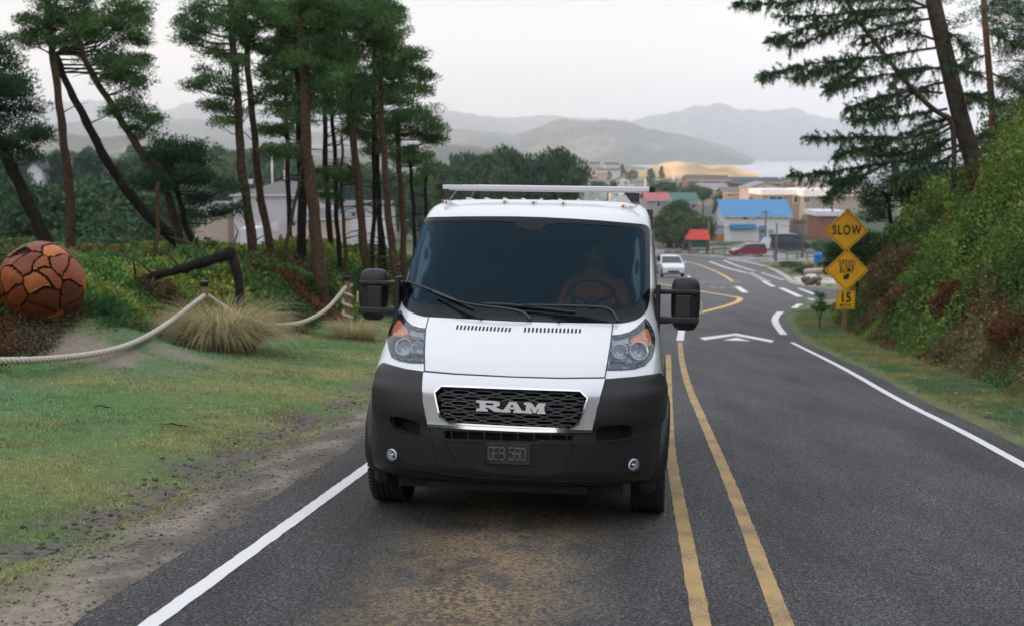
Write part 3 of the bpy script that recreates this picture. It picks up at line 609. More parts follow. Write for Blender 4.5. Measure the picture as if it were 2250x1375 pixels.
CON = mat('concrete', (.42,.39,.38), rough=.85, var=.15, vscale=3)
kerb('kerb', [(1600,571),(1655,579),(1692,590),(1712,600),(1729,611),(1738,622),(1765,629),(1820,632)], .35, .14, CON)
plan_sheet('pavement', [hx(*p) for p in ((1742,615),(1755,627),(1818,630.5),(1835,630),(1835,617),(1800,614),(1760,612))], CON, .145, step=2)
# posts and rails round the lot
WOODP = mat('weathered_wood', (.16,.12,.09), rough=.9, var=.3, vscale=9); WOODB = mat('brown_wood', (.14,.08,.045), rough=.85, var=.3, vscale=9)
posts = [(1567,560),(1592,560),(1729,572),(1751,571),(1773,571),(1610,560),(1700,570)]
GP = []; ORD = ['first','second','third','fourth','fifth','sixth','seventh']; _k = 0
for i, (px_, py_) in enumerate(sorted(posts)):
    p = hit(px_, py_); f = empty('fence_post', (p.x,p.y,p.z), 0, f'short wooden post of the parking fence, {ORD[i]} from the left', 'post', 'wooden posts round the parking lot')
    mb = MB(); mb.box((0,0,.5), (.16,.16,1.0)); mb.build('post', WOODP, f, bevel=.02); GP.append(p)
for a, b in zip(GP, GP[1:]):
    if (b-a).length > 14: continue
    mb = MB(); mb.tube([a+Vector((0,0,.88)), b+Vector((0,0,.88))], .05, 6); tag(mb.build('fence_rail', WOODP, smooth=True), f'wooden rail of the parking fence, {ORD[_k]} rail from the left', 'rail', 'rails of the parking fence'); _k += 1
def pole(px, top, base, Y, r, label, m=WOODP, arm=None, cat='pole'):
    a = at(px, top, Y); b = at(px, base, Y); zb = min(b.z, Gf(b.x, Y)); f = empty('utility_pole', (a.x, Y, zb), 0, label, cat)
    mb = MB(); mb.tube([(0,0,0),(0,0,a.z-zb)], [r,r*.8], 8); mb.build('pole', m, f, smooth=True)
    if arm: mb = MB(); mb.box((0,0,a.z-zb-.35), (arm,.1,.1)); mb.build('crossarm', m, f)
    return f
pole(1707, 490, 576, 150, .13, 'plain wooden pole in front of the dark van')
pole(1683, 462, 545, 190, .16, 'utility pole with dark box beside the blue roofed house', arm=1.6)
pole(1557, 486, 552, 180, .15, 'pale wooden pole beside the red roofed kiosk', arm=1.6)
pole(1765, 478, 570, 165, .16, 'dark wooden pole right of the dark van', WOODB)
pole(1480, 372, 430, 400, .22, 'tall pale pole in the distant town above the green roof', WHT)
pole(1418, 392, 430, 380, .25, 'pale pole standing left of the golden dune', WHT)
pole(1376, 398, 430, 380, .2, 'thin pole among the distant town houses', WOODP, 1.5)
pole(1455, 396, 425, 390, .2, 'short pole among the distant trees left of the dune', WOODP)
pole(597, 340, 402, 230, .16, 'tall pole behind the hip roofed building', WHT)
pole(626, 330, 402, 230, .2, 'rightmost tall pole behind the hip roofed building', WOODP, 1.4)
for (pa, qa, Ya), (pb, qb, Yb), lb in (((1557,489,180),(1683,465,190),'sagging overhead wire in front of the blue roof'),((1683,465,190),(1765,481,165),'overhead wire from the utility pole to the dark wooden pole'),((1376,401,380),(1557,489,180),'long overhead wire from the distant town to the pale pole by the kiosk')):
    A_, B_ = at(pa,qa,Ya), at(pb,qb,Yb); mb = MB(); mb.tube([A_.lerp(B_, t)-Vector((0,0,1.6*math.sin(math.pi*t))) for t in np.linspace(0,1,13)], .035, 4); tag(mb.build('overhead_wire', mat('wire_black', (.02,.02,.02))), lb, 'wire')
def cross_post():
    a = at(725, 532, 42); zb = Gf(a.x, 42); f = empty('wooden_marker', (a.x,42,zb-.2), 0, 'weathered T shaped wooden post standing between the pine trunks', 'post'); h = a.z-zb+.2
    mb = MB(); mb.box((0,0,h/2),(.12,.12,h)); mb.build('post', WOODP, f, bevel=.01); mb = MB(); mb.box((0,0,h+.06),(.42,.12,.12)); mb.build('crossbar', WOODP, f, bevel=.01)
cross_post()
# kiosk with red roof
def kiosk():
    p = hit(1532, 558); Y = p.y; s = Y/FPX; f = empty('notice_kiosk', tuple(p), 0, 'open notice kiosk with a red roof and green board at the car park', 'kiosk')
    w_ = 40*s; mb = MB(); ze = (558-523)*s; zr = (558-505)*s
    for x_ in (-w_/2, w_/2): m2 = MB(); m2.box((x_,0,ze/2),(.22,.22,ze)); m2.build('post', WOODB, f)
    mb.add([(-w_/2-.4,-1.2,ze-.2),(w_/2+.4,-1.2,ze-.2),(w_/2+.1,.2,zr),(-w_/2+.3,.2,zr),(-w_/2-.4,1.4,ze-.2),(w_/2+.4,1.4,ze-.2)],[(0,1,2,3),(3,2,5,4),(0,3,4),(1,5,2),(0,4,5,1)]); mb.build('roof', R_RED, f)
    mb = MB(); mb.box((.2,-.1,ze*.62),(w_*.72,.1,ze*.5)); b = mb.build('notice_board', mat('green_board', (.02,.11,.07), rough=.5), f); mb = MB(); mb.box((.2,-.16,ze*.62+ze*.27),(w_*.78,.08,.12)); mb.box((.2,-.16,ze*.62-ze*.27),(w_*.78,.08,.12)); mb.build('board_frame', WHT, b)
kiosk()
def boulder(px, py, w_, h_, label, c=(.17,.14,.12)):
    p = hit(px, py); s = p.y/FPX; mb = MB(); mb.sphere((0,0,0), (w_*s/2, w_*s/2*.8, h_*s), 14, 9); r = random.Random(px)
    mb.v = [tuple(a*(1+.18*(r.random()-.5)) for a in v) for v in mb.v]; o = mb.build('boulder', hm('boulder_rock', c), None, smooth=True); o.location = (p.x,p.y,p.z); tag(o, label, 'boulder', 'boulders by the kiosk')
for i, q in enumerate(((1524,558,26,11,'broad brown boulder in front of the kiosk'),(1490,556,18,10,'round boulder left of the kiosk'),(1468,556,18,9,'leftmost boulder beside the car park road'),(1556,560,8,6,'small stone right of the kiosk'))): boulder(*q)
def fence_panel(px0, px1, top, base, Y, m, label):
    a = at(px0, top, Y); b = at(px1, top, Y); zb = at(px0, base, Y).z; f = empty('board_fence', ((a.x+b.x)/2, Y, zb), 0, label, 'fence'); n = max(3, int((b.x-a.x)/.3)); w_ = (b.x-a.x)
    mb = MB()
    for k in range(n): mb.box((-w_/2+(k+.5)*w_/n, 0, (a.z-zb)/2), (w_/n*.92, .05, a.z-zb-.05*(k % 2)))
    o = mb.build('boards', m, f); o['kind'] = 'stuff'
    mb = MB(); mb.box((0,.05,(a.z-zb)*.8),(w_,.06,.1)); mb.build('rail', m, f)
OR = mat('orange_boards', (.42,.17,.075), rough=.8, var=.15, vscale=4)
fence_panel(1462, 1504, 508, 530, 212, OR, 'orange board fence behind the car park left of the kiosk'); fence_panel(1566, 1592, 514, 531, 214, OR, 'orange board fence left of the garage')
fence_panel(1742, 1772, 484, 494, 225, WOODB, 'brown slatted fence right of the blue roofed house')
def simple(name, cat, label, build, m, **k):
    mb = MB(); build(mb); return tag(mb.build(name, m, None, **k), label, cat)
_p = hit(1797, 582)
simple('rubbish_bin', 'bin', 'bright blue bin beside the car park pavement', lambda mb: mb.lathe([(.0,0),(.42,0),(.5,1.15),(.55,1.2),(.5,1.3),(.3,1.42),(0,1.45)], tuple(_p), 'z', 16), mat('blue_plastic', (.01,.16,.50), rough=.5), smooth=2)
_q = hit(1684, 552)
f = empty('round_sign', (_q.x,_q.y,_q.z), 0, 'round white sign with blue edge beside the dark van', 'sign'); mb = MB(); mb.lathe([(0,-.04),(.9,-.04),(.9,0),(0,0)], (0,0,1.25), 'y', 24); mb.build('sign_disc', WHT, f); mb = MB(); mb.lathe([(.86,-.03),(1.0,-.03),(1.0,.03),(.86,.03)], (-.12,.05,1.25), 'y', 24); mb.build('sign_rim', mat('blue_plastic', ()), f); mb = MB(); mb.box((0,.05,.3),(.12,.1,.9)); mb.build('post', WOODB, f)
_a, _b = at(1770, 597, 62), at(1828, 594, 60)
simple('timber_rail', 'rail', 'pale pinkish timber rail left of the speed bump sign', lambda mb: mb.tube([_a, _b], .14, 8), mat('pale_timber', (.50,.36,.30), rough=.8), smooth=True)
simple('rock_bank', 'stones', 'low stone edging under the pale timber rail', lambda mb: [mb.sphere((_a.x+(_b.x-_a.x)*k/9, _a.y+.3+.2*(k % 2), _a.z-.42-(k % 3)*.1), (.17,.15,.14), 8, 6) for k in range(10)], hm('edging_stone', (.16,.13,.10)), smooth=True)['kind'] = 'stuff'
_c = hit(1782, 620); simple('kerb_marker', 'bollard', 'small white cone shaped marker on the pavement corner', lambda mb: mb.lathe([(0,0),(.55,0),(.3,.35),(.08,.75),(0,.8)], (_c.x,_c.y,_c.z+.1), 'z', 14), WHT, smooth=2)
_c = hit(1783, 590); simple('hydrant', 'hydrant', 'thin white post with red top beside the dune grass', lambda mb: mb.lathe([(0,0),(.12,0),(.12,.8),(.16,.9),(.1,1.1),(0,1.12)], (_c.x,_c.y,_c.z), 'z', 12), mat('hydrant_white', (.6,.5,.5)), smooth=2)
# ---------------- cars ----------------
CARG = mat('car_glass', (.02,.03,.035), rough=.08)
def car(name, label, cat, px, py, heading, L_, Wd, H, prof, glass, paint, wheels, lights=False, wr=.33, group=None, z_off=0):
    """prof: side outline (y from nose backwards, z); glass: side window outline; heading: radians, nose direction 0 = towards camera"""
    p = hit(px, py); f = empty(name, tuple(p), heading, label, cat, group); M = MB()
    n = len(prof); V = []; 
    zs = [z for _, z in prof]; zb, zt = min(zs), max(zs); belt = zb+(zt-zb)*.55
    def hw(z, y): 
        t = max(0, (z-belt)/(zt-belt)); w_ = Wd/2*(1-.17*t*t-.02*t); e = min(y, L_-y)/L_; return w_*(1-.10*max(0, 1-e/.12)**2)
    rows = [(-1,.0),(-1,.04),(-.9,0),( .9,0),(1,.04),(1,0)]
    cols = []
    for y, z in prof:
        w_ = hw(z, y); cols.append([(-w_, y, z), (-w_*.5, y, z+(.03 if z > zb+.3 else 0)), (w_*.5, y, z+(.03 if z > zb+.3 else 0)), (w_, y, z)])
    V = [v for c in cols for v in c]; F = []
    for i in range(n):
        j = (i+1) % n
        for k in range(3): F.append((i*4+k, i*4+k+1, j*4+k+1, j*4+k))
    F.append(tuple(i*4 for i in range(n))); F.append(tuple(i*4+3 for i in range(n))[::-1])
    M.add(V, F); b = M.build('body', paint, f, smooth=2)
    for s in (-1,1):
        for gi, g in enumerate(glass['side']):
            m2 = MB(); P = [(s*(hw(z, y)+.012), y, z) for y, z in g]; k = len(P); m2.add(P+[(x-s*.02, y, z) for x, y, z in P], [tuple(range(k)), tuple(range(k,2*k))[::-1]]+[(i,(i+1)%k,k+(i+1)%k,k+i) for i in range(k)]); m2.build('side_window', CARG, f)
    for nm in ('front','rear'):
        (y0,z0),(y1,z1) = glass[nm]; o = .03; w0, w1 = hw(z0,y0)*.9, hw(z1,y1)*.9; dy = -o if nm == 'front' else o
        m2 = MB(); m2.add([(-w0,y0+dy,z0+.04),(w0,y0+dy,z0+.04),(w1,y1+dy,z1+.04),(-w1,y1+dy,z1+.04),(-w0,y0,z0-.02),(w0,y0,z0-.02),(w1,y1,z1-.02),(-w1,y1,z1-.02)],[(0,1,2,3),(4,7,6,5),(0,4,5,1),(1,5,6,2),(2,6,7,3),(3,7,4,0)]); m2.build('windscreen' if nm == 'front' else 'rear_window', CARG, f)
    for wy in wheels:
        for s in (-1,1):
            m2 = MB(); m2.lathe([(.15,-.11),(wr*.9,-.11),(wr,-.08),(wr,.08),(wr*.9,.11),(.15,.11)], (s*(Wd/2-.1), wy, wr), 'x', 24); w_ = m2.build('wheel', RUB0, f, smooth=2)
            m2 = MB(); m2.lathe([(0,s*.09),(wr*.55,s*.10),(wr*.62,s*.115)], (s*(Wd/2-.1), wy, wr), 'x', 16); m2.build('rim', mat('alloy', (.4,.4,.42), rough=.4, metal=.7), w_, smooth=True)
    lm = mat('lit_headlamp', (1,.95,.85), emit=(1,.88,.66,7)) if lights else mat('dull_headlamp', (.5,.5,.5), rough=.2)
    for s in (-1,1):
        m2 = MB(); m2.sphere((s*Wd*.36, .07, zb+.48), (Wd*.09,.07,.085), 12, 8); m2.build('headlight', lm, f, smooth=True)
        m2 = MB(); m2.box((s*Wd*.40, L_-.03, zb+.62),(Wd*.12,.08,.22)); m2.build('tail_light', mat('red_lens_small', (.35,.01,.01), rough=.3), f)
        m2 = MB(); m2.sphere((s*(Wd/2+.10), L_*.30, zb+.78), (.11,.06,.08), 8, 6); m2.build('side_mirror', paint, f, smooth=True)
    m2 = MB(); m2.box((0,.01,zb+.25),(Wd*.5,.04,.14)); m2.build('grille', DARK0, f); m2 = MB(); m2.box((0,-.02,zb+.10),(Wd*.82,.05,.10)); m2.build('bumper_grille', DARK0, f)
    return f
RUB0 = mat('car_tyre', (.02,.02,.02), rough=.8); DARK0 = mat('car_dark', (.012,.012,.014), rough=.5)
WP = mat('silver_white_paint', (.62,.64,.68), rough=.3, coat=1)
car('oncoming_car', 'silver white estate car with lit headlights on the road behind the van', 'car', 1480, 611, R(0), 4.4, 1.78, 1.5, [(0,.35),(0,.75),(.15,.9),(1.1,1.02),(1.9,1.48),(2.6,1.55),(3.8,1.5),(4.3,1.1),(4.4,.8),(4.35,.3),(3.6,.24),(.8,.24)],
    {'side':[[(1.5,1.08),(2.05,1.42),(2.7,1.46),(2.7,1.08)],[(2.8,1.08),(2.8,1.46),(3.7,1.4),(3.9,1.1)]],'front':((1.1,1.02),(1.9,1.48)),'rear':((4.25,1.12),(3.85,1.45))}, WP, (.85,3.5), True)
MVP = mat('maroon_paint', (.22,.012,.025), rough=.3, coat=1)
car('minivan', 'dark red minivan parked side on behind the low rail fence', 'minivan', 1607, 563, R(-78), 4.9, 1.95, 1.75, [(0,.4),(0,.75),(.25,.92),(1.0,1.08),(2.0,1.66),(2.7,1.76),(4.5,1.72),(4.85,1.1),(4.9,.6),(4.8,.3),(3.9,.24),(.9,.24)],
    {'side':[[(1.35,1.12),(2.1,1.56),(2.5,1.62),(2.5,1.12)],[(2.6,1.12),(2.6,1.64),(3.6,1.63),(3.6,1.12)],[(3.7,1.12),(3.7,1.62),(4.45,1.58),(4.65,1.12)]],'front':((1.0,1.08),(2.0,1.66)),'rear':((4.83,1.15),(4.55,1.65))}, MVP, (.95,3.95))
NVP = mat('dark_blue_paint', (.012,.022,.045), rough=.3, coat=1)
car('parked_van', 'dark blue high roofed panel van parked behind the wooden pole', 'van', 1779, 552, R(82), 6.0, 2.0, 2.6, [(0,.45),(0,.95),(.2,1.15),(.9,1.45),(1.9,2.45),(2.6,2.62),(5.8,2.60),(6.0,2.3),(6.0,.5),(5.0,.3),(.9,.3)],
    {'side':[[(1.2,1.5),(1.85,2.15),(2.3,2.2),(2.3,1.5)],[(2.6,1.5),(2.6,2.15),(4.0,2.15),(4.0,1.5)],[(4.15,1.5),(4.15,2.15),(5.5,2.15),(5.5,1.5)]],'front':((.9,1.45),(1.9,2.45)),'rear':((6.0,1.5),(6.0,2.2))}, NVP, (1.0,4.8), wr=.36)
for px_, py_, nm, c_ in ((1760,513,'blue', (.04,.08,.16)),(1790,493,'dark grey', (.05,.05,.06)),(1755,491,'pale grey', (.35,.36,.38))):
    car('parked_car', f'{nm} car parked on the drive right of the blue roofed house', 'car', px_, py_, R(80), 4.5, 1.8, 1.45, [(0,.4),(0,.75),(.2,.85),(1.2,.98),(2.0,1.42),(3.3,1.42),(4.1,1.0),(4.5,.9),(4.5,.4),(3.6,.26),(.8,.26)],
    {'side':[[(1.6,1.0),(2.1,1.34),(2.7,1.36),(2.7,1.0)],[(2.8,1.0),(2.8,1.36),(3.3,1.34),(3.8,1.02)]],'front':((1.2,.98),(2.0,1.42)),'rear':((4.05,1.02),(3.35,1.4))}, mat(nm.replace(' ','_')+'_car_paint', c_, rough=.3, coat=1), (.8,3.6), group='cars on the drive')
# =====================================================================
# the white van
# =====================================================================
_c1, _c2 = hit(866,1097), hit(1422,1121)
vX = (_c2-_c1).normalized(); vN = Vector((.02,.079,1)).normalized(); vY = vN.cross(vX)
vO = (_c1+_c2)/2-vY*.95+vN*.002
VM = Matrix(((vX.x,vY.x,vN.x,vO.x),(vX.y,vY.y,vN.y,vO.y),(vX.z,vY.z,vN.z,vO.z),(0,0,0,1)))
VI = VM.inverted()
van = empty('van', label='large white cargo van with black bumper, chrome grille and silver roof bars driving uphill', cat='van')
van.matrix_world = VM
eyeL = VI @ Vector((0,0,CAMH))
def vray(px, py): return (VI.to_3x3() @ ray(px, py))
def vloc(px, py, y=None, x=None, z=None):
    d = vray(px, py)
    t = (y-eyeL.y)/d.y if y is not None else (x-eyeL.x)/d.x if x is not None else (z-eyeL.z)/d.z
    return eyeL+d*t
_cm = np.array(VM)
def vproj(P):
    P = np.asarray(P); Wp = P@_cm[:3,:3].T+_cm[:3,3]; q = Wp-np.array([0,0,CAMH])
    f = np.array([0,math.cos(PITCH),-math.sin(PITCH)]); u = np.array([0,math.sin(PITCH),math.cos(PITCH)]); dd = q@f
    return np.stack([CX+FPX*q[...,0]/dd, CY-FPX*(q@u)/dd], -1)
KEY = np.array([  # z, half width, nose y, corner y, power, rear y
 (.285,.80,.34,.80,2.7,4.90),(.295,.93,.16,.78,2.7,4.93),(.325,.985,.05,.76,2.8,4.95),(.40,1.0,.005,.74,2.8,4.96),(.60,1.005,-.005,.74,2.8,4.96),(.78,1.005,.012,.76,2.8,4.96),
 (.90,1.0,.035,.78,2.8,4.96),(.985,.995,.07,.82,2.8,4.96),(1.02,.992,.10,.85,2.8,4.96),(1.10,.985,.20,.95,2.8,4.96),(1.20,.975,.37,1.08,2.8,4.96),(1.28,.965,.53,1.2,2.8,4.96),(1.345,.957,.68,1.3,2.8,4.96),
 (1.40,.952,.755,1.35,2.8,4.96),(1.55,.94,.915,1.45,2.8,4.95),(1.75,.922,1.13,1.62,2.8,4.94),(1.95,.90,1.345,1.82,2.8,4.93),(2.06,.885,1.47,1.93,2.9,4.92),
 (2.115,.872,1.56,2.0,3,4.91),(2.165,.85,1.665,2.1,3,4.90),(2.20,.815,1.78,2.22,3,4.87),(2.225,.76,1.93,2.4,3,4.82),(2.24,.66,2.15,2.7,3,4.7),(2.25,.48,2.5,3.0,3,4.5),(2.255,.2,3.0,3.3,3,4.0)])
def _rows():
    d = np.hypot(np.diff(KEY[:,0]), np.hypot(np.diff(KEY[:,2])*.8, np.diff(KEY[:,1]))); s = np.concatenate([[0], np.cumsum(d)])
    t = np.arange(0, s[-1], .004); A = np.stack([np.interp(t, s, KEY[:,k]) for k in range(6)], 1)
    k = np.hanning(21); k /= k.sum(); B = np.stack([np.convolve(np.pad(A[:,j], 10, 'edge'), k, 'valid') for j in range(6)], 1)
    return B[::4]
ROWS = _rows(); NV = len(ROWS); NF = 151
def ring_front(r):
    z, W_, y0, yb, n_, yr = r
    th = np.linspace(-math.pi/2, math.pi/2, 721); s_, c_ = np.sin(th), np.cos(th)
    x = W_*np.sign(s_)*np.abs(s_)**(2/n_); y = yb-(yb-y0)*np.abs(c_)**(2/n_)
    L = np.concatenate([[0], np.cumsum(np.hypot(np.diff(x), np.diff(y)))]); q = np.linspace(0, L[-1], NF)
    return np.interp(q, L, x), np.interp(q, L, y)
GR = np.zeros((NV, NF, 3))
for i_, r_ in enumerate(ROWS):
    a_, b_ = ring_front(r_); GR[i_,:,0] = a_; GR[i_,:,1] = b_; GR[i_,:,2] = r_[0]
# gentle crown: lines arch slightly
def S(u, v):
    u = np.clip(np.asarray(u, float), 0, NF-1.001); v = np.clip(np.asarray(v, float), 0, NV-1.001)
    i = u.astype(int); j = v.astype(int); a = (u-i)[...,None]; b = (v-j)[...,None]
    return (GR[j,i]*(1-a)+GR[j,i+1]*a)*(1-b)+(GR[j+1,i]*(1-a)+GR[j+1,i+1]*a)*b
def SN(u, v):
    du = S(np.asarray(u)+1.5, v)-S(np.asarray(u)-1.5, v); dv = S(u, np.asarray(v)+1.5)-S(u, np.asarray(v)-1.5)
    n = np.cross(du, dv); n /= np.linalg.norm(n, axis=-1, keepdims=True)+1e-12
    return n          # outward (towards the camera in front)
_GP = vproj(GR); _gu, _gv = np.meshgrid(np.arange(NF), np.arange(NV))
_gn = SN(_gu.astype(float), _gv.astype(float)); _face = ((np.array(eyeL)-GR)*_gn).sum(-1) > -.1
def uv(px, py):
    d = np.where(_face, (_GP[...,0]-px)**2+(_GP[...,1]-py)**2, 1e12); k = np.argmin(d); v, u = divmod(int(k), NF); u = float(u); v = float(v)
    for _ in range(8):
        p = vproj(S(u, v)); e = np.array([px, py])-p
        ju = (vproj(S(u+.4, v))-vproj(S(u-.4, v)))/.8; jv = (vproj(S(u, v+.4))-vproj(S(u, v-.4)))/.8
        J = np.stack([ju, jv], 1); dt = np.linalg.det(J)
        if abs(dt) < 1e-3: break
        st = np.linalg.solve(J, e); st = np.clip(st, -2, 2); u = float(np.clip(u+st[0], 0, NF-1.01)); v = float(np.clip(v+st[1], 0, NV-1.01))
        if abs(st).max() < .01: break
    return (u, v)
def dens(P, step, closed=True):
    out = []; n = len(P)
    for i in range(n if closed else n-1):
        a, b = P[i], P[(i+1) % n]; L = math.hypot(b[0]-a[0], b[1]-a[1]); k = max(1, int(round(L/step)))
        out += [(a[0]+(b[0]-a[0])*j/k, a[1]+(b[1]-a[1])*j/k) for j in range(k)]
    if not closed: out.append(P[-1])
    return out
def uvpoly(px, rnd=0, closed=True):
    P = [tuple(p[:2]) for p in (chaikin(px, rnd, closed) if rnd else px)]
    return [uv(*p) for p in dens(P, 7, closed)]
def tri(poly, holes=(), step=1.6):
    A = np.array(poly); pts = [Vector(p) for p in poly]; ed = [(i, (i+1) % len(poly)) for i in range(len(poly))]
    for h in holes:
        o_ = len(pts); pts += [Vector(p) for p in h]; ed += [(o_+i, o_+(i+1) % len(h)) for i in range(len(h))]
    nb = len(pts); x0, y0 = A.min(0); x1, y1 = A.max(0)
    gx, gy = np.meshgrid(np.arange(x0+.5, x1, step), np.arange(y0+.5, y1, step)); gx = gx.ravel(); gy = gy.ravel()
    k = inside(A, gx, gy) & (pdist(A, gx, gy) > step*.4)
    for h in holes: k &= ~inside(np.array(h), gx, gy) & (pdist(np.array(h), gx, gy) > step*.4)
    pts += [Vector((a, b)) for a, b in zip(gx[k], gy[k])]
    vo, eo, fo, ov, oe, of = delaunay_2d_cdt(pts, ed, [], 1, 1e-4)
    V = np.array([(v.x, v.y) for v in vo]); F = np.array([f for f in fo if len(f) == 3])
    cen = V[F].mean(1); keep = inside(A, cen[:,0], cen[:,1])
    for h in holes: keep &= ~inside(np.array(h), cen[:,0], cen[:,1])
    F = F[keep]
    a = V[F[:,1]]-V[F[:,0]]; b = V[F[:,2]]-V[F[:,0]]; ar = a[:,0]*b[:,1]-a[:,1]*b[:,0]
    F[ar < 0] = F[ar < 0][:, ::-1]; F = F[np.abs(ar) > 1e-7]
    return V, F
def patch(name, px, off, m, thick=.012, holes=(), rnd=0, parent=None, inv=False, label=None, hr=0, offf=None):
    poly = uvpoly(px, rnd); hp = [uvpoly(h, hr) for h in holes]
    V, F = tri(poly, hp); N = SN(V[:,0], V[:,1]); o_ = off if offf is None else offf(V)[:,None]+off
    P = S(V[:,0], V[:,1])+N*o_
    vs = [P]; fs = [tuple(f) for f in F]; n = len(P)
    if inv: pass
    for k, loop in enumerate([poly]+hp):
        L = np.array(loop); Nn = SN(L[:,0], L[:,1]); oo = off if offf is None else offf(L)[:,None]+off
        A = S(L[:,0], L[:,1])+Nn*oo; B = S(L[:,0], L[:,1])+Nn*(oo-thick); m_ = len(L)
        vs += [A, B]
        for i in range(m_):
            j = (i+1) % m_; fs.append((n+i, n+m_+i, n+m_+j, n+j))
        n += 2*m_
    me = bpy.data.meshes.new(name); me.from_pydata(np.concatenate(vs).tolist(), [], fs)
    sm = [True]*len(F)+[False]*(len(fs)-len(F)); me.polygons.foreach_set('use_smooth', sm)
    me.materials.append(m); me.update(); o = bpy.data.objects.new(name, me); COL.objects.link(o); o.parent = parent or van
    if label: o['label'] = label
    return o
def pocket(name, px, depth, m, rnd=0, parent=None, off=0.0, scale=1.0):
    poly = uvpoly(px, rnd); V, F = tri(poly, (), 2.5); N = SN(V[:,0], V[:,1]); P = S(V[:,0], V[:,1])-N*depth
    L = np.array(poly); Nn = SN(L[:,0], L[:,1]); A = S(L[:,0], L[:,1])+Nn*off; B = S(L[:,0], L[:,1])-Nn*depth; n = len(P); k = len(L)
    fs = [tuple(f) for f in F]+[(n+i, n+(i+1) % k, n+k+(i+1) % k, n+k+i) for i in range(k)]
    me = bpy.data.meshes.new(name); me.from_pydata(np.concatenate([P, A, B]).tolist(), [], fs); me.materials.append(m); me.update()
    o = bpy.data.objects.new(name, me); COL.objects.link(o); o.parent = parent or van; return o
def ribbon(name, px, wd, off, m, rnd=0, closed=False, parent=None, th=.004):
    U = np.array(uvpoly(px, rnd, closed)); P = S(U[:,0], U[:,1]); N = SN(U[:,0], U[:,1]); k = len(U)
    if closed: T = np.roll(P, -1, 0)-np.roll(P, 1, 0)
    else: T = np.gradient(P, axis=0)
    B = np.cross(T, N); B /= np.linalg.norm(B, axis=1, keepdims=True)+1e-9
    a = P-B*wd/2+N*off; b = P+B*wd/2+N*off; c = P-B*wd/2+N*(off-th); d = P+B*wd/2+N*(off-th)
    fs = []
    for i in range(k if closed else k-1):
        j = (i+1) % k; fs += [(i,j,k+j,k+i), (2*k+i,2*k+j,j,i), (k+i,k+j,3*k+j,3*k+i)]
    me = bpy.data.meshes.new(name); me.from_pydata(np.concatenate([a,b,c,d]).tolist(), [], fs); me.materials.append(m); me.update()
    o = bpy.data.objects.new(name, me); COL.objects.link(o); o.parent = parent or van; return o
# materials
PAINT = mat('white_paint', (.63,.64,.665), rough=.30, coat=1.0, spec=.5)
PLAST = mat('black_plastic', (.013,.0135,.015), rough=.42, bump=.0003, bscale=900, spec=.42)
PLAST2 = mat('black_gloss_plastic', (.012,.012,.013), rough=.25)
DARK = mat('dark_recess', (.008,.008,.009), rough=.8)
CHROME = mat('chrome', (.80,.80,.83), rough=.07, metal=1)
SATIN = mat('satin_chrome', (.66,.655,.70), rough=.2, metal=.5)
EMB = mat('emblem_chrome', (.82,.82,.85), rough=.2, metal=.35)
ALU = mat('aluminium', (.66,.66,.70), rough=.42, metal=.75)
SEAL = mat('seal', (.015,.018,.022), rough=.5)
AMBER = mat('amber_plastic', (.80,.30,.15), rough=.2, coat=.4, var=.6, vscale=45, bump=.006, bscale=90)
RUB = mat('tyre_rubber', (.020,.020,.021), rough=.75, spec=.3, var=.3, vscale=30)
FRIT = mat('windscreen_band', (.004,.007,.011), rough=.10, spec=.12)
def glass_mat(name, tint, refl=1.45, rough=.02, gc=(.9,.97,1)):
    m = bpy.data.materials.new(name); m.use_nodes = True; n = m.node_tree; n.nodes.clear(); L = n.links.new
    o = node(n, 'ShaderNodeOutputMaterial'); t = node(n, 'ShaderNodeBsdfTransparent'); t.inputs[0].default_value = (*tint,1)
    g = node(n, 'ShaderNodeBsdfGlossy'); g.inputs['Roughness'].default_value = rough; g.inputs[0].default_value = (*gc,1)
    f = node(n, 'ShaderNodeFresnel'); f.inputs[0].default_value = refl; x = node(n, 'ShaderNodeMixShader')
    L(f.outputs[0], x.inputs[0]); L(t.outputs[0], x.inputs[1]); L(g.outputs[0], x.inputs[2]); L(x.outputs[0], o.inputs[0]); return m
GLASS = glass_mat('windscreen_glass', (.34,.42,.46), 1.32, gc=(.30,.55,.74)); GLASSD = glass_mat('dark_side_glass', (.05,.06,.07), 1.45); LENS = glass_mat('clear_lens', (.92,.94,.97), 1.42, .03)
# pixel outlines read from the photograph
WS = [(919.7,479.5),(1040,477),(1167.6,477.8),(1290,484),(1390,492.5),(1419,495),(1426,504),(1427,520),(1427,590),(1427,650),(1423,676),(1411,694),(1390,705),(1356,710.7),(1234,709),(1129,706.5),(1024,701),(937,696),(912.7,689),(893,679),(884,664),(883,645),(891.7,589.5),(902,537),(910,500),(914,484)]
WI = [(926.6,488),(1129,486),(1139.6,505.7),(1188.5,509),(1202.5,490),(1392,500.5),(1412,506),(1416,530),(1416,600),(1413,655),(1403,671),(1380,680),(1300,683),(1180,682),(1060,678),(950,671),(912,664),(898,653),(897,636),(900.5,603),(912,535),(920,497)]
HOOD = [(942.4,698),(1024,702.5),(1129,708),(1234,710.5),(1346.3,712.5),(1340,764),(1334,800),(1328,833.5),(1234,835),(1129,832.5),(1003,826),(933.8,820),(933.4,775),(935,729)]
HLR = [(1344.6,738),(1363,736.6),(1383.3,731),(1399.5,720.7),(1411.8,708.5),(1418,701.4),(1426,710.5),(1434.2,726.8),(1437.8,743),(1436.2,767.6),(1430,786),(1415.8,802),(1393.4,809.3),(1363,812),(1332.4,812.4),(1338.5,775.7)]
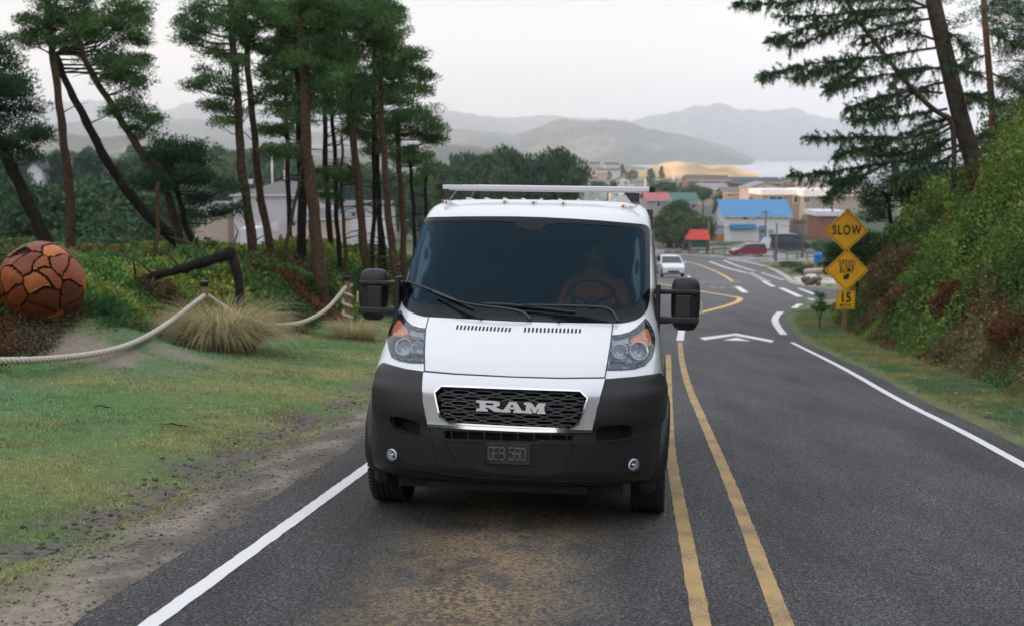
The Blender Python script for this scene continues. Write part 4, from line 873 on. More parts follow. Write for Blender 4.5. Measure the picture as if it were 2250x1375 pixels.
HLL = [(881.7,684),(870.5,692),(862.4,706.5),(855.3,726.8),(853.2,747),(856.3,767.6),(862.4,783.8),(876.6,791),(901,796),(931.6,797),(932.5,760),(935.7,722.8),(921.4,721.7),(905,716.6),(891,704.4),(884.8,692)]
CHR = [(934,821),(1022.6,828.3),(1126.6,833.7),(1230.6,836),(1326,836),(1315.5,870),(1306,910),(1298,950),(1161,947.5),(1022.6,941),(943,936.7),(937,900),(933,866.7)]
GRO = [(974,851),(1120,856.5),(1272,861.5),(1287.8,875.3),(1278,905),(1268.7,929),(1248,941),(1120,936),(991.4,929),(970.6,913.5),(964,885),(960,863)]
def scaled(P, k, kx=None):
    c = np.mean(P, 0); return [tuple(c+(np.array(p)-c)*((kx or k), k)) for p in P]
BR = [(1326.5,836.5),(1386.6,831.5),(1426,825.5),(1443,821),(1456,833),(1455,870),(1450,920),(1441,960),(1431.6,992),(1419,1020),(1403,1039),(1385,1048),(1330,1051.5),(1272,1053),(1283,1010),(1300,940),(1308,900),(1317,866)]
BL = [(934,820.5),(894,814.8),(866,807),(849,801),(840,806),(832,822),(829,866),(830,918),(836,974),(846,1008),(862,1021),(900,1027),(962,1037.5),(956,1010),(943,939.5),(934,880)]
BC = [(943.5,938),(1022.6,942.5),(1161,949),(1298,952),(1284,1008),(1272,1052.5),(1126.6,1046),(1030,1041),(963,1037),(957,1008)]
INTR = [(974,944),(1120,951),(1262,955),(1258,970),(1120,967),(978,962)]      # slot under the chrome
SCR = [(1310,937.5),(1330,933),(1382,931.5),(1387,945),(1383,962),(1320,968),(1308,966),(1306,955)]
SCL = [(864,911),(920,924),(926,938),(927,950),(918,954.5),(880,944),(866,938),(861,925)]
LIP = [(1035,1018),(1120,1026),(1240,1026),(1228,1037),(1200,1043),(1120,1040),(1060,1034)]
# shell
def shell():
    rings = []
    for r, g in zip(ROWS, GR):
        z, W_, y0, yb, n_, yr = r
        sy = np.linspace(yb, yr-.22, 40)[1:]; right = [(W_, y, z) for y in sy]
        th = np.linspace(0, math.pi, 26)[1:-1]; c_, s_ = np.cos(th), np.sin(th)
        back = [(W_*np.sign(c)*abs(c)**.4, yr-.22+.22*s**.4, z) for c, s in zip(c_, s_)]
        left = [(-W_, y, z) for y in sy[::-1]]
        rings.append(np.concatenate([g, right, back, left]))
    A = np.array(rings); nv, nu = A.shape[:2]
    holes = [np.array(uvpoly(scaled(WI, 1.03, 1.02))), np.array(uvpoly(scaled(GRO, 1.02))), np.array(uvpoly(scaled(HLR, .97))), np.array(uvpoly(scaled(HLL, .97))),
             np.array(uvpoly(scaled(INTR, .9, .99))), np.array(uvpoly(scaled(SCR, .95))), np.array(uvpoly(scaled(SCL, .95)))]
    jj, ii = np.meshgrid(np.arange(nv-1), np.arange(nu), indexing='ij'); jj = jj.ravel(); ii = ii.ravel()
    cu, cv = ii+.5, jj+.5; drop = np.zeros(len(ii), bool); fr = ii < NF-1
    for h in holes: drop |= fr & inside(h, cu, cv)
    c = (A[jj,ii]+A[jj+1,(ii+1) % nu])/2
    for wy in (.95, .95+3.0): drop |= (np.abs(c[:,0]) > .6) & ((c[:,1]-wy)**2+(c[:,2]-.37)**2 < .40**2)
    for a, b, z0, z1 in ((1.35,2.28,1.36,1.98),): drop |= (np.abs(c[:,0]) > .8) & (c[:,1] > 1.45+(c[:,2]-1.36)*.9) & (c[:,1] < b) & (c[:,2] > 1.38) & (c[:,2] < 1.96) & (ii >= NF-1)
    ii, jj = ii[~drop], jj[~drop]; i2 = (ii+1) % nu
    F = np.stack([jj*nu+ii, jj*nu+i2, (jj+1)*nu+i2, (jj+1)*nu+ii], 1)
    V = A.reshape(-1, 3); cc_ = V[F].mean(1); low = (cc_[:,2] < .985-.10*sstep(.5,.95,np.abs(cc_[:,0]))) & (cc_[:,1] < .95)
    me = bpy.data.meshes.new('bumper_backing'); me.from_pydata(V.tolist(), [], F[low].tolist()); me.polygons.foreach_set('use_smooth', [True]*int(low.sum())); me.materials.append(PLAST); me.update()
    bm = bmesh.new(); bm.from_mesh(me); bmesh.ops.delete(bm, geom=[v for v in bm.verts if not v.link_faces], context='VERTS'); bm.to_mesh(me); bm.free()
    o = bpy.data.objects.new('bumper_backing', me); COL.objects.link(o); o.parent = van
    F = F[~low]; fs = F.tolist()+[list(range((nv-1)*nu, nv*nu)), list(range(nu))[::-1]]
    me = bpy.data.meshes.new('body'); me.from_pydata(V.tolist(), [], fs); me.polygons.foreach_set('use_smooth', [True]*len(fs)); me.materials.append(PAINT); me.update()
    o = bpy.data.objects.new('body', me); COL.objects.link(o); o.parent = van; return o
body = shell()
# windscreen
windscreen = patch('windscreen', WS, .004, GLASS, .004, rnd=1)
patch('windscreen_band', WS, .0065, FRIT, .006, holes=[WI], rnd=1, hr=1, parent=windscreen)
ribbon('seal', WS, .008, .004, SEAL, 1, True, parent=windscreen)
# hood and shut lines
hood = patch('hood', HOOD, .006, PAINT, .008)
for P in ([(942.4,698),(935,729),(933.2,775),(933.8,820)], [(1346.5,712),(1340,764),(1334,800),(1327.5,834)]): ribbon('panel_gap', P, .008, .0068, SEAL, parent=hood)
ribbon('panel_gap', [(934,821),(1003,827),(1129,833.3),(1234,836),(1327,835)], .011, .034, SEAL, parent=hood)
vent_slots = [((1006.6+i*8.2, 715.3+i*.42), (1003.8+i*8.2, 725.3+i*.4)) for i in range(15)]+[((1154.5+i*8.6, 720.3+i*.25), (1153+i*8.6, 731.5+i*.15)) for i in range(15)]
def slots(name, segs, wd, off, m, parent):
    mb = MB()
    for a, b in segs:
        U = np.array([uv(*a), uv(*b)]); P = S(U[:,0], U[:,1])+SN(U[:,0], U[:,1])*off; n_ = SN(U[:,0], U[:,1])[0]
        t = P[1]-P[0]; b_ = np.cross(t, n_); b_ /= np.linalg.norm(b_); b_ *= wd/2; tt = t*.12
        V = [P[0]-b_*.5, P[0]+b_*.5, P[0]+tt+b_, P[1]-tt+b_, P[1]+b_*.5, P[1]-b_*.5, P[1]-tt-b_, P[0]+tt-b_]
        mb.add(V+[v-n_*.004 for v in V], [tuple(range(8))]+[(i, (i+1) % 8, 8+(i+1) % 8, 8+i) for i in range(8)])
    return mb.build(name, m, parent)
NAVY = mat('dark_slot', (.008,.008,.02), rough=.7)
slots('hood_vent', vent_slots[:15], .0135, .0072, NAVY, hood); slots('hood_vent', vent_slots[15:], .0135, .0072, NAVY, hood)
# chrome surround + grille
grille = patch('grille_surround', CHR, .022, SATIN, .03, holes=[GRO], offf=lambda U: .018*np.exp(-((U[:,1]-np.median(U[:,1]))/7)**2))
ribbon('grille_trim', scaled(GRO, 1.0), .010, .046, CHROME, closed=True, parent=grille, th=.03)
ribbon('chrome_strip', [(943,933.5),(1022.6,938),(1161,944.5),(1299,946.5)], .02, .030, CHROME, parent=grille, th=.02)
pocket('grille_recess', scaled(GRO, 1.03), .12, DARK, parent=grille, off=.02)
def grille_mesh():
    mb = MB(); A = np.array(uvpoly(GRO))
    def seg(p, q):
        n = 4; pts = []
        for k in range(n):
            a = k/n; b = (k+1)/n; p1 = (p[0]+(q[0]-p[0])*a, p[1]+(q[1]-p[1])*a); p2 = (p[0]+(q[0]-p[0])*b, p[1]+(q[1]-p[1])*b)
            u1 = g2(p1); u2 = g2(p2)
            if inside(A, *map(np.array, ([u1[0]], [u1[1]])))[0] and inside(A, np.array([u2[0]]), np.array([u2[1]]))[0]:
                P = S(np.array([u1[0],u2[0]]), np.array([u1[1],u2[1]])); N = SN(np.array([u1[0],u2[0]]), np.array([u1[1],u2[1]]))
                d = P[1]-P[0]; b_ = np.cross(d, N[0]); b_ /= np.linalg.norm(b_)+1e-9; h = .0035
                V = [P[0]+b_*h, P[0]-b_*h, P[1]-b_*h, P[1]+b_*h]; V2 = [v-N[0]*.03 for v in V]
                mb.add(V+V2, [(0,1,2,3),(0,4,5,1),(2,6,7,3),(0,3,7,4),(1,5,6,2)])
    U0, V0 = A.min(0); U1, V1 = A.max(0)
    def g2(p): return (U0+(U1-U0)*p[0], V0+(V1-V0)*p[1])
    cw, ch = 1/6.2, 1/6.6                      # hexagon pitch
    for r in range(-1, 9):
        for c in range(-1, 9):
            x = (c+(.5 if r % 2 else 0))*cw; y = r*ch*.98; a = cw*.23; b = cw*.5; hh = ch*.38
            pts = [(x-b, y), (x-a, y-hh), (x+a, y-hh), (x+b, y), (x+a, y+hh), (x-a, y+hh)]
            for i in range(6): seg(pts[i], pts[(i+1) % 6])
    return mb.build('grille_mesh', mat('grille_plastic', (.045,.047,.052), rough=.35), grille)
grille_mesh()
# RAM lettering
def letters():
    a, b = vloc(1046,902,y=-.012), vloc(1198,909,y=-.012); t = vloc(1048,879,y=-.012); Wd = (b-a).length; Ht = (t-a).length*1.0; ex = (b-a).normalized(); ez = Vector((0,0,1))
    Rr = [[(0,0),(0,.22),(.05,.24),(.05,.76),(0,.8),(0,1),(.27,1),(.34,.9),(.34,.6),(.28,.45),(.37,.2),(.37,0),(.27,0),(.17,.38),(.14,.38),(.14,.22),(.17,.2),(.17,0)], [(.14,.60),(.14,.80),(.24,.80),(.25,.76),(.25,.64),(.24,.60)]]
    Aa = [[(.35,0),(.35,.2),(.40,.24),(.47,.9),(.47,1),(.58,1),(.66,.24),(.70,.2),(.70,0),(.54,0),(.54,.2),(.57,.2),(.56,.32),(.48,.32),(.47,.2),(.5,.2),(.5,0)], [(.495,.50),(.545,.50),(.525,.78),(.515,.78)]]
    Mm = [[(.69,0),(.69,.2),(.72,.24),(.72,.78),(.69,.82),(.69,1),(.80,1),(.85,.55),(.90,1),(1,1),(1,.82),(.985,.78),(.985,.24),(1,.2),(1,0),(.88,0),(.88,.2),(.90,.22),(.90,.55),(.86,.05),(.83,.05),(.79,.55),(.79,.22),(.81,.2),(.81,0)]]
    for L in (Rr, Aa, Mm):
        V = []; ed = []
        for lp in L:
            o_ = len(V); V += [Vector(p) for p in lp]; ed += [(o_+i, o_+(i+1) % len(lp)) for i in range(len(lp))]
        vo, eo, fo, *_ = delaunay_2d_cdt(V, ed, [], 1, 1e-5); VV = np.array([(v.x, v.y) for v in vo]); FF = []
        for f in fo:
            c = VV[list(f)].mean(0); c = (np.array([c[0]]), np.array([c[1]]))
            if inside(np.array(L[0]), *c)[0] and not (len(L) > 1 and inside(np.array(L[1]), *c)[0]): FF.append(f)
        P3 = [a+ex*Wd*p[0]+ez*Ht*p[1] for p in VV]; bk = [p+Vector((0,.02,0)) for p in P3]; n_ = len(P3); fs = [tuple(f) for f in FF]
        for i, j in ed: fs.append((i, j, n_+j, n_+i))
        mb = MB(); mb.add(P3+bk, fs); mb.build('emblem', EMB, grille)
letters()
mbk = MB(); _a, _b = vloc(1052,898,y=.01), vloc(1192,890,y=.01); mbk.box(((_a.x+_b.x)/2, .012, (_a.z+_b.z)/2), (_b.x-_a.x, .012, .07)); mbk.build('emblem_mount', DARK, grille)
# bumper
bumper = patch('bumper', BC, .012, PLAST, .03, holes=[INTR], rnd=0)
_vm = float(np.interp(.70, ROWS[:,0], np.arange(NV))); _vt = float(np.interp(.93, ROWS[:,0], np.arange(NV)))
_sh = lambda U: .026/(1+np.exp(-(U[:,1]-_vm)/.9))-.012*np.clip((U[:,1]-_vt+5)/6, 0, 1)**2
patch('bumper_corner', BR, .014, PLAST, .035, holes=[SCR], parent=bumper, hr=1, offf=_sh); patch('bumper_corner', BL, .014, PLAST, .035, holes=[SCL], parent=bumper, hr=1, offf=_sh)
for P_ in ([(978,967),(990,990),(1002,1014)],[(1262,974),(1252,996),(1240,1022)]): ribbon('bumper_crease', P_, .006, .0155, PLAST2, parent=bumper)
ribbon('panel_gap', [(1327,837),(1317,866),(1308,900),(1300,940),(1283,1010),(1272,1052)], .006, .018, SEAL, parent=bumper); ribbon('panel_gap', [(934,821),(934,880),(943,939.5),(956,1010),(962,1036)], .006, .018, SEAL, parent=bumper)
for nm, P in (('air_intake', INTR), ('side_scoop', SCR), ('side_scoop', SCL)): pocket(nm, scaled(P, 1.02), .09, DARK, parent=bumper, off=.008, rnd=1 if P is not INTR else 0)
for x_ in np.linspace(992, 1246, 8): ribbon('intake_bar', [(x_, 945+(x_-974)*.036), (x_+1, 965+(x_-974)*.03)], .006, .004, PLAST, parent=bumper, th=.03)
patch('lower_mesh', LIP, .0135, mat('lower_grid', (.010,.010,.011), rough=.6, bump=.01, bscale=120), .004, parent=bumper, rnd=1)
ribbon('bumper_crease', [(975,968),(1120,974),(1262,976)], .006, .0155, PLAST2, parent=bumper); ribbon('bumper_crease', [(870,1020),(930,1030),(1030,1043),(1120,1047),(1272,1054),(1385,1049),(1412,1029)], .010, .024, PLAST2, parent=bumper, rnd=1, th=.02)
# under tray
mb = MB(); mb.box((0,.62,.272), (1.05,.9,.05)); mb.box((0,2.6,.36), (1.3,3.6,.14)); mb.box((0,.55,.33), (1.5,.5,.2)); mb.build('underbody', DARK, van)
for s in (-1,1):
    for wy in (.95,3.95): 
        mb = MB(); x0, x1 = s*.58, s*.99; n_ = 20; V = []
        for i in range(n_+1):
            th = math.pi*i/n_; V += [(x0, wy-.43*math.cos(th), .30+.52*math.sin(th)), (x1, wy-.43*math.cos(th), .30+.52*math.sin(th))]
        mb.add(V, [(2*i,2*i+1,2*i+3,2*i+2) for i in range(n_)]+[tuple(2*i for i in range(n_+1))]); mb.build('wheel_housing', DARK, van)
for P_ in ([(846,984),(862,982),(880,995),(886,1008),(884,1023),(862,1017),(851,1004)],[(1411,1003),(1407,1015),(1398,1030),(1386,1037),(1372,1036),(1368,1012),(1385,1000)]): patch('fog_recess', P_, .0175, DARK, .006, parent=bumper, rnd=1)
ribbon('bumper_crease', [(862,937),(880,945),(916,956),(929,952)], .007, .022, PLAST2, parent=bumper, rnd=1); ribbon('bumper_crease', [(1308,969),(1345,970),(1385,964),(1408,961)], .007, .022, PLAST2, parent=bumper, rnd=1)
# number plate
pl = vloc(1068,971,y=-.03); pr = vloc(1165,1022,y=-.03); pw, ph = pr.x-pl.x, pl.z-pr.z; pcx, pcz = (pl.x+pr.x)/2, (pl.z+pr.z)/2
mb = MB(); mb.box((pcx,-.022,pcz), (pw,.014,ph)); plate = mb.build('number_plate', mat('plate_black', (.020,.021,.023), rough=.45), van, bevel=.005)
GL = {'G':[[(1,.85),(.8,1),(.2,1),(0,.85),(0,.15),(.2,0),(.8,0),(1,.15),(1,.5),(.55,.5)]],'E':[[(1,1),(0,1),(0,0),(1,0)],[(0,.5),(.8,.5)]],'B':[[(0,0),(0,1),(.75,1),(.95,.88),(.95,.62),(.75,.52),(0,.52)],[(.75,.52),(1,.4),(1,.12),(.78,0),(0,0)]],
 '5':[[(1,1),(.05,1),(.05,.58),(.75,.6),(1,.45),(1,.15),(.8,0),(.2,0),(0,.15)]],'6':[[(1,.88),(.8,1),(.2,1),(0,.85),(0,.15),(.2,0),(.8,0),(1,.15),(1,.42),(.8,.55),(.2,.55),(0,.42)]],'0':[[(.2,0),(.8,0),(1,.15),(1,.85),(.8,1),(.2,1),(0,.85),(0,.15),(.2,0)]]}
mb = MB(); cwid = pw*.105
for i, ch in enumerate('GEB 560'):
    if ch == ' ': continue
    ox = pcx-pw*.44+i*pw*.127+(0 if i < 3 else -.012)
    for st in GL[ch]: mb.tube([(ox+p[0]*cwid, -.0300, pcz-ph*.28+p[1]*ph*.56) for p in st], .0065, 6)
mb.build('plate_characters', mat('plate_letters', (.085,.087,.092), rough=.3), plate, smooth=True)
mb = MB(); 
for q in ((-1,1),(1,1),(1,-1),(-1,-1)): pass
fr_ = [(pcx+sx*pw*.485, -.029, pcz+sz*ph*.46) for sx, sz in ((-1,-1),(1,-1),(1,1),(-1,1),(-1,-1))]; mb.tube(fr_, .003, 6); mb.build('plate_rim', mat('plate_black', ()), plate, smooth=True)
# fog lamps
for px_, py_ in ((868,997),(1386.5,1018.5)):
    u_, v_ = uv(px_, py_); P = S(u_, v_); N = SN(u_, v_); q = Vector(N).to_track_quat('Z', 'Y').to_matrix().to_4x4(); q.translation = Vector(P+N*.034)
    def lathe_at(prof, n, Mx):
        m_ = MB(); m_.lathe(prof, n=n); m_.v = [tuple(Mx @ Vector(v)) for v in m_.v]; return m_
    fg = lathe_at([(.001,-.03),(.018,-.022),(.033,-.004),(.037,.004),(.039,.004),(.041,0),(.041,-.01)], 24, q).build('fog_lamp', mat('fog_reflector', (.82,.84,.88), rough=.2, metal=.25, bump=.012, bscale=130), van, smooth=True)
    lathe_at([(.0,.014),(.02,.013),(.036,.008),(.040,.004)], 20, q).build('lens', LENS, fg, smooth=True)
    lathe_at([(.0,.0),(.010,-.004),(.013,-.02)], 12, q).build('bulb', CHROME, fg, smooth=True)
# headlamps
def headlamp(P, right):
    h = pocket('headlight', scaled(P, 1.0), .075, mat('lamp_housing', (.42,.46,.52), rough=.25, metal=.65, bump=.004, bscale=70), off=.003)
    ribbon('bezel', P, .011, .006, mat('lamp_bezel', (.07,.095,.12), rough=.25, metal=.3), closed=True, parent=h, th=.01)
    c = np.mean(P, 0)
    def bowl(px, py, r, dp=-.02, d=.05):
        u_, v_ = uv(px, py); Pp = S(u_, v_); N = SN(u_, v_); N = N*.35+np.array([0,-.9,.15]); N /= np.linalg.norm(N); q = Vector(N).to_track_quat('Z','Y').to_matrix().to_4x4(); q.translation = Vector(Pp)+Vector(N)*dp
        m_ = MB(); m_.lathe([(r*.12,-d),(r*.35,-d*.9),(r*.62,-d*.66),(r*.85,-d*.3),(r,0),(r*1.06,.002),(r*1.08,-.004)], n=28); m_.v = [tuple(q @ Vector(v)) for v in m_.v]; b_ = m_.build('reflector', mat('reflector', (.70,.74,.80), rough=.12, metal=.85, bump=.006, bscale=110), h, smooth=True)
        m_ = MB(); m_.sphere((0,0,-d*.55), (r*.17,r*.17,r*.25), 10, 8); m_.v = [tuple(q @ Vector(v)) for v in m_.v]; m_.build('bulb', mat('bulb_glass', (.25,.22,.2), rough=.1), b_, smooth=True)
    if right:
        bowl(1363,769,.050); bowl(1405,768,.060)
        am = [(1386,750),(1388,739),(1402,732),(1413,724),(1424,716),(1432,733),(1435,750),(1433,757),(1410,752)]
        bars = [[(1342,757),(1385,754),(1410,750),(1423,752),(1424,765)],[(1380,756),(1379,786)],[(1341,791),(1370,789),(1378,794),(1395,794),(1415,788)],[(1337,807),(1365,807),(1395,804),(1412,796),(1424,780),(1427,765)]]
        rib = [(1346,744),(1366,742),(1382,737),(1383,750),(1346,754)]
        blk = [(1345,796),(1366,794),(1371,799),(1368,804),(1344,804)]
    else:
        bowl(917,762,.044); bowl(885,759,.056)
        am = [(857,728),(862,712),(870,701),(877,700),(885,712),(896,723),(897,732),(878,734),(858,733)]
        bars = [[(858,735),(880,736),(905,740),(929,743)],[(885,778),(895,777),(903,772),(928,775)],[(862,782),(880,787),(905,791),(929,792)],[(860,740),(863,765),(870,780)]]
        rib = [(899,719),(915,725),(931,726),(930,738),(899,733)]
        blk = [(903,779),(928,780),(928,788),(900,786)]
    patch('indicator', am, -.012, AMBER, .03, parent=h, rnd=1)
    patch('reflector_panel', rib, -.015, mat('reflector', ()), .02, parent=h)
    patch('side_reflector', blk, -.02, mat('lamp_grid', (.16,.16,.17), rough=.3, metal=.6, bump=.006, bscale=140), .02, parent=h)
    for b_ in bars: ribbon('trim_strip', b_, .009, -.010, CHROME, parent=h, th=.03, rnd=1)
    patch('lens', P, .007, LENS, .006, parent=h)
headlamp(HLR, True); headlamp(HLL, False)
# roof marker lamps
for px_, py_ in ((982,446),(1110,445.5),(1173,447),(1238,449),(1369,455)):
    u_, v_ = uv(px_, py_); P = S(u_, v_); N = SN(u_, v_); m_ = MB(); m_.sphere((P[0], P[1], P[2]), (.027,.045,.024), 12, 8); k_ = m_.build('marker_lamp', mat('marker_lens', (.75,.72,.72), rough=.15, coat=1), van, smooth=True)
    m_ = MB(); m_.sphere((P[0], P[1]-.036, P[2]+.005), (.011,.014,.012), 8, 6); m_.build('bulb', mat('marker_bulb', (.7,.12,.03), rough=.3), k_, smooth=True)
# wipers
def surf_tube(name, px, offs, rad, m, parent=None, n=8):
    U = [uv(*p) for p in px]; P = [Vector(S(*u)+SN(*u)*o_) for u, o_ in zip(U, offs)]
    P = [Vector(p) for p in chaikin3(P)]; 
    r_ = list(np.interp(np.linspace(0,1,len(P)), np.linspace(0,1,len(rad)), rad)) if hasattr(rad,'__len__') else rad
    mb = MB(); mb.tube(P, r_, n); return mb.build(name, m, parent or van, smooth=True)
def chaikin3(P, it=2):
    for _ in range(it):
        Q = [P[0]]
        for a, b in zip(P, P[1:]): Q += [a*.75+b*.25, a*.25+b*.75]
        P = Q+[P[-1]]
    return P
WB = mat('wiper_rubber', (.006,.006,.007), rough=.5)
w1 = surf_tube('wiper', [(955,650),(1010,676),(1060,687),(1110,692),(1150,698),(1166,708)], [.045,.055,.06,.06,.05,.02], [.006,.008,.010,.012,.014], PLAST2)
surf_tube('wiper_blade', [(898,621),(940,637),(975,651),(1010,667),(1041,682)], [.012]*5, [.008,.012,.013,.012,.008], WB, w1)
w2 = surf_tube('wiper', [(1150,679),(1240,684),(1300,688),(1330,690),(1345,700),(1357,712)], [.04,.055,.06,.06,.05,.02], [.006,.009,.011,.012,.014], PLAST2)
surf_tube('wiper_blade', [(1062,670),(1110,672),(1160,677),(1210,683),(1264,689)], [.012]*5, [.008,.012,.013,.012,.008], WB, w2)
for px_ in ((1057,703),(1228,709)):
    u_ = uv(*px_); P = S(*u_); m_ = MB(); m_.box((P[0],P[1]-.01,P[2]+.015),(.022,.03,.022)); m_.build('washer_jet', PLAST2, van, bevel=.004)
# side surface helper (x on the flank at y, z)
def flank(y, z):
    r = [np.interp(z, ROWS[:,0], ROWS[:,k]) for k in range(6)]; W_, y0, yb, n_ = r[1:5]
    if y >= yb: return W_
    return W_*max(0., 1-((yb-y)/(yb-y0))**n_)**(1/n_)
def side_panel(name, yz, off, m, s, parent=None, thick=.01):
    P = dens(yz, .05); V, F = tri(P, (), .07); pts = [Vector((s*(flank(a, b)+off), a, b)) for a, b in V]
    k = len(P); A = [Vector((s*(flank(a, b)+off), a, b)) for a, b in P]; B = [Vector((s*(flank(a, b)+off-thick), a, b)) for a, b in P]; n_ = len(pts)
    mb = MB(); mb.add(pts+A+B, [tuple(f) for f in F]+[(n_+i, n_+(i+1) % k, n_+k+(i+1) % k, n_+k+i) for i in range(k)]); return mb.build(name, m, parent or van)
for s in (1,-1):
    WY = [(1.22,1.40),(1.45,1.62),(1.62,1.80),(1.80,1.96),(1.92,1.985),(2.26,1.985),(2.26,1.40)]
    sw = side_panel('side_window', WY, .004, GLASSD, s)
    for i in range(len(WY)):
        a, b = WY[i], WY[(i+1) % len(WY)]; mb = MB(); mb.tube([(s*(flank(*a)+.004), *a), (s*(flank(*b)+.004), *b)], .008, 6); mb.build('window_seal', SEAL, sw)
    for yy, z0, z1 in ((1.12,.42,1.36),(2.32,.35,2.05)):
        mb = MB(); mb.tube([(s*(flank(yy, z)+.0), yy, z) for z in np.linspace(z0, z1, 10)], .004, 5); mb.build('panel_gap', SEAL, van)
    side_panel('sill_cladding', [(1.45,.22),(3.45,.22),(3.45,.50),(1.45,.50)], .012, PLAST, s, thick=.02)
    # arch flares
    for wy in (.95, 3.95):
        mb = MB(); n_ = 30; V = []; 
        a0, a1 = (R(-22), R(200))
        for i in range(n_+1):
            th = a0+(a1-a0)*i/n_; ca, sa = math.cos(th), math.sin(th)
            for rr, ox in ((.385,-.03),(.385,.045),(.405,.052),(.45,.045),(.475,.02),(.48,-.03)):
                yy, zz = wy+ca*rr, .37+sa*rr; V.append((s*(flank(max(yy,.45), max(zz,.3)) * (1 if yy > .62 else 1)+ox), yy, zz))
        F = [(i*6+k, i*6+(k+1) % 6, (i+1)*6+(k+1) % 6, (i+1)*6+k) for i in range(n_) for k in range(6)]
        mb.add(V, F); mb.build('arch_flare', PLAST, van, smooth=2)
    # mirrors
def mirror(s):
    x0, x1, y0 = 1.045, 1.262, 1.25; zc = 1.46 if s > 0 else 1.475; hh = .192
    mb = MB(); V = []; nu, nv = 28, 18
    def se(c, p): return math.copysign(abs(c)**p, c)
    for i in range(nv+1):
        ph = -math.pi/2+math.pi*i/nv
        for j in range(nu):
            th = 2*math.pi*j/nu; a = se(math.cos(ph), .45); b = se(math.sin(ph), .55)
            x = (x0+x1)/2+(x1-x0)/2*se(math.cos(th), .5)*a*(.96+.06*math.sin(ph)); y = .085*se(math.sin(th), .75)*a; z = hh*b
            if y < 0: y *= (1.0-.25*(abs(x-(x0+x1)/2)/(x1-x0)*2)**2)
            V.append((s*x, y0+y, zc+z))
    F = [(i*nu+j, i*nu+(j+1) % nu, (i+1)*nu+(j+1) % nu, (i+1)*nu+j) for i in range(nv) for j in range(nu)]
    mb.add(V, F); m = mb.build('side_mirror', PLAST, van, smooth=True)
    mb = MB(); mb.box((s*1.135, y0-.083, zc-.02), (.115,.022,.17)); mb.build('mirror_panel', PLAST2, m, bevel=.008)
    for zz, t in ((zc+.088,.034),(zc-.115,.05)):
        mb = MB(); mb.box((s*1.10, y0-.07, zz), (.30,.075,t)); mb.build('mirror_arm', PLAST, m, bevel=.012)
        mb = MB(); mb.box((s*.975, y0-.045, zz), (.11,.10,t*1.2)); mb.build('mirror_mount', PLAST, m, bevel=.012)
    mb = MB(); mb.box((s*.955, y0-.06, zc-.03), (.035,.16,.34)); mb.build('mirror_foot', PLAST, m, bevel=.012)
    mb = MB(); mb.box((s*1.268, y0-.03, zc-.02), (.012,.05,.085)); mb.build('indicator', mat('pale_lens', (.55,.50,.42), rough=.15, coat=1), m, bevel=.004)
    mb = MB(); mb.box((s*1.15, y0+.088, zc), (.17,.006,.30)); mb.build('mirror_glass', CHROME, m, bevel=.002)
mirror(1); mirror(-1)
# wheels
def wheel(s, wy):
    w_ = .235; xo = s*.915; mb = MB(); r = .372
    pr = [(.20,-w_/2+.02),(.30,-w_/2),(.345,-w_/2+.004),(.362,-w_/2+.018)]
    for k in range(5):
        a = -w_/2+.025+k*(w_-.05)/5; b = a+(w_-.05)/5
        pr += [(r, a+.004),(r, b-.006),(r-.009, b-.005),(r-.009, b+.003)]
    pr = pr[:-2]+[(.362,w_/2-.018),(.345,w_/2-.004),(.30,w_/2),(.20,w_/2-.02)]
    mb.lathe([(a, h) for a, h in pr], (xo, wy, .372), 'x', 72)
    wl = mb.build('wheel', RUB, van, smooth=2); mb = MB(); mb2 = MB()
    # tread blocks along the shoulders
    for k in range(72):
        th = 2*math.pi*k/72
        for q_, o_ in ((mb, -w_/2+.014), (mb2, w_/2-.014)):
            Mx = Matrix.Rotation(th, 4, 'X'); c = Mx @ Vector((0, 0, .366)); q_.box((xo+o_, wy+c.y, .372+c.z), (.026,.016,.012), M=Mx.to_3x3())
    mb.build('tread', RUB, wl); mb2 and mb2.build('tread', RUB, wl)
    mb = MB(); mb.lathe([(.205,.112),(.20,.09),(.19,.06),(.12,.05),(.06,.075),(.0,.08)] if s > 0 else [(.205,-.112),(.20,-.09),(.19,-.06),(.12,-.05),(.06,-.075),(.0,-.08)], (xo, wy, .372), 'x', 40); mb.build('rim', mat('wheel_steel', (.35,.36,.38), rough=.35, metal=.8), wl, smooth=True)
for s in (1,-1):
    for wy in (.95, 3.95): wheel(s, wy)
# rear lamps, rear window
mb = MB(); mb.box((0,4.945,1.7),(1.4,.04,.5)); mb.build('rear_window', GLASSD, van, bevel=.01)
for s in (1,-1): mb = MB(); mb.box((s*.93,4.9,1.1),(.06,.12,.4)); mb.build('tail_lamp', mat('red_lens', (.4,.01,.01), rough=.2), van, bevel=.01)
mb = MB(); mb.box((0,5.0,.42),(1.9,.12,.2)); mb.build('rear_bumper', PLAST, van, bevel=.02)
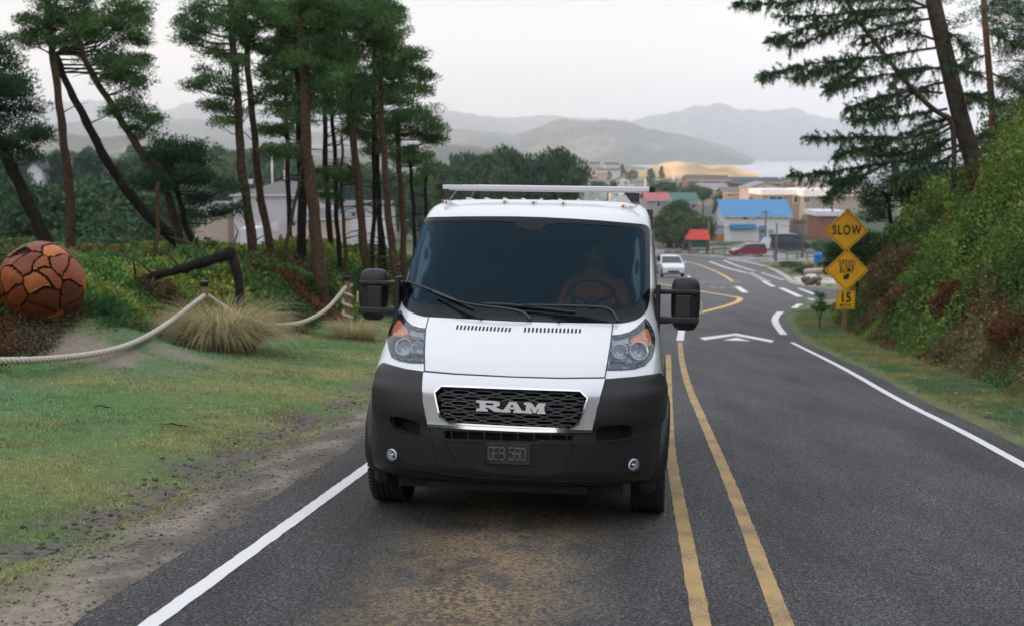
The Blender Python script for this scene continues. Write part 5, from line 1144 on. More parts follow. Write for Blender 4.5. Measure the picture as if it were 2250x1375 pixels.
# roof rack
def rack():
    za, zb = vloc(965,412,y=1.93), vloc(1440,425,y=1.93); xa, xb = -.80, .905
    zt = 2.318
    for k, yy in enumerate((1.93, 2.9, 3.9)):
        zt = 2.318+(2.318-eyeL.z)/(1.93-eyeL.y)*(yy-1.93)+.004*k; xs_ = 1+.0*k
        mb = MB(); mb.box((.05, yy, zt), (xb-xa-.06, .05, .034)); cb = mb.build('crossbar', ALU, van, bevel=.004)
        mb = MB(); mb.box((.05, yy-.006, zt-.021), (xb-xa-.18, .046, .012)); mb.build('bar_groove', mat('aluminium_edge', (.45,.45,.48), rough=.4, metal=.7), cb)
        for x_ in (xa, xb):
            mb = MB(); mb.box((x_+(.015 if x_ < 0 else -.015), yy, zt), (.045,.056,.040)); mb.build('end_cap', DARK, cb, bevel=.004)
        for x_ in (-.70, .72):
            mb = MB(); sgn = -1 if x_ < 0 else 1
            mb.add([(x_-.05*1,yy-.02,zt-.024),(x_+.05,yy-.02,zt-.024),(x_+sgn*.03+.018,yy-.02,2.215),(x_+sgn*.03-.018,yy-.02,2.215),(x_-.05,yy+.02,zt-.024),(x_+.05,yy+.02,zt-.024),(x_+sgn*.03+.018,yy+.02,2.215),(x_+sgn*.03-.018,yy+.02,2.215)],
                   [(0,1,2,3),(7,6,5,4),(0,4,5,1),(1,5,6,2),(2,6,7,3),(3,7,4,0)]); mb.build('foot', PLAST2, cb)
    mb = MB(); mb.lathe([(.0,.06),(.02,.055),(.035,.03),(.04,0)], (.03,2.3,2.245), 'z', 16); mb.build('antenna', DARK, van, smooth=True)
    # pressed ribs of the roof skin
    for x_ in np.linspace(-.6,.6,9): mb = MB(); mb.tube([(x_, y, 2.236+.006*math.sin(min(1,(y-2.0)/2.6)*math.pi)) for y in np.linspace(2.15,4.5,12)], .014, 6); mb.build('roof_rib', PAINT, van, smooth=True)
rack()
for s in (-1,1):
    mb = MB(); mb.tube([(s*.775, y, float(np.interp(y,[1.72,1.8,1.95,2.2,4.6],[2.165,2.192,2.213,2.222,2.222]))) for y in (1.95,2.2,3,4.6)], .006, 6); mb.build('roof_gutter', mat('gutter_grey', (.45,.47,.5), rough=.4), van, smooth=True)
# interior
INT = mat('cabin_plastic', (.05,.055,.06), rough=.7); FAB = mat('seat_fabric', (.035,.038,.045), rough=.9, var=.2, vscale=40); TRIM = mat('pillar_trim', (.42,.45,.45), rough=.7)
mb = MB(); mb.box((0,1.35,1.20),(1.75,.85,.16)); mb.box((0,1.55,1.05),(1.7,.3,.4)); mb.box((.45,1.50,1.31),(.46,.25,.14)); mb.box((0,1.52,1.29),(.36,.22,.14)); dash = mb.build('dashboard', INT, van, bevel=.03)
mb = MB(); mb.box((0,2.9,1.45),(1.8,.04,1.5)); mb.build('bulkhead', mat('bulkhead_grey', (.05,.055,.065), rough=.8), van)
mb = MB(); mb.box((0,2.2,.62),(1.8,1.4,.04)); mb.build('cabin_floor', INT, van)
mb = MB(); mb.tube([(.45+.19*math.cos(t), 1.60-.06*math.sin(t), 1.44+.175*math.sin(t)) for t in np.linspace(0,2*math.pi,37)], .014, 8, cap=False)
for t in (R(20),R(160),R(270)): mb.tube([(.45,1.62,1.44),(.45+.19*math.cos(t),1.60-.06*math.sin(t),1.44+.175*math.sin(t))],.014,6)
mb.sphere((.45,1.62,1.44),(.06,.03,.05),12,8); mb.build('steering_wheel', INT, van, smooth=True)
for x_ in (.45,-.42):
    wd_ = .5 if x_ > 0 else .85
    mb = MB(); mb.box((x_,2.12,1.02),(wd_,.5,.16)); mb.box((x_,2.42,1.38),(wd_,.14,.68), M=None); st = mb.build('seat', FAB, van, bevel=.05)
    for hx_ in ((x_,) if x_ > 0 else (x_-.2,x_+.2)): mb = MB(); mb.box((hx_,2.43,1.83),(.26,.1,.18)); mb.build('headrest', FAB, st, bevel=.04)
for s in (1,-1):   # pale inner pillar trim with grab handle
    def ins(px): return [Vector(S(*uv(*p))-SN(*uv(*p))*.05) for p in px]
    PT = [(1412,512),(1416,560),(1416,640),(1410,660),(1407,636),(1398,610),(1396,580),(1404,556),(1404,520)] if s > 0 else [(925,500),(914,545),(905,600),(899,640),(905,652),(914,620),(918,600),(935,575),(940,540),(932,535),(936,510)]
    patch('pillar_trim', PT, -.045, TRIM, .02, rnd=1)
    GH = [(1408,560),(1413,575),(1411,590),(1405,598),(1401,585),(1403,570)] if s > 0 else [(930,534),(936,545),(933,560),(926,566),(924,552),(926,540)]
    patch('grab_handle', GH, -.040, INT, .012, rnd=1)
ml = MB(); ml.box((.02,1.52,1.99),(.22,.05,.07)); ml.build('rear_view_mirror', INT, van, bevel=.015)
# ---------------- people ----------------
def skinned(name, nodes, edges, m, root=0, sub=2, parent=None):
    """nodes [(xyz, radius)], grown with a skin modifier"""
    me = bpy.data.meshes.new(name); me.from_pydata([n[0] for n in nodes], edges, []); me.update()
    o = bpy.data.objects.new(name, me); COL.objects.link(o); o.parent = parent
    md = o.modifiers.new('skin', 'SKIN'); md.use_smooth_shade = True
    if not me.skin_vertices: me.attributes and None
    sv = me.skin_vertices[0].data if me.skin_vertices else None
    if sv is None:
        bpy.context.view_layer.objects.active = o
        bpy.ops.mesh.customdata_skin_add(); sv = me.skin_vertices[0].data
    for v, n in zip(sv, nodes):
        r = n[1]; v.radius = (r, r) if not hasattr(r, '__len__') else r
    sv[root].use_root = True
    sb = o.modifiers.new('sub', 'SUBSURF'); sb.levels = sub; sb.render_levels = sub
    me.materials.append(m); return o
SKIN = mat('skin', (.45,.24,.16), rough=.55)
def driver():
    bx_, by_ = .45, 2.20
    def L(p): return tuple(VM @ Vector(p))
    N = []; E_ = []
    def add(p, r, prev=None):
        N.append((L(p), r)); i = len(N)-1
        if prev is not None: E_.append((prev, i))
        return i
    pel = add((bx_,by_+.05,1.16),.15); w_ = add((bx_,by_+.08,1.34),.15,pel); c = add((bx_,by_+.06,1.52),.16,w_); nk = add((bx_,by_+.02,1.66),.065,c)
    h0 = add((bx_,by_-.02,1.73),.07,nk); h1 = add((bx_,by_-.03,1.81),.088,h0); add((bx_,by_-.02,1.89),.075,h1)
    for s in (-1,1):
        sh = add((bx_+s*.19,by_+.04,1.56),.07,c); el = add((bx_+s*.27,by_-.18,1.36),.05,sh); wr = add((bx_+s*.19,by_-.47,1.43),.032,el); pm = add((bx_+s*.19,by_-.54,1.46),.034,wr)
        for k in range(4):
            z = 1.49-.018*k; a = add((bx_+s*(.185+.005*k),by_-.60,z),.010,pm); b = add((bx_+s*.17,by_-.625,z),.009,a); add((bx_+s*.155,by_-.60,z-.004),.008,b)
        t = add((bx_+s*.165,by_-.55,1.48),.011,pm); add((bx_+s*.16,by_-.585,1.50),.009,t)
        hp = add((bx_+s*.10,by_-.02,1.12),.095,pel); kn = add((bx_+s*.16,by_-.45,1.14),.07,hp); add((bx_+s*.14,by_-.58,.80),.05,kn)
    p = skinned('person', N, E_, mat('orange_shirt', (.85,.16,.03), rough=.8), sub=1)
    tag(p, 'person in an orange shirt at the steering wheel behind the dark windscreen', 'person')
    mb = MB(); mb.sphere((bx_,by_-.045,1.80),(.082,.094,.115),20,14); mb.sphere((bx_,by_-.142,1.795),(.012,.018,.02),8,6)
    for s in (-1,1): mb.sphere((bx_+s*.083,by_-.03,1.80),(.012,.02,.03),8,6)
    mb.v = [L(v) for v in mb.v]; mb.build('face', SKIN, p, smooth=True)
    mb = MB()
    for s in (-1,1): mb.sphere((bx_+s*.03,by_-.128,1.82),(.012,.012,.008),8,6)
    mb.box((bx_,by_-.135,1.752),(.045,.01,.008)); mb.v = [L(v) for v in mb.v]; mb.build('eyes_and_mouth', DARK, p, smooth=True)
    mb = MB(); mb.sphere((bx_,by_-.025,1.845),(.09,.10,.09),20,12); mb.v = [L(v) for v in mb.v]; mb.build('hair', mat('dark_hair', (.02,.012,.008), rough=.8), p, smooth=True)
    return p
driver()
# =====================================================================
# plants
# =====================================================================
rg = np.random.default_rng(11)
def unit(v): return v/(np.linalg.norm(v, axis=-1, keepdims=True)+1e-9)
def rdir(n, up=0.): v = rg.normal(size=(n,3)); v[:,2] += up; return unit(v)
def blade_geo(B, D, ln, wd, belly=.45):
    """flat pointed blades: base B, direction D"""
    n = len(B); s = unit(np.cross(D, rdir(n))); ln = np.broadcast_to(ln, n)[:,None]; wd = np.broadcast_to(wd, n)[:,None]
    V = np.stack([B, B+D*ln*belly+s*wd/2, B+D*ln, B+D*ln*belly-s*wd/2], 1).reshape(-1,3); F = np.arange(4*n).reshape(n,4)
    return V, F
def leaf_geo(B, D, N_, ln, wd):
    n = len(B); s = unit(np.cross(D, N_)); ln = np.broadcast_to(ln, n)[:,None]; wd = np.broadcast_to(wd, n)[:,None]
    V = np.stack([B, B+D*ln*.5+s*wd/2, B+D*ln, B+D*ln*.5-s*wd/2], 1).reshape(-1,3); return V, np.arange(4*n).reshape(n,4)
NEED = mat('pine_needles', (.04,.09,.03), rough=.6, attr='tint', trans=.15, spec=.14)
LEAF = mat('shrub_leaves', (.05,.1,.03), rough=.45, attr='tint', trans=.28, spec=.22)
BARK = mat('pine_bark', (.085,.055,.036), rough=.95, var=.75, vscale=16, bump=.05, bscale=26, spec=.08)
BARKD = mat('dark_bark', (.020,.016,.014), spec=.08, rough=.95, var=.4, vscale=9, bump=.02, bscale=20)
BARKG = mat('grey_bark', (.075,.060,.048), spec=.1, rough=.95, var=.5, vscale=7, bump=.03, bscale=20)
def jit(c, n, v=.25): 
    k = 1+v*(rg.random((n,1))*2-1); return np.asarray(c)*k*(1+.12*(rg.random((n,3))*2-1))
def clump_needles(Cn, rad, per, ln=.085, wd=.020, col=(.030,.072,.030), flat=.5, up=.45, seedcol=True):
    n = len(Cn); idx = np.repeat(np.arange(n), per); m = len(idx); q = rdir(m)*(rg.random((m,1))**.5); q[:,2] *= flat
    rad = np.broadcast_to(rad, n); B = Cn[idx]+q*rad[idx][:,None]; D = unit(q+rdir(m)*.6+np.array([0,0,up]))
    V, F = blade_geo(B, D, ln*(.7+.6*rg.random(m)), wd*(.8+.5*rg.random(m)))
    cc = np.asarray(col)*(1+.35*(rg.random((n,1))*2-1))+np.array([.02,.022,.0])*(rg.random((n,1))**3)
    c = cc[idx]*(1+.3*(rg.random((m,1))*2-1)); return V, F, np.repeat(c, 4, 0)
def tree(name, label, Y, trunk, r0, r1, blobs, seed, group=None, bark=None, col=(.052,.110,.034), per=150, dens=1.9, clr=.25, limb=True, dys=None, dead=0, cat='tree'):
    """trunk: photo columns/rows at distance Y; blobs: (px, py, rx, ry, depth offset)"""
    global rg; rg = np.random.default_rng(seed)
    T = [at(px, py, Y+(dys[i] if dys else 0)) for i, (px, py) in enumerate(trunk)]
    g = Gf(T[0].x, T[0].y)-.15
    if T[0].z > g: T = [Vector((T[0].x+(T[0].x-T[1].x)*.1, T[0].y, g))]+T
    root = empty(name, tuple(T[0]), 0, label, cat, group); inv = -np.array(T[0])
    TT = [Vector(p) for p in chaikin3(T, 3)]; n = len(TT); TT = [p+Vector((.016*math.sin(i*.31+seed*3)+.010*math.sin(i*.83+seed), .012*math.cos(i*.43+seed), 0)) for i, p in enumerate(TT)]; rad = [r0+(r1-r0)*(i/(n-1))**.8 for i in range(n)]
    rad = [r*(1+.07*math.sin(i*1.1+seed)*math.sin(i*.37+2*seed)) for i, r in enumerate(rad)]; rad[0] *= 1.35
    mbt = MB(); mbt.tube([p-T[0] for p in TT], rad, 9)
    if not blobs: 
        mbt.build('trunk', bark or BARK, root, smooth=True); return root
    rb = random.Random(seed*7); blobs = list(blobs)+[(b[0]+rb.uniform(-.9,.9)*b[2], b[1]+rb.uniform(-.7,.9)*b[3], b[2]*rb.uniform(.45,.75), b[3]*rb.uniform(.45,.75), (b[4] if len(b) > 4 else 0)+rb.uniform(-.8,.5)) for b in blobs]
    cl = []; src = []
    for bl in blobs:
        px, py, rx, ry = bl[:4]; dy = bl[4] if len(bl) > 4 else 0
        c = np.array(at(px, py, Y+dy)); a = rx/FPX*Y; b = ry/FPX*Y; d = max(.5, min(1.3, (a+b)*.5))
        k = max(3, int(dens*(a*b*d)*92))
        q = rdir(k)*(rg.random((k,1))**(1/2.6)); cl.append(c+q*np.array([a,d,b]))
    cl = np.concatenate(cl); tn = np.array(TT)
    mb = mbt; rr = random.Random(seed)
    for i, c in enumerate(cl):
        if i % 5: continue
        below = tn[tn[:,2] < c[2]-.15]; 
        if len(below) == 0: below = tn[:1]
        d_ = np.linalg.norm((below-c)*np.array([1,1,1.4]), axis=1); p = Vector(below[np.argmin(d_)]); e = Vector(c); L_ = (e-p).length
        if L_ < .15 or L_ > 4.5: continue
        m_ = p.lerp(e, .5)+Vector((rr.uniform(-.1,.1), rr.uniform(-.1,.1), -.10*L_+rr.uniform(-.08,.08)))
        mb.tube([p-T[0], m_-T[0], e-T[0]], [.010+.011*L_, .008+.005*L_, .006], 4, cap=False)
    for i in range(dead):
        k = rr.randint(int(n*.25), int(n*.8)); p = TT[k]; L_ = rr.uniform(.3,1.3); d_ = Vector((rr.uniform(-1,1), rr.uniform(-1,1), rr.uniform(-.15,.35))).normalized()
        mb.tube([p-T[0], p+d_*L_*.5+Vector((0,0,.04))-T[0], p+d_*L_-T[0]], [.018,.011,.004], 4, cap=False)
    mb.build('trunk', bark or BARK, root, smooth=True)
    V, F, cc = clump_needles(cl, clr*(.7+.6*rg.random(len(cl))), per, col=np.array(col)*1.25)
    mesh_np('crown', V+inv, F, NEED, root, col=cc); return root
_g = 'shore pines left of the road'
tree('pine_tree', 'thick dark pine trunk leaning from the far left edge behind the wooden sphere', 25, [(108,560),(95,515),(60,440),(25,370),(-20,290),(-60,190)], .17,.09, [(-20,130,70,60),(40,225,55,40),(15,300,60,45),(70,290,40,28),(-40,220,60,50),(60,345,45,20),(10,190,55,40),(95,300,18,12)], 1, _g, BARKD, col=(.022,.052,.028))
tree('pine_tree', 'straight pine with flat topped crown at the upper left behind the wooden sphere', 27, [(160,590),(156,500),(150,400),(140,290),(126,200),(112,100),(105,20),(100,-60)], .125,.06, [(75,85,42,24),(110,50,45,34),(150,20,60,36),(60,50,20,14),(190,55,40,26),(130,95,42,20),(120,-30,70,40)], 2, _g, dead=5)
tree('pine_tree', 'dark leaning double curved pine trunk left of centre of the left group', 30, [(440,600),(400,540),(350,495),(300,450),(255,385),(205,300),(175,240),(150,190),(122,120)], .19,.07, [(215,60,70,38),(270,40,50,42),(300,20,30,30),(290,95,38,22),(230,120,60,22),(320,130,12,8)], 3, _g, BARKD, dead=8)
tree('pine_tree', 'slender pine leaning left across the other leaning trunk', 28, [(425,640),(412,585),(392,510),(366,420),(335,365),(280,290),(235,215),(190,140),(165,70)], .125,.06, [(290,150,38,20),(270,180,60,24),(310,185,22,16),(240,150,50,22),(280,220,36,16),(300,255,40,18),(330,262,16,10),(305,290,32,14),(245,245,30,10)], 4, _g, dead=6)
tree('small_pine', 'low bushy dark pine with a curved stem between the leaning and upright trunks', 27, [(455,600),(432,540),(408,500),(398,455),(385,410)], .11,.05, [(372,315,28,16),(400,345,50,26),(350,350,32,22),(440,350,36,22),(395,385,60,24),(450,395,44,24),(350,410,44,14),(480,410,26,14),(430,435,36,14),(300,400,26,14),(505,462,28,14),(455,470,44,12),(430,320,24,12)], 5, _g, BARKD, col=(.020,.052,.027))
tree('pine_tree', 'upright pine with open drooping crown left of the dense pine group', 28, [(570,625),(562,580),(545,480),(533,380),(526,290),(518,180),(512,80),(505,-40)], .145,.065, [(430,50,34,26),(470,25,46,30),(440,90,40,22),(410,60,18,12),(500,70,40,30),(480,125,34,16),(450,165,38,16),(430,190,32,10),(490,195,36,18),(510,240,30,18),(470,235,26,10),(495,270,22,8),(540,20,36,32),(520,140,30,22),(440,5,34,16)], 6, _g, dead=6)
tree('pine_tree', 'second upright pine close beside the open crowned pine', 29, [(604,610),(596,560),(575,440),(562,350),(553,240),(545,130),(535,30),(530,-40)], .12,.055, [(560,60,36,34),(575,110,30,20),(585,165,30,16),(570,215,30,16),(590,30,26,26),(540,0,40,20)], 7, _g, dead=6)
tree('pine_snag', 'thin bare pale stem leaning right in front of the upright pines', 27.5, [(615,620),(632,530),(648,440),(664,360)], .055,.03, [], 8, _g)
tree('pine_tree', 'dark straight pine trunk just left of the thickest trunk', 29.5, [(661,600),(663,450),(661,300),(656,150),(650,0),(648,-60)], .135,.08, [(630,60,44,34),(610,110,40,22),(640,150,46,22),(610,200,30,14),(600,245,28,10),(650,210,40,20),(610,290,26,12),(580,285,20,8),(640,20,50,34),(600,30,30,30)], 9, _g, BARKD, dead=10)
tree('pine_tree', 'thickest pine trunk of the left group with orange brown bark', 27, [(706,620),(700,560),(688,460),(678,380),(672,290),(670,180),(668,80),(665,-60)], .17,.09, [(700,40,55,40),(730,90,50,26),(690,130,50,30),(740,150,40,20),(700,190,50,20),(650,260,36,12),(690,5,60,30),(620,325,30,10),(750,40,36,40)], 10, _g, dead=12)
tree('pine_tree', 'slender pine stem immediately left of the thickest trunk', 28.5, [(688,605),(686,540),(683,460),(676,400),(668,330)], .055,.035, [(640,345,44,12),(600,330,22,8)], 11, _g, dead=4)
tree('pine_tree', 'thin dark pine stem right of the thickest trunk', 31, [(748,600),(742,500),(737,400),(732,290),(728,190),(726,80)], .075,.04, [(740,215,44,22),(770,200,36,20),(720,235,40,16),(745,120,40,30)], 12, _g, BARKD, dead=8)
tree('pine_tree', 'thin wavy pine stem with low green tufts at mid height', 30, [(762,600),(756,520),(750,440),(752,370),(750,300)], .06,.03, [(720,382,26,9),(745,372,26,9),(700,410,24,12),(715,430,20,10),(760,395,20,8)], 13, _g, dead=8)
tree('pine_tree', 'tall pine trunk in the middle of the dense right hand pine group', 29, [(808,620),(800,540),(790,430),(778,330),(768,230),(760,130),(755,20)], .13,.06, [(790,60,50,44),(820,30,46,40),(780,120,50,26),(830,90,40,30),(790,180,46,24),(850,150,36,24),(770,240,50,18),(850,20,26,26)], 14, _g, dead=12)
tree('pine_tree', 'leaner pine stem between the tall pines of the dense group', 31, [(816,605),(820,500),(823,400),(822,300),(818,210)], .07,.04, [(820,215,44,20),(860,200,36,18),(800,260,40,16),(880,230,30,16)], 15, _g, BARKD, dead=9)
tree('pine_tree', 'pine carrying the outermost right crown above the van roof', 28.5, [(872,625),(862,540),(850,430),(842,330),(838,220),(835,110)], .12,.05, [(900,150,40,20),(925,175,28,14),(870,120,40,24),(890,190,36,14),(860,160,36,20),(840,70,30,40),(935,200,14,8),(905,120,22,12)], 16, _g, dead=14)
tree('pine_tree', 'pine with wide low crown right of the dense group', 30, [(890,610),(885,500),(880,400),(876,320),(872,250)], .10,.05, [(900,255,46,20),(940,265,28,14),(880,290,46,16),(930,300,36,14),(955,310,20,10),(850,270,40,18),(900,330,40,10),(965,285,10,8)], 17, _g, dead=14)
tree('pine_tree', 'slim pine trunk just left of the van mirror', 32, [(846,600),(838,500),(832,400),(826,300)], .08,.04, [(800,300,40,18),(770,290,34,16),(830,330,30,12)], 18, _g, BARKD, dead=10)
tree('pine_tree', 'rearmost slim pine between the dense group and the van roof', 36, [(915,590),(910,500),(905,420),(902,340)], .085,.04, [(900,350,36,16),(935,345,26,12),(930,380,20,10),(870,350,30,12)], 19, _g, BARKD, dead=10)
tree('pine_tree', 'short dark stem close to the left edge of the van windscreen', 38, [(940,560),(938,480),(935,410),(936,350)], .085,.04, [(940,370,24,12),(915,400,24,10)], 20, _g, BARKD, dead=8)
tree('broken_stem', 'thin broken pale stem standing in front of the small bushy pine', 24, [(341,600),(343,540),(347,470),(348,402)], .055,.035, [], 21)
# fallen log
def log():
    Pp = [at(300,618,21.4), at(340,606,21.4), at(400,592,21.5), at(460,572,21.7), at(510,556,22)]
    root = empty('fallen_log', tuple(Pp[0]), 0, 'blackened fallen trunk bent down to the ground among the shrubs', 'log')
    Pq = chaikin3(Pp, 2); r5 = random.Random(6); mb = MB(); mb.tube([p-Pp[0]+Vector((0,0,r5.uniform(-.02,.02))) for p in Pq], [(.06+.045*i/(len(Pq)-1))*r5.uniform(.82,1.2) for i in range(len(Pq))], 9); mb.build('trunk', BARKD, root, smooth=True)
    mb = MB(); mb.tube([at(508,556,22)-Pp[0], at(522,600,21.9)-Pp[0], Vector((at(538,700,21.7).x, 21.7, Gf(at(538,700,21.7).x, 21.7)-.1))-Pp[0]], [.085,.08,.075], 10); mb.build('broken_end', BARKD, root, smooth=True)
    mb = MB(); r = random.Random(3)
    for k in range(9):
        p = Pp[k % 5]; d = Vector((r.uniform(-1,.6), r.uniform(-.5,.5), r.uniform(-.2,.8))).normalized(); L_ = r.uniform(.4,1.1); mb.tube([p-Pp[0], p+d*L_*.6-Pp[0], p+d*L_+Vector((-.15,0,-.1))-Pp[0]], [.02,.014,.005], 5)
    mb.build('twigs', BARKG, root, smooth=True)
log()
# ---- shrub beds (ground cover nobody could count) ----
def bed(name, label_none, xr, yr, n, keep, hfun, palette, ln=(.045,.075), seed=1, far_scale=True):
    global rg; rg = np.random.default_rng(seed)
    # sample more densely near the camera
    y = yr[0]*(yr[1]/yr[0])**rg.random(n*2); x = xr(y, rg.random(n*2)); k = keep(x, y); x, y = x[k][:n], y[k][:n]; n = len(x)
    h = hfun(x, y); g = G(x, y); t = rg.random(n)**.42; z = g+h*t
    B = np.stack([x, y, z], 1); e = .12
    gx = (hfun(x+e, y)-hfun(x-e, y))/(2*e); gy = (hfun(x, y+e)-hfun(x, y-e))/(2*e)
    D = unit(np.stack([-gx*.8, -gy*.8, np.full(n, .55)], 1)+rdir(n)*.75)
    s = (ln[0]+(ln[1]-ln[0])*rg.random(n))*(np.clip(y/16, .8, 2.4) if far_scale else 1)
    V, F = leaf_geo(B, D, rdir(n), s, s*.62)
    sel = fbm(x*.9+seed, y*.9, 4)+.22*(rg.random(n)-.5)+.10*(t-.5); P = np.array([p for _, p in palette]); T = np.array([q for q, _ in palette])
    c = np.stack([np.interp(sel, T, P[:,i]) for i in range(3)], 1)*(1+.45*(rg.random((n,1))-.5)); 
    o = mesh_np(name, V, F, LEAF, col=np.repeat(c, 4, 0)); tag(o, kind='stuff'); return o
def dleft(x, y): return np.interp(y, _ledg[:7, 1], _ledg[:7, 0])-x
def hleft(x, y): return (.12+.75*fbm(x*.75, y*.75, 4)**1.3+.25*fbm(x*2.6, y*2.6, 2))*(1-.75*np.exp(-((x+5.2)/1.1)**2-((y-21.0)/1.1)**2))*sstep(5.1, 6.6, dleft(x, y)+bedshift(y)+.8*(fbm(x*.8+50, y*.8, 2)-.5))
def kleft(x, y):
    d = dleft(x, y)+bedshift(y)+.9*(fbm(x*.9, y*.9, 3)-.5); s = ((x+5.5)/1.2)**2+((y-15.95)/.40)**2; s2 = ((x+4.3)/1.0)**2+((y-16.8)/.32)**2
    return (d > 5.35) & (s > 1) & (s2 > 1) & (fbm(x*1.5+8, y*1.5, 2) > .18)
GREENL = [(.30,(.17,.055,.028)),(.36,(.085,.11,.025)),(.44,(.042,.125,.034)),(.54,(.075,.205,.050)),(.62,(.14,.265,.045)),(.70,(.27,.26,.05))]
bed('ground_shrubs', '', lambda y, r: -.47*y-1.5+(y*.47+1.5+1.8)*r, (9.5, 44), 210000, kleft, hleft, GREENL, seed=31)
# reddish dry plants, lower left
bed('dry_bracken', '', lambda y, r: -.47*y-.6+3.2*r, (11.5, 17), 26000, lambda x, y: (dleft(x, y) > 5.0) & (fbm(x*1.2, y*1.2+3, 3) > .42), lambda x, y: .08+.22*fbm(x*2, y*2, 3), [(.3,(.10,.035,.022)),(.5,(.15,.055,.030)),(.7,(.055,.055,.022))], ln=(.03,.055), seed=32)
def hright(x, y):
    d = rdist(x, y); return (.15+.85*fbm(x*.8+20, y*.8, 4)+.25*fbm(x*2.6, y*2.6, 2))*sstep(1.3, 3.2, d)
GREENR = [(.24,(.22,.17,.08)),(.30,(.14,.05,.024)),(.36,(.17,.11,.045)),(.42,(.105,.11,.032)),(.50,(.055,.135,.028)),(.58,(.090,.205,.036)),(.68,(.17,.25,.045))]
def bank():
    global rg; rg = np.random.default_rng(33)
    n = 430000; y = 11*(52/11)**rg.random(n); edge = np.interp(y, [p[1] for p in RW[:10]], [p[0] for p in RW[:10]]); x = edge+.32+1.2+(rg.random(n)**.8)*9.5
    k = (x < .47*y+1.2); x, y = x[k], y[k]; d = rdist(x, y); k = d > 1.3; x, y, d = x[k], y[k], d[k]; n = len(x)
    g = G(x, y); h = (.02+2.3*fbm(x*.8+20, y*.8, 4)**2.2+.35*fbm(x*3.2, y*3.2, 2))*sstep(1.2, 2.8, d); t = rg.random(n)**.45
    # push out along the slope normal
    e = .1; gx = (G(x+e, y)-g)/e; gy = (G(x, y+e)-g)/e; N = unit(np.stack([-gx, -gy, np.ones(n)], 1)); N = unit(N+np.array([0,0,.6]))
    B = np.stack([x, y, g], 1)+N*(h*t)[:,None]; D = unit(N*.7+rdir(n)*.8)
    s = (.034+.032*rg.random(n)**2)*np.clip(y/16, .85, 2.2); V, F = leaf_geo(B, D, rdir(n), s, s*.66)
    low = 1-sstep(1.6, 5.0, d+2.6*(fbm(x*.5, y*.5+70, 3)-.5)); sel = .5+(fbm(x*.8+33, y*.8, 4)-.5)*1.5-.10*low+.02+.2*(rg.random(n)-.5)+.1*(t-.5)
    P = np.array([p for _, p in GREENR]); T = np.array([q for q, _ in GREENR]); c = np.stack([np.interp(sel, T, P[:,i]) for i in range(3)], 1)*(1+.5*(rg.random((n,1))-.5))*(.35+1.25*fbm(x*2.4+5, y*2.4, 3))[:,None]
    tag(mesh_np('bank_shrubs', V, F, LEAF, col=np.repeat(c, 4, 0)), kind='stuff')
bank()
# ---- grass ----
GRM = mat('grass_blades', (.1,.16,.05), rough=.6, attr='tint', trans=.3, spec=.25)
def grass(name, n, xr, yr, keep, ln, colf, seed):
    global rg; rg = np.random.default_rng(seed); y = yr[0]*(yr[1]/yr[0])**rg.random(n); x = xr(y, rg.random(n)); k = keep(x, y); x, y = x[k], y[k]; n = len(x)
    z = G(x, y)-.004; B = np.stack([x, y, z], 1); D = unit(rdir(n)*.75+np.array([0,0,.85])); l_ = ln(x, y)*(.6+.8*rg.random(n)); V, F = blade_geo(B, D, l_, .0045*np.clip(y/7, .8, 3), .3)
    c = colf(x, y)*(1+.4*(rg.random((n,1))-.5)); tag(mesh_np(name, V, F, GRM, col=np.repeat(c, 4, 0)), kind='stuff')
def cgl(x, y):
    d = dleft(x, y); a = np.array([.105,.175,.052]); b = np.array([.22,.225,.085]); g = np.array([.090,.195,.095]); br = np.array([.13,.085,.045]); t = np.clip((fbm(x*.8, y*.8, 4)-.47)*3.4+np.exp(-((d-1.7)/.7)**2)*.55, 0, 1)[:,None]; c = a*(1-t)+b*t
    w_ = (sstep(2.4,4.4,d)*sstep(.35,.6,fbm(x*.25+40, y*.25, 3)))[:,None]; c = c*(1-w_)+g*w_; u = (sstep(.56,.66,fbm(x*1.6+70, y*1.6, 4))*.7)[:,None]; c = c*(1-u)+br*u; k = (.45+1.5*fbm(x*9, y*9, 3)+.6*(rg.random(len(x))-.5))[:,None]; p = (rg.random((len(x),1)) < .12); return np.where(p, np.array([.48,.44,.28]), c*k*1.4)
def kgl(x, y):
    d = dleft(x, y)+.5*(fbm(x*1.6, y*1.6+9, 4)-.5); hole = np.exp(-((d-.98)/.24)**2)*sstep(.36, .52, fbm(x*2.5+9, y*2.5, 4)); p = sstep(.45, .95, d)*(1-hole)*(1-.75*sstep(.55,.63,fbm(x*1.9+30, y*1.9, 3)))
    s = ((x+5.5)/1.2)**2+((y-15.95)/.40)**2; s2 = ((x+4.3)/1.0)**2+((y-16.8)/.32)**2
    return (rg.random(len(x)) < p) & (d+bedshift(y) < 6.0) & (s > 1) & (s2 > 1)
grass('lawn_grass', 330000, lambda y, r: -.47*y-.8+(.47*y+1.2)*r, (4.6, 32), kgl, lambda x, y: .022+.020*fbm(x*1.4, y*1.4, 3), cgl, 41)
def _redge(y): return np.interp(y, [p[1] for p in RW[:10]], [p[0] for p in RW[:10]])+.32
grass('verge_grass', 170000, lambda y, r: _redge(y)+.1+2.1*r**.8, (9.5, 40), lambda x, y: (x < .47*y+.5) & (rg.random(len(x)) < sstep(.02, .55, x-_redge(y)+.5*(fbm(x*1.5, y*1.5, 3)-.5))), lambda x, y: .035+.045*fbm(x*1.4, y*1.4, 3), lambda x, y: (np.array([.14,.22,.10])+np.array([.14,.05,.0])*np.clip((fbm(x, y, 4)-.42)*3, 0, 1)[:,None])*(.5+1.1*fbm(x*7, y*7, 3))[:,None], 42)
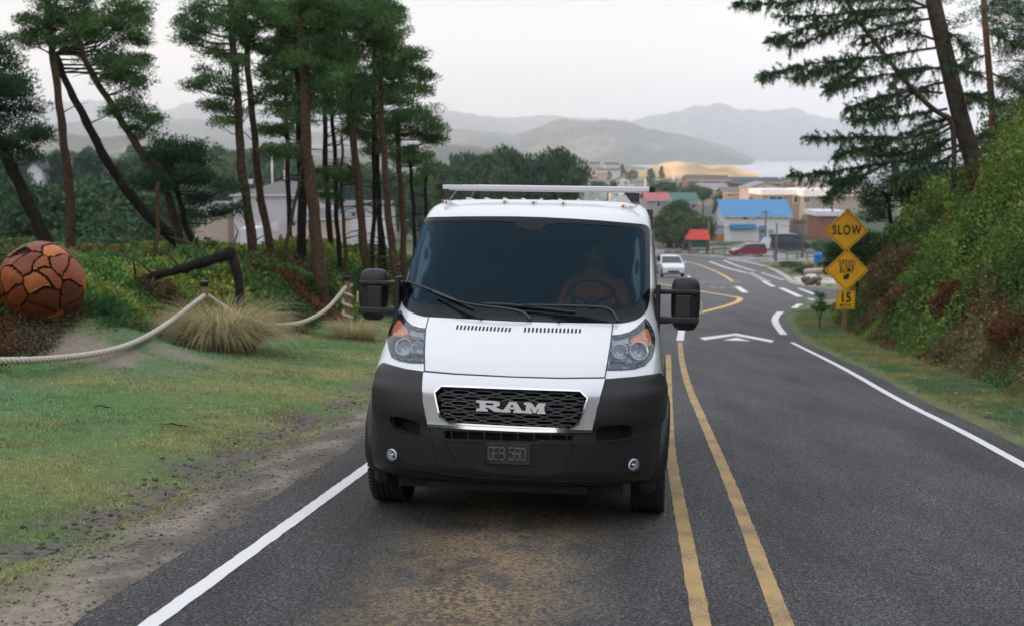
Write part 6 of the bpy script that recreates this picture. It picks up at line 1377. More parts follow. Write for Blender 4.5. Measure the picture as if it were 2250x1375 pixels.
# dry tall grass on the lower bank
def tuft(name, label, cx, cy, rx, ry, n, ln, cols, seed, lean=(0,0), cat='grass', width=.007, group=None):
    global rg; rg = np.random.default_rng(seed); th = rg.random(n)*2*math.pi; rr = np.sqrt(rg.random(n)); x = cx+rx*rr*np.cos(th)*.55; y = cy+ry*rr*np.sin(th)*.55; z = G(x, y)-.03
    out = unit(np.stack([np.cos(th), np.sin(th), np.zeros(n)], 1)+rdir(n)*.5+np.array([lean[0], lean[1], 0])); L_ = ln*(.6+.6*rg.random(n)); K = 5; pts = []; B = np.stack([x, y, z], 1)
    A0 = .75+.8*rg.random(n); A1 = -1.15+1.7*rg.random(n)*(1.1-rr*.8)
    for k in range(K+1):
        t = k/K; ang = A0+(A1-A0)*t; 
        pts.append(B.copy()); st = np.stack([out[:,0]*np.cos(ang), out[:,1]*np.cos(ang), np.sin(ang)], 1); B = B+st*(L_/K)[:,None]
    s = unit(np.cross(out, np.array([0,0,1.])+rdir(n)*.3)); V = np.stack([np.stack([p-s*width*(1-k/K*.9)/2, p+s*width*(1-k/K*.9)/2], 1) for k, p in enumerate(pts)], 1)  # n,K+1,2,3
    V = V.reshape(-1,3); base = (np.arange(n)*(K+1)*2)[:,None]; F = np.concatenate([base+np.array([[2*k,2*k+1,2*k+3,2*k+2]]) for k in range(K)], 0)
    ci = rg.integers(0, len(cols), n); c = np.array(cols)[ci]*(1+.4*(rg.random((n,1))-.5)); o = mesh_np(name, V, F, GRM, col=np.repeat(c, (K+1)*2, 0))
    if label: tag(o, label, cat, group)
    else: tag(o, kind='stuff')
    return o
STR = [(.60,.47,.27),(.46,.36,.19),(.72,.58,.36),(.20,.22,.08),(.32,.27,.13)]
def gp(px, Y): p = at(px, 600, Y); return p.x
tuft('grass_tuft', 'big straw coloured clump of dune grass round the first rope post', gp(490,19.3), 19.3, .85, .7, 4600, 1.25, STR, 51, (.3,-.3))
tuft('grass_tuft', 'grass clump half green half straw behind the big one', gp(455,20.6), 20.0, .6, .4, 1000, .95, STR+[(.10,.14,.05)]*3, 52)
tuft('grass_tuft', 'smaller pale clump of dune grass round the post with the coiled rope', gp(778,23.3), 23.3, .6, .5, 1400, .72, STR, 53, (.1,-.2))
for i in range(16):
    r = random.Random(i+80); yy = r.uniform(17, 40); xx = float(_redge(yy))+r.uniform(1.6, 3.3)
    if xx < .47*yy: tuft('bank_grass', 'dry tussock on the lower right bank', xx, yy, .5, .5, 260, .45, [(.20,.16,.07),(.13,.13,.05),(.26,.2,.1)], 60+i, (-.3,-.2), 'grass tussock', group='dry tussocks on the right bank')
# stones in the ditch
def stones(name, n, fx, yr, sz, cols, seed):
    global rg; rg = np.random.default_rng(seed); y = yr[0]*(yr[1]/yr[0])**rg.random(n); x = fx(y, n); z = G(x, y); mb = MB(); mb.sphere((0,0,0),(1,1,1),6,4); bv = np.array(mb.v); bf = mb.f; Vs = []; Q = []
    s = sz*(.35+1.1*rg.random(n)**2.2); sc = np.stack([s, s*(.6+.4*rg.random(n)), s*(.25+.25*rg.random(n))], 1); th = rg.random(n)*6.28
    R_ = 1+.35*(rg.random((n, len(bv), 1))-.5); P = bv[None]*R_*sc[:,None]; ca, sa = np.cos(th)[:,None], np.sin(th)[:,None]; X = P[...,0]*ca-P[...,1]*sa; Y_ = P[...,0]*sa+P[...,1]*ca
    V = np.stack([X+x[:,None], Y_+y[:,None], P[...,2]+z[:,None]+s[:,None]*.08], 2).reshape(-1,3); F = (np.array(bf)[None]+(np.arange(n)*len(bv))[:,None,None]).reshape(-1,4)
    ci = rg.integers(0, len(cols), n); c = np.array(cols)[ci]*(1+.4*(rg.random((n,1))-.5)); tag(mesh_np(name, V, F, mat('stone', (.2,.18,.16), rough=.9, attr='tint'), col=np.repeat(c, len(bv), 0)), kind='stuff')
SC = [(.15,.125,.11),(.085,.075,.07),(.21,.17,.145),(.06,.052,.047),(.13,.09,.07)]
stones('ditch_stones', 1300, lambda y, n: np.interp(y, _ledg[:7,1], _ledg[:7,0])-.95-.16*rg.normal(size=n), (5.2, 17), .022, [(.10,.085,.07),(.055,.047,.042),(.15,.125,.10),(.04,.034,.03)], 71)
stones('shoulder_gravel', 6000, lambda y, n: np.interp(y, _ledg[:7,1], _ledg[:7,0])+.05-.95*rg.random(n), (4.8, 15), .009, SC, 72)
stones('verge_stones', 900, lambda y, n: _redge(y)+.85+.22*rg.normal(size=n), (10, 24), .045, SC+[(.3,.25,.21)], 73)
# ---- wooden sphere ----
def sphere_ball():
    c = at(92, 623, 16.6); Rr = 93/FPX*16.6*1.0; r_ = np.random.default_rng(8); n = 52; k = np.arange(n)+.5; ph = np.arccos(1-2*k/n); th = np.pi*(1+5**.5)*k
    sd_ = unit(np.stack([np.cos(th)*np.sin(ph), np.sin(th)*np.sin(ph), np.cos(ph)], 1)+r_.normal(size=(n,3))*.20)
    root = empty('wooden_sphere', tuple(c-Vector((0,0,Rr))), 0, 'big round sculpture of fitted orange brown wood slabs on the sand mound', 'sculpture')
    WS_ = mat('varnished_wood', (.3,.1,.03), rough=.5, coat=.12, spec=.3, attr='tint', var=.45, vscale=5, bump=.004, bscale=60)
    bm = bmesh.new(); bmesh.ops.create_icosphere(bm, subdivisions=6, radius=1); P = np.array([v.co for v in bm.verts]); F = np.array([[v.index for v in f.verts] for f in bm.faces]); bm.free()
    wob = P+.05*np.stack([np.sin(P[:,1]*9+P[:,2]*5), np.sin(P[:,2]*8+P[:,0]*7), np.sin(P[:,0]*9+P[:,1]*6)], 1)
    dt = wob@sd_.T; o2 = np.sort(dt, 1); own = dt.argmax(1); gap = o2[:,-1]-o2[:,-2]; gw = .002+.005*r_.random(n)
    cols = np.array([(.24,.055,.008),(.15,.028,.005),(.32,.090,.012),(.19,.040,.007),(.09,.018,.005)]); cc = cols[r_.integers(0,5,n)]*(1+.3*(r_.random((n,1))-.5))
    fo = own[F]; same = (fo[:,0] == fo[:,1]) & (fo[:,1] == fo[:,2]) & (gap[F].min(1) > gw[fo[:,0]])
    for s in range(n):
        f = F[same & (fo[:,0] == s)]
        if len(f) < 4: continue
        u, inv_ = np.unique(f, return_inverse=True); f = inv_.reshape(f.shape); Q = P[u]; m = len(u); lift = r_.uniform(.985,1.01); tilt = r_.normal(size=3)*.02
        edge = np.clip((gap[u]-gw[s])/.03, 0, 1); Ro = Rr*(lift+(Q-sd_[s])@tilt-.018*(1-edge)**2); V = np.concatenate([Q*Ro[:,None], Q*(Rr*.91)]); ec = {}
        for t in f:
            for a, b in ((t[0],t[1]),(t[1],t[2]),(t[2],t[0])): ec[(a,b)] = 1
        sideq = [(a, b, b+m, a+m) for (a, b) in ec if (b, a) not in ec]
        me = bpy.data.meshes.new('wood_slab'); me.from_pydata((V+np.array([0,0,Rr])).tolist(), [], [tuple(t) for t in f]+sideq); me.polygons.foreach_set('use_smooth', [True]*len(f)+[False]*len(sideq))
        a_ = me.color_attributes.new('tint', 'FLOAT_COLOR', 'POINT'); ccc = np.ones((2*m,4), np.float32); ccc[:,:3] = np.tile(cc[s], (2*m,1)); a_.data.foreach_set('color', ccc.ravel()); me.materials.append(WS_); me.update()
        o = bpy.data.objects.new('wood_slab', me); COL.objects.link(o); o.parent = root
    mb = MB(); mb.sphere((0,0,Rr), Rr*.90, 40, 24); mb.build('inner_core', mat('dark_core', (.012,.007,.005), rough=.9), root, smooth=True)
sphere_ball()
# ---- rope fence ----
ROPE = mat('rope', (.52,.47,.40), rough=.9, var=.25, vscale=30, bump=.004, bscale=160)
def rope(P, r, label, pitch=.19):
    P = chaikin3([Vector(p) for p in P], 3); L = [0]
    for a, b in zip(P, P[1:]): L.append(L[-1]+(b-a).length)
    n = int(L[-1]/.02); s = np.linspace(0, L[-1], n); X = np.stack([np.interp(s, L, [p[i] for p in P]) for i in range(3)], 1); T = unit(np.gradient(X, axis=0)); A = unit(np.cross(T, np.array([0,0,1.])+T*.01)); Bv = np.cross(T, A)
    mb = MB()
    for k in range(3):
        ph = s/pitch*2*math.pi+k*2*math.pi/3; Q = X+(A*np.cos(ph)[:,None]+Bv*np.sin(ph)[:,None])*r*.58; mb.tube([Vector(q) for q in Q], r*.50, 6)
    return tag(mb.build('rope', ROPE, None, smooth=True), label, 'rope')
def rpost(px, top, Y, label, sp=False):
    t = at(px, top, Y); zb = Gf(t.x, Y)-.25; f = empty('rope_post', (t.x, Y, zb), 0, label, 'post'); h = t.z-zb
    mb = MB(); mb.lathe([(0,0),(.062,0),(.060,h-.08),(0,h-.08)], n=14); mb.build('post', mat('post_wood', (.20,.12,.065), rough=.85, var=.35, vscale=14), f, smooth=2)
    mb = MB(); mb.lathe([(.068,h-.10),(.068,h-.055),(.09,h-.045),(.095,h-.02),(.05,h),(0,h+.004)], n=16); mb.build('cap', mat('cap_metal', (.02,.022,.025), rough=.35, metal=.4), f, smooth=2)
rpost(449, 616, 20, 'wooden post with dark metal cap in the big straw grass clump'); rpost(763, 606, 24, 'wooden post with dark cap wrapped in coiled rope near the van mirror'); rpost(-330, 660, 13.5, 'wooden post with dark cap at the far left end of the rope')
def above(px, py, Y):
    while Y > 8 and at(px, py, Y).z < Gf(at(px, py, Y).x, Y)+.07: Y -= .15
    return at(px, py, Y)
rope([at(449,650,19.95), at(425,668,19.5), above(385,700,18.6), above(330,737,17.6), above(270,764,16.5), above(190,781,15.5), above(100,789,14.8), above(20,792,14.3), at(-80,790,13.9), at(-200,760,13.7), at(-330,700,13.5)], .041, 'white twisted rope sagging from the first post to the left edge')
rope([at(455,648,20), at(490,674,20.5), at(530,697,21), at(580,712,21.7), at(625,715,22.3), at(670,708,22.9), at(715,684,23.4), at(745,650,23.8), at(760,630,23.95)], .040, 'white twisted rope sagging between the two near posts')
cp = at(763, 660, 24); hh_ = np.linspace(0, 1, 60); rope([(cp.x+.085*math.cos(t*21), 24+.085*math.sin(t*21), at(763, 627, 24).z-.72*t) for t in hh_], .030, 'rope end coiled in a spiral down the second post')
# ---- slow sign ----
def textobj(name, s, size, m, parent, loc, sx=1.0, off=.0, ext=.002, sp=1.0):
    cu = bpy.data.curves.new(name, 'FONT'); cu.body = s; cu.size = size; cu.align_x = 'CENTER'; cu.align_y = 'CENTER'; cu.offset = off; cu.extrude = ext; cu.space_character = sp
    t = bpy.data.objects.new(name, cu); COL.objects.link(t); bpy.context.view_layer.update(); dg = bpy.context.evaluated_depsgraph_get(); me = bpy.data.meshes.new_from_object(t.evaluated_get(dg)); bpy.data.objects.remove(t)
    me.transform(Matrix.Diagonal((sx,1,1,1))); me.materials.clear(); me.materials.append(m); me.transform(Matrix.Rotation(math.pi/2, 4, 'X')); o = bpy.data.objects.new(name, me); COL.objects.link(o); o.parent = parent; o.location = loc; return o
SY = mat('sign_yellow', (.88,.44,.012), rough=.5, var=.14, vscale=2.5); SB = mat('sign_black', (.012,.012,.012), rough=.5)
def sign():
    Y = 30.; s = Y/FPX; top = at(1862, 460, Y); bx_, by_ = top.x, Y; zb = Gf(bx_, by_)-.2
    f = empty('road_sign', (bx_, by_, zb), R(-3), 'yellow SLOW and SPEED BUMP diamonds above a 15 plate on a wooden post', 'road sign'); h = top.z-zb
    mb = MB(); mb.box((.03,.06,h/2),(.10,.10,h)); mb.build('post', mat('sign_post_wood', (.20,.13,.05), rough=.85, var=.3, vscale=8), f, bevel=.01)
    def zz(py): return at(1862, py, Y).z-zb
    def dia(py, half, dx):
        c = (dx*s, 0, zz(py)); hw = half*s; o = []
        for hw_, y_, m_, nm in ((hw, 0, SY, 'diamond_plate'),):
            pts = []
            for k in range(4):
                th = math.pi/2*k
                for dd in (-.05,.05): pts.append((hw_*math.cos(th+dd*.9)*.985, hw_*math.sin(th+dd*.9)*.985))
            mb = MB(); mb.prism(pts, -.006, .006); mb.v = [(c[0]+v[0], v[2], c[2]+v[1]) for v in mb.v]; pl_ = mb.build(nm, m_, f)
        mb = MB(); k_ = [(math.cos(math.pi/2*k), math.sin(math.pi/2*k)) for k in range(4)]
        for k in range(4):
            a, b = k_[k], k_[(k+1) % 4]; r1, r2 = hw*.955, hw*.915
            mb.add([(c[0]+a[0]*r1,-.009,c[2]+a[1]*r1),(c[0]+b[0]*r1,-.009,c[2]+b[1]*r1),(c[0]+b[0]*r2,-.009,c[2]+b[1]*r2),(c[0]+a[0]*r2,-.009,c[2]+a[1]*r2)],[(0,1,2,3)])
        mb.build('border', SB, pl_)
        for q in (-1,1): mb = MB(); mb.sphere((c[0],-.01,c[2]+q*hw*.78),(.012,.006,.012),8,6); mb.build('bolt', mat('bolt_steel', (.2,.15,.08), metal=.6, rough=.5), pl_, smooth=True)
        return c, hw
    c, hw = dia(507, 46.5, 0); textobj('lettering', 'SLOW', .315, SB, f, (c[0], -.0095, c[2]+.0), .70, .009, sp=1.22)
    c, hw = dia(594, 47, 3); textobj('lettering', 'SPEED', .21, SB, f, (c[0], -.0095, c[2]+.165), .56, .005, sp=1.3); textobj('lettering', 'BUMP', .21, SB, f, (c[0], -.0095, c[2]+.0), .56, .005, sp=1.25)
    mb = MB(); A = [(-.10,-.24),(.0,-.235),(.0,-.225),(-.035,-.20),(.035,-.13),(.085,-.17),(.085,-.08)]
    A = [(-.085,-.245),(-.075,-.085),(-.035,-.125),(.025,-.065),(.095,-.135),(.035,-.195),(.075,-.235)]
    mb.prism([(a*.9,b*.9) for a, b in A], -.002, .002); mb.v = [(c[0]+v[0], -.0095+v[2], c[2]+v[1]-.01) for v in mb.v]; mb.build('arrow', SB, f)
    z0 = zz(659); w_ = 41*s; mb = MB(); mb.box((c[0],0,z0),(w_,.012,41*s)); p2 = mb.build('speed_plate', SY, f, bevel=.004)
    mb = MB(); a = w_*.455
    for q in ((-a,-a,a,-a),(a,-a,a,a),(a,a,-a,a),(-a,a,-a,-a)): mb.tube([(c[0]+q[0],-.008,z0+q[1]),(c[0]+q[2],-.008,z0+q[3])],.005,4)
    mb.build('border', SB, p2); textobj('lettering', '15', .33, SB, f, (c[0]-.005,-.0095,z0+.05), .85, .010); textobj('lettering', 'M.P.H.', .105, SB, f, (c[0],-.0095,z0-.135), 1.05, .003)
sign()
# ---- spruces on the right bank ----
def spray(P, dens, seed, tw=(.18,.5), r=.03, droop=.25, ln=.05):
    """branch with flat needle sprays; returns tube + needles"""
    P = [Vector(p) for p in chaikin3(P, 2)]; L = [0]
    for a, b in zip(P, P[1:]): L.append(L[-1]+(b-a).length)
    X = np.array(P); L = np.array(L); n = max(6, int(L[-1]*dens)); s = L[-1]*(1-rg.random(n)**1.1*.88); B0 = np.stack([np.interp(s, L, X[:,i]) for i in range(3)], 1)
    e = np.minimum(s+.1, L[-1]); T = unit(np.stack([np.interp(e, L, X[:,i]) for i in range(3)], 1)-B0+1e-6); d = unit(T*.6+rdir(n)*np.array([.8,.9,.62])+np.array([0,0,-droop*.55])); l_ = (tw[0]+(tw[1]-tw[0])*rg.random(n))*(1.1-.55*s/L[-1])
    k = 36; t = rg.random((n,k)); Bn = B0[:,None]+d[:,None]*(l_[:,None]*t)[...,None]; Bn[...,2] -= .28*(l_[:,None]*t)**2*2; Dn = unit(d[:,None]*.9+rg.normal(size=(n,k,3))*.55)
    return P, B0, d, l_, Bn.reshape(-1,3), Dn.reshape(-1,3)
def spruce(name, label, Y, trunk, r0, r1, branches, seed, group, bark=BARKG, moss=.3, col=(.046,.105,.046), dens=15, blobs=()):
    global rg; rg = np.random.default_rng(seed); T = [at(px, py, Y) for px, py in trunk]; g = Gf(T[0].x, Y)-.2
    if T[0].z > g: T = [Vector((T[0].x+.08, Y, g))]+T
    O = np.array(T[0]); root = empty(name, tuple(T[0]), 0, label, 'tree', group); TT = chaikin3(T, 2); n = len(TT); rr = [r0+(r1-r0)*i/(n-1) for i in range(n)]; rr[0] *= 1.3
    mb = MB(); mb.tube([p-T[0] for p in TT], rr, 12); Bs, Ds, Ms, Md = [], [], [], []
    for bi, b in enumerate(branches):
        dy = b[0]; pts = b[1:]; m = len(pts); Pp = [at(px, py, Y+dy*(i/(m-1))) for i, (px, py) in enumerate(pts)]
        P, B0, d, l_, Bn, Dn = spray(Pp, dens, 0); q = len(P); mb.tube([p-T[0] for p in P], [.034*(1-.85*i/(q-1))+.004 for i in range(q)], 6, cap=False)
        for i in range(0, len(B0), 2): e = Vector(B0[i]+d[i]*l_[i]*.9)-Vector((0,0,.2*l_[i]**2)); mb.tube([Vector(B0[i])-T[0], e-T[0]], [.006,.003], 3, cap=False)
        Bs.append(Bn); Ds.append(Dn); k = rg.random(len(Bn)) < moss*.35; Ms.append(Bn[k]); 
    mb.build('trunk', bark, root, smooth=True); B = np.concatenate(Bs)-O; D = np.concatenate(Ds); V, F = blade_geo(B, D, .06+.04*rg.random(len(B)), .019); c = jit(col, len(B), .4); 
    Vs, Fs, cs = [V], [F], [np.repeat(c, 4, 0)]
    if blobs:
        cl = []
        for px, py, rx, ry, dy in blobs:
            a, b_ = rx/FPX*Y, ry/FPX*Y; dd = (a+b_)*.6; k = max(6, int(a*b_*dd*75)); q = rdir(k)*(rg.random((k,1))**.42); cl.append(np.array(at(px, py, Y+dy))+q*np.array([a,dd,b_]))
        cl = np.concatenate(cl); v2, f2, c2 = clump_needles(cl-O, .24*(.6+.7*rg.random(len(cl))), 60, ln=.09, col=col, flat=.45, up=0); Fs.append(f2+len(V)); Vs.append(v2); cs.append(c2)
    mesh_np('crown', np.concatenate(Vs), np.concatenate(Fs), NEED, root, col=np.concatenate(cs))
    if moss:
        M_ = np.concatenate(Ms)-O; D = unit(rdir(len(M_))*.25+np.array([0,0,-1.])); V, F = blade_geo(M_, D, .08+.16*rg.random(len(M_)), .012, .5); mesh_np('moss', V, F, NEED, root, col=np.repeat(jit((.27,.32,.16), len(M_), .3), 4, 0))
_h = 'trees on top of the right bank'
spruce('spruce_tree', 'large leaning mossy spruce trunk on the right bank with long drooping branches over the road', 30, [(2150,395),(2128,320),(2105,240),(2085,150),(2066,70),(2050,0),(2040,-60)], .23,.17, [
 (-1.5,(2060,15),(1971,22),(1905,24),(1844,32),(1775,38),(1709,34)), (-1,(1960,30),(1870,46),(1820,72),(1775,92),(1735,105)), (-1.5,(1870,46),(1800,50),(1740,75),(1695,90)),
 (-2,(2062,105),(1971,118),(1905,130),(1844,132),(1775,142),(1709,158),(1668,170)), (-2.4,(1905,130),(1850,150),(1800,158),(1750,172)), (-1.2,(1900,130),(1860,165),(1820,195)), (-1.5,(2060,150),(1990,160),(1932,166),(1880,178),(1818,196)),
 (-1,(2070,205),(2020,200),(1971,205),(1905,222),(1862,240)), (-1.6,(2080,240),(1993,256),(1923,262),(1868,262)), (-2,(2095,268),(2036,296),(1971,306),(1905,298),(1840,306),(1777,301)), (-2.3,(1971,306),(1920,325),(1870,330),(1840,345)),
 (-1,(2105,300),(2036,331),(1971,342),(1905,336)), (-2,(2110,320),(2015,349),(1927,362),(1862,372),(1796,385),(1736,385)), (-2.2,(1927,372),(1884,393),(1844,414),(1814,436)), (-1.2,(1884,380),(1860,400),(1830,400)),
 (-1,(2075,120),(2110,150),(2150,165)), (-1,(2090,200),(2150,215),(2200,230)), (-.5,(2060,60),(2100,80),(2140,120)), (1,(2100,260),(2040,270),(1990,300)), (1.4,(2085,180),(2030,190),(1970,230),(1930,250)), (0,(2062,90),(2000,70),(1950,80),(1900,100)), (1,(2080,150),(2010,150),(1950,190)), (-2,(2050,20),(1980,-5),(1900,5),(1800,-10),(1720,10),(1620,8)), (.5,(2055,40),(1990,50),(1930,60),(1880,90)),
 (-1.5,(2110,330),(2060,360),(2000,385),(1960,400)), (-.5,(2100,300),(2060,320),(2010,360)), (.5,(2090,280),(2040,310),(1960,330)), (-.8,(1971,205),(1940,230),(1900,245))], 91, _h, dens=34,
 blobs=((2100,40,40,24,0),(2160,20,50,30,0),(1990,15,50,22,.5),(2050,-10,60,20,0),(2200,60,40,30,1),(2120,100,22,20,.6),(1960,50,30,14,.6)))
tree('snag_tree', 'thin curved dark stem leaning up left from the big spruce', 29.6, [(2100,262),(2062,250),(2010,205),(1968,150),(1915,85),(1872,30),(1850,-40)], .07,.045, [], 92, _h, BARKG)
spruce('spruce_tree', 'slimmer reddish trunk right of the large leaning spruce', 32, [(2183,345),(2181,250),(2173,150),(2164,50),(2160,-40)], .10,.07, [(-1,(2165,60),(2210,90),(2250,100)),(-1,(2175,160),(2220,180),(2260,210)),(-1,(2178,200),(2140,215),(2110,235)),(0,(2170,120),(2140,130),(2110,150)),(-1,(2180,250),(2225,270),(2260,290)),(-1,(2180,280),(2150,300),(2120,320))], 93, _h, mat('red_bark', (.15,.075,.045), rough=.95, var=.4, vscale=9, bump=.02, bscale=20), dens=34, blobs=((2240,60,40,60,0),(2230,160,36,30,0),(2250,240,40,26,0)))
tree('spruce_tree', 'dark dense conifer filling the upper right corner', 35, [(2260,360),(2262,200),(2265,0)], .16,.1, [(2240,30,60,40),(2260,100,60,30),(2230,190,40,30),(2270,170,50,40),(2250,250,50,30),(2200,40,40,40),(2225,120,40,40),(2210,210,36,30),(2235,270,40,40),(2190,300,30,20),(2240,300,40,20),(2290,60,60,60),(2190,-10,60,26),(2290,240,40,60)], 94, _h, BARKD, col=(.020,.045,.018), per=60, dens=1.3)
tree('pine_shrub', 'dark rounded young pine at the top of the bank above the signs', 36, [(1960,540),(1955,470),(1950,430)], .08,.04, [(1905,425,20,26),(1935,440,34,34),(1975,420,36,36),(1920,470,34,22),(2010,440,30,30),(1990,385,34,22),(2030,400,30,26),(2060,380,30,26),(1960,390,22,18)], 95, _h, BARKD, col=(.016,.042,.016), dens=2.2, per=90, cat='pine')
tree('pine_shrub', 'dark feathery young pine beside the lower sign at the foot of the bank', 33, [(1885,640),(1880,580),(1870,540)], .05,.03, [(1850,555,26,20),(1885,560,30,26),(1830,580,24,16),(1870,590,34,18),(1925,545,30,30),(1900,520,24,20),(1840,600,20,12)], 96, _h, BARKD, col=(.022,.050,.020), dens=1.8, cat='pine')
tree('seedling_pine', 'small upright pine seedling at the end of the right verge', 31, [(1803,700),(1803,670),(1804,650)], .02,.01, [(1803,668,5,10),(1797,680,5,4),(1810,674,5,5),(1803,650,2,6)], 97, None, BARKD, dens=9, clr=.07, per=40, cat='pine')
tree('seedling_pine', 'bushy green pine seedling right of the wooden sphere', 17.5, [(230,730),(228,700),(226,680)], .02,.01, [(205,690,26,22),(245,695,28,24),(225,665,22,20),(190,710,22,16),(270,712,18,14)], 98, None, BARKD, dens=7, clr=.16, per=70, col=(.030,.085,.028), cat='pine')
# ---- bushes standing out of the ground cover ----
def hitG(px, py):
    d = ray(px, py); Y = 9.
    while Y < 60:
        p = Vector((0,0,CAMH))+d*(Y/d.y)
        if p.z < Gf(p.x, p.y): return p
        Y += .25
    return None
def bush(px, py, r, col, label, seed, group, per=150, flat=1.):
    global rg; rg = np.random.default_rng(seed); p = hitG(px, py)
    if p is None: return
    g = Gf(p.x, p.y); root = empty('bush', (p.x,p.y,g), 0, label, 'bush', group); mb = MB(); rr = random.Random(seed)
    for k in range(7): a = rr.uniform(0,6.28); mb.tube([(0,0,-.1),(r*.4*math.cos(a),r*.4*math.sin(a),r*.5),(r*.8*math.cos(a),r*.8*math.sin(a),r*1.0)],[.02,.014,.006],5)
    mb.build('stems', BARKG, root, smooth=True); n = int(60*max(.6, r)); q = rdir(n, .25)*(rg.random((n,1))**.35)*r; q[:,2] = np.abs(q[:,2])*1.0*flat+r*.15; q[:,:2] *= (1+.3*rg.random((n,1)))
    idx = np.repeat(np.arange(n), per); m = len(idx); o_ = rdir(m)*(rg.random((m,1))**.5)*.17*max(.8,r); B = q[idx]+o_; s = .045*max(.85, p.y/17)*(.7+.6*rg.random(m)); V, F = leaf_geo(B, unit(o_+rdir(m)*.1+np.array([0,0,.05])), rdir(m), s, s*.6)
    cc = (np.array(col)*(1+.55*(rg.random((n,1))-.5)))[idx]*(1+.4*(rg.random((m,1))-.5)); mesh_np('foliage', V, F, LEAF, root, col=np.repeat(cc, 4, 0))
_gb = 'bushes on the right bank'
for i, (px_, py_, r_, c_, lb) in enumerate(((1925,590,.55,(.07,.10,.03),'olive bush just right of the lower sign'),(1990,560,.6,(.05,.12,.03),'dark green bush above the middle of the bank foot'),(2030,470,.7,(.055,.13,.03),'green bush near the top of the bank under the pine shrub'),(2090,420,.6,(.09,.12,.035),'olive bush left of the big spruce base'),(2190,350,.6,(.07,.16,.03),'bright bush right of the spruce base'),(2235,300,.55,(.06,.13,.03),'green bush at the top right edge of the bank'),
    (2080,560,.6,(.10,.20,.04),'bright green bush in the middle of the bank'),(2180,500,.6,(.055,.14,.03),'dark leafy bush high on the right of the bank'),(2000,690,.55,(.15,.09,.04),'rusty brown bush low on the bank'),(2110,700,.55,(.13,.06,.03),'reddish bush low in the middle of the bank'),(2210,650,.55,(.08,.15,.04),'green bush low at the right edge of the bank'),(2060,640,.45,(.12,.12,.04),'yellowish olive bush below the bright one'),(2225,780,.4,(.16,.075,.035),'rust coloured bush at the lower right edge'),(1950,660,.4,(.13,.11,.05),'straw brown bush behind the sign post'),(2150,600,.5,(.05,.11,.03),'deep green bush between the rusty and bright ones'))):
    bush(px_, py_, r_, c_, lb, 200+i, _gb)
_gb = 'bushes behind the rope fence'
for i, (px_, py_, r_, c_, lb) in enumerate(((300,600,.5,(.06,.14,.035),'green bush right of the wooden sphere top'),(250,560,.5,(.13,.17,.04),'yellow green bush behind the wooden sphere'),(600,640,.4,(.09,.2,.04),'bright bush behind the second rope span'),(690,670,.45,(.045,.11,.03),'dark bush below the thickest pine trunk'),(640,730,.35,(.035,.085,.028),'dark low bush under the lowest point of the second rope'),(340,690,.45,(.10,.07,.03),'rusty bush between the seedling and the straw clump'),(820,640,.45,(.06,.13,.035),'green bush left of the van mirror'),(500,640,.35,(.07,.17,.04),'green bush behind the first rope post'),(150,540,.5,(.05,.10,.03),'dark bush behind the top of the wooden sphere'),(560,600,.4,(.14,.2,.04),'yellowish bush right of the fallen trunk'))):
    bush(px_, py_, r_, c_, lb, 230+i, _gb)
# more pines behind the dense group
tree('pine_tree', 'rear pine filling the gap between the thickest trunk and the tall middle pine', 34, [(728,600),(722,480),(716,350),(712,200),(710,60)], .10,.05, [(720,60,50,50),(760,110,44,30),(700,150,50,30),(745,190,50,26),(690,230,40,20),(770,230,40,18),(720,10,60,40),(790,30,50,40)], 140, _g, BARKD, dead=8)
tree('pine_tree', 'rear pine with a broad dark crown behind the tall middle pine', 35, [(838,590),(832,460),(826,330),(822,200),(820,60)], .10,.05, [(830,60,44,44),(850,130,44,30),(810,170,50,26),(850,210,44,24),(820,260,50,22),(880,260,36,18),(840,310,44,16),(870,60,30,40),(800,0,60,40)], 141, _g, BARKD, dead=8)
tree('pine_tree', 'rear pine behind the left edge of the dense group', 34, [(640,590),(636,460),(630,330),(626,200),(622,60)], .09,.05, [(620,90,44,40),(600,150,40,26),(650,190,44,24),(620,240,40,18),(640,290,36,14),(610,30,50,40),(660,110,44,34)], 142, _g, BARKD, dead=6)
# ---- far trees: three kinds, copied ----
def far_proto(kind, seed):
    global rg; rg = np.random.default_rng(seed); root = empty(('broad_pine','round_tree','tall_conifer')[kind], (0,0,0), 0, 'tree', 'tree', 'trees of the valley beyond the slope')
    mb = MB(); mb.tube([(0,0,-.1),(.01,0,.3),(0,.01,.7)], [.028,.022,.012], 6); mb.build('trunk', BARKD, root, smooth=True); n = 70; q = rdir(n)
    if kind == 0: cl = q*np.array([.42,.42,.20])*(rg.random((n,1))**.3)+np.array([0,0,.72]); cl[:,2] += .12*(rg.random(n)-.5)
    elif kind == 1: cl = q*np.array([.38,.38,.36])*(rg.random((n,1))**.35)+np.array([0,0,.56])
    else: z = .12+.86*rg.random(n)**.9; cl = np.stack([q[:,0]*.34*(1.04-z), q[:,1]*.34*(1.04-z), z], 1)
    m = 46; idx = np.repeat(np.arange(n), m); k = len(idx); d = rdir(k)*(rg.random((k,1))**.5); B = cl[idx]+d*np.array([.12,.12,.07]); V, F = leaf_geo(B, rdir(k,.3), rdir(k), .055, .032)
    base = np.array([(.045,.10,.042),(.075,.115,.038),(.034,.078,.040)][kind]); cc = base*(1+.5*(rg.random((n,1))-.5)); c = cc[idx]*(1+.4*(rg.random((k,1))-.5)); mesh_np('crown', V, F, NEED, root, col=np.repeat(c, 4, 0)); return root
protos = [far_proto(0,101), far_proto(1,102), far_proto(2,103)]; used = [False]*3; _r = random.Random(77)
LB = {0:'dark flat crowned pine in the valley beyond the road slope', 1:'rounded mid green tree in the valley beyond the road slope', 2:'narrow dark conifer in the valley beyond the road slope'}
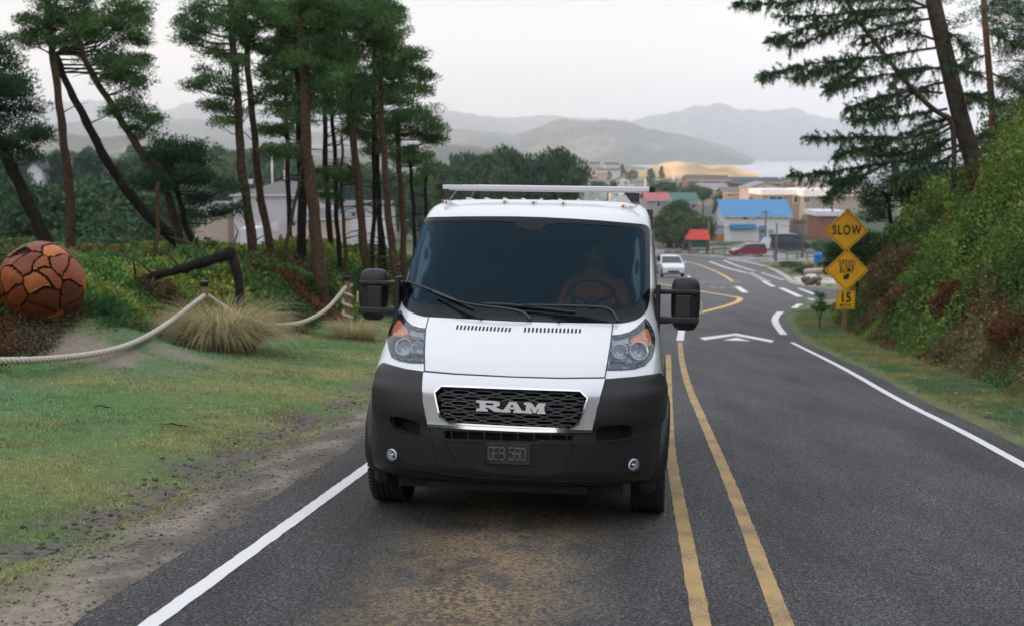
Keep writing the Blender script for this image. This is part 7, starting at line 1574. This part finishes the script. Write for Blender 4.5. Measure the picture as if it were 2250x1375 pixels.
def far_trees(x0, x1, t0, t1, Y0, Y1, n, kinds, wide=1.0, hmin=2.5, hmax=16):
    for i in range(n):
        px = x0+(x1-x0)*(i+_r.random())/n; py = _r.uniform(t0, t1); Y = _r.uniform(Y0, Y1); p = at(px, py, Y); g = Gf(p.x, Y); h = min(hmax, max(hmin, p.z-g)); k = _r.choice(kinds)
        if bool(inside(RP, np.array([p.x]), np.array([Y]))[0]): continue
        o = copy_tree(protos[k]) if used[k] else protos[k]; used[k] = True; o.location = (p.x, Y, g-.1 if h < hmax else p.z-h); w_ = h*wide*_r.uniform(.8,1.25); o.scale = (w_, w_, h); o.rotation_euler = (0,0,_r.random()*6.3); o['label'] = LB[k]
far_trees(40, 350, 380, 430, 80, 112, 13, [0,0,1], 1.0); far_trees(150, 330, 465, 490, 68, 78, 7, [0,1], 1.1, 2)
far_trees(-20, 470, 335, 372, 150, 240, 26, [0,1,2], .8, 4, 18); far_trees(-20, 640, 322, 342, 300, 480, 34, [0,1,2], .7, 5, 20)
far_trees(440, 660, 328, 352, 240, 330, 14, [0,1,2], .8, 5, 18); far_trees(420, 660, 520, 560, 58, 74, 11, [0,1], 1.3, 1.5)
far_trees(0, 260, 500, 530, 50, 66, 9, [0,1], 1.3, 1.2); far_trees(690, 980, 460, 540, 60, 90, 20, [0,1,2], 1.0, 2)
far_trees(640, 980, 345, 395, 180, 300, 18, [0,1,2], .8, 4, 16); far_trees(975, 1225, 308, 345, 172, 186, 12, [0,0,1], .55, 5, 21); far_trees(965, 1250, 345, 385, 170, 195, 14, [0,1,2], .7, 4, 18)
far_trees(1455, 1545, 436, 475, 190, 212, 10, [0,1,1], 1.0, 3, 9); far_trees(1460, 1540, 475, 500, 186, 205, 8, [1,1,0], 1.3, 2)
far_trees(1235, 1510, 394, 416, 330, 620, 30, [0,1,1,2], 1.0, 4, 9); far_trees(1690, 1760, 402, 420, 262, 272, 3, [1,0], 1, 3, 9); far_trees(1510, 1740, 404, 418, 300, 420, 10, [1,0], 1, 3, 7)
far_trees(1795, 1890, 515, 545, 150, 185, 8, [1], 1.6, 1.2); far_trees(1235, 1500, 362, 380, 700, 950, 12, [1,1,2], 1.2, 4, 8)
far_trees(1690, 1800, 567, 577, 95, 130, 6, [1], 2.2, .7)
for i, (px_, py_) in enumerate(((1715,590),(1745,592),(1770,606),(1776,590),(1800,600))):
    p = hit(px_, py_); tuft('grass_tuft', f'pale dune grass on the island beside the junction, {ORD[i]} clump from the left', p.x, p.y, 3.2, 4, 420, 1.0, [(.30,.27,.17),(.22,.22,.12),(.38,.33,.2)], 120+i, width=.05, group='dune grass on the junction island')
# twigs lying on the lawn
for i, (px_, py_, w_, lb) in enumerate(((228,922,48,'dark forked twig lying on the lawn'),(172,952,10,'short pale twig on the lawn'),(385,950,60,'thin brown stick beside the stony ditch'))):
    p = hit(px_, py_); s = p.y/FPX; z = Gf(p.x, p.y)+.015; mb = MB(); a = w_*s/2
    mb.tube([(p.x-a,p.y+.05,z),(p.x-a*.3,p.y+.02,z+.02),(p.x+a*.3,p.y-.03,z+.012),(p.x+a,p.y-.02,z)],[.004,.007,.006,.003],5); mb.tube([(p.x+a*.3,p.y-.03,z+.012),(p.x+a*.8,p.y-.1,z+.03)],[.005,.002],5); tag(mb.build('twig', BARKD if i != 1 else BARKG, None, smooth=True), lb, 'twig')
# ---------------- haze ----------------
m = bpy.data.materials.new('haze'); m.use_nodes = True; n = m.node_tree; n.nodes.clear(); o_ = node(n, 'ShaderNodeOutputMaterial'); v_ = node(n, 'ShaderNodeVolumePrincipled')
v_.inputs['Color'].default_value = (.84,.905,1,1); v_.inputs['Density'].default_value = .00021; v_.inputs['Anisotropy'].default_value = .2; n.links.new(v_.outputs[0], o_.inputs['Volume'])
mb = MB(); mb.box((0, 4700, 235), (17000, 10400, 520)); tag(mb.build('haze', m), kind='stuff')
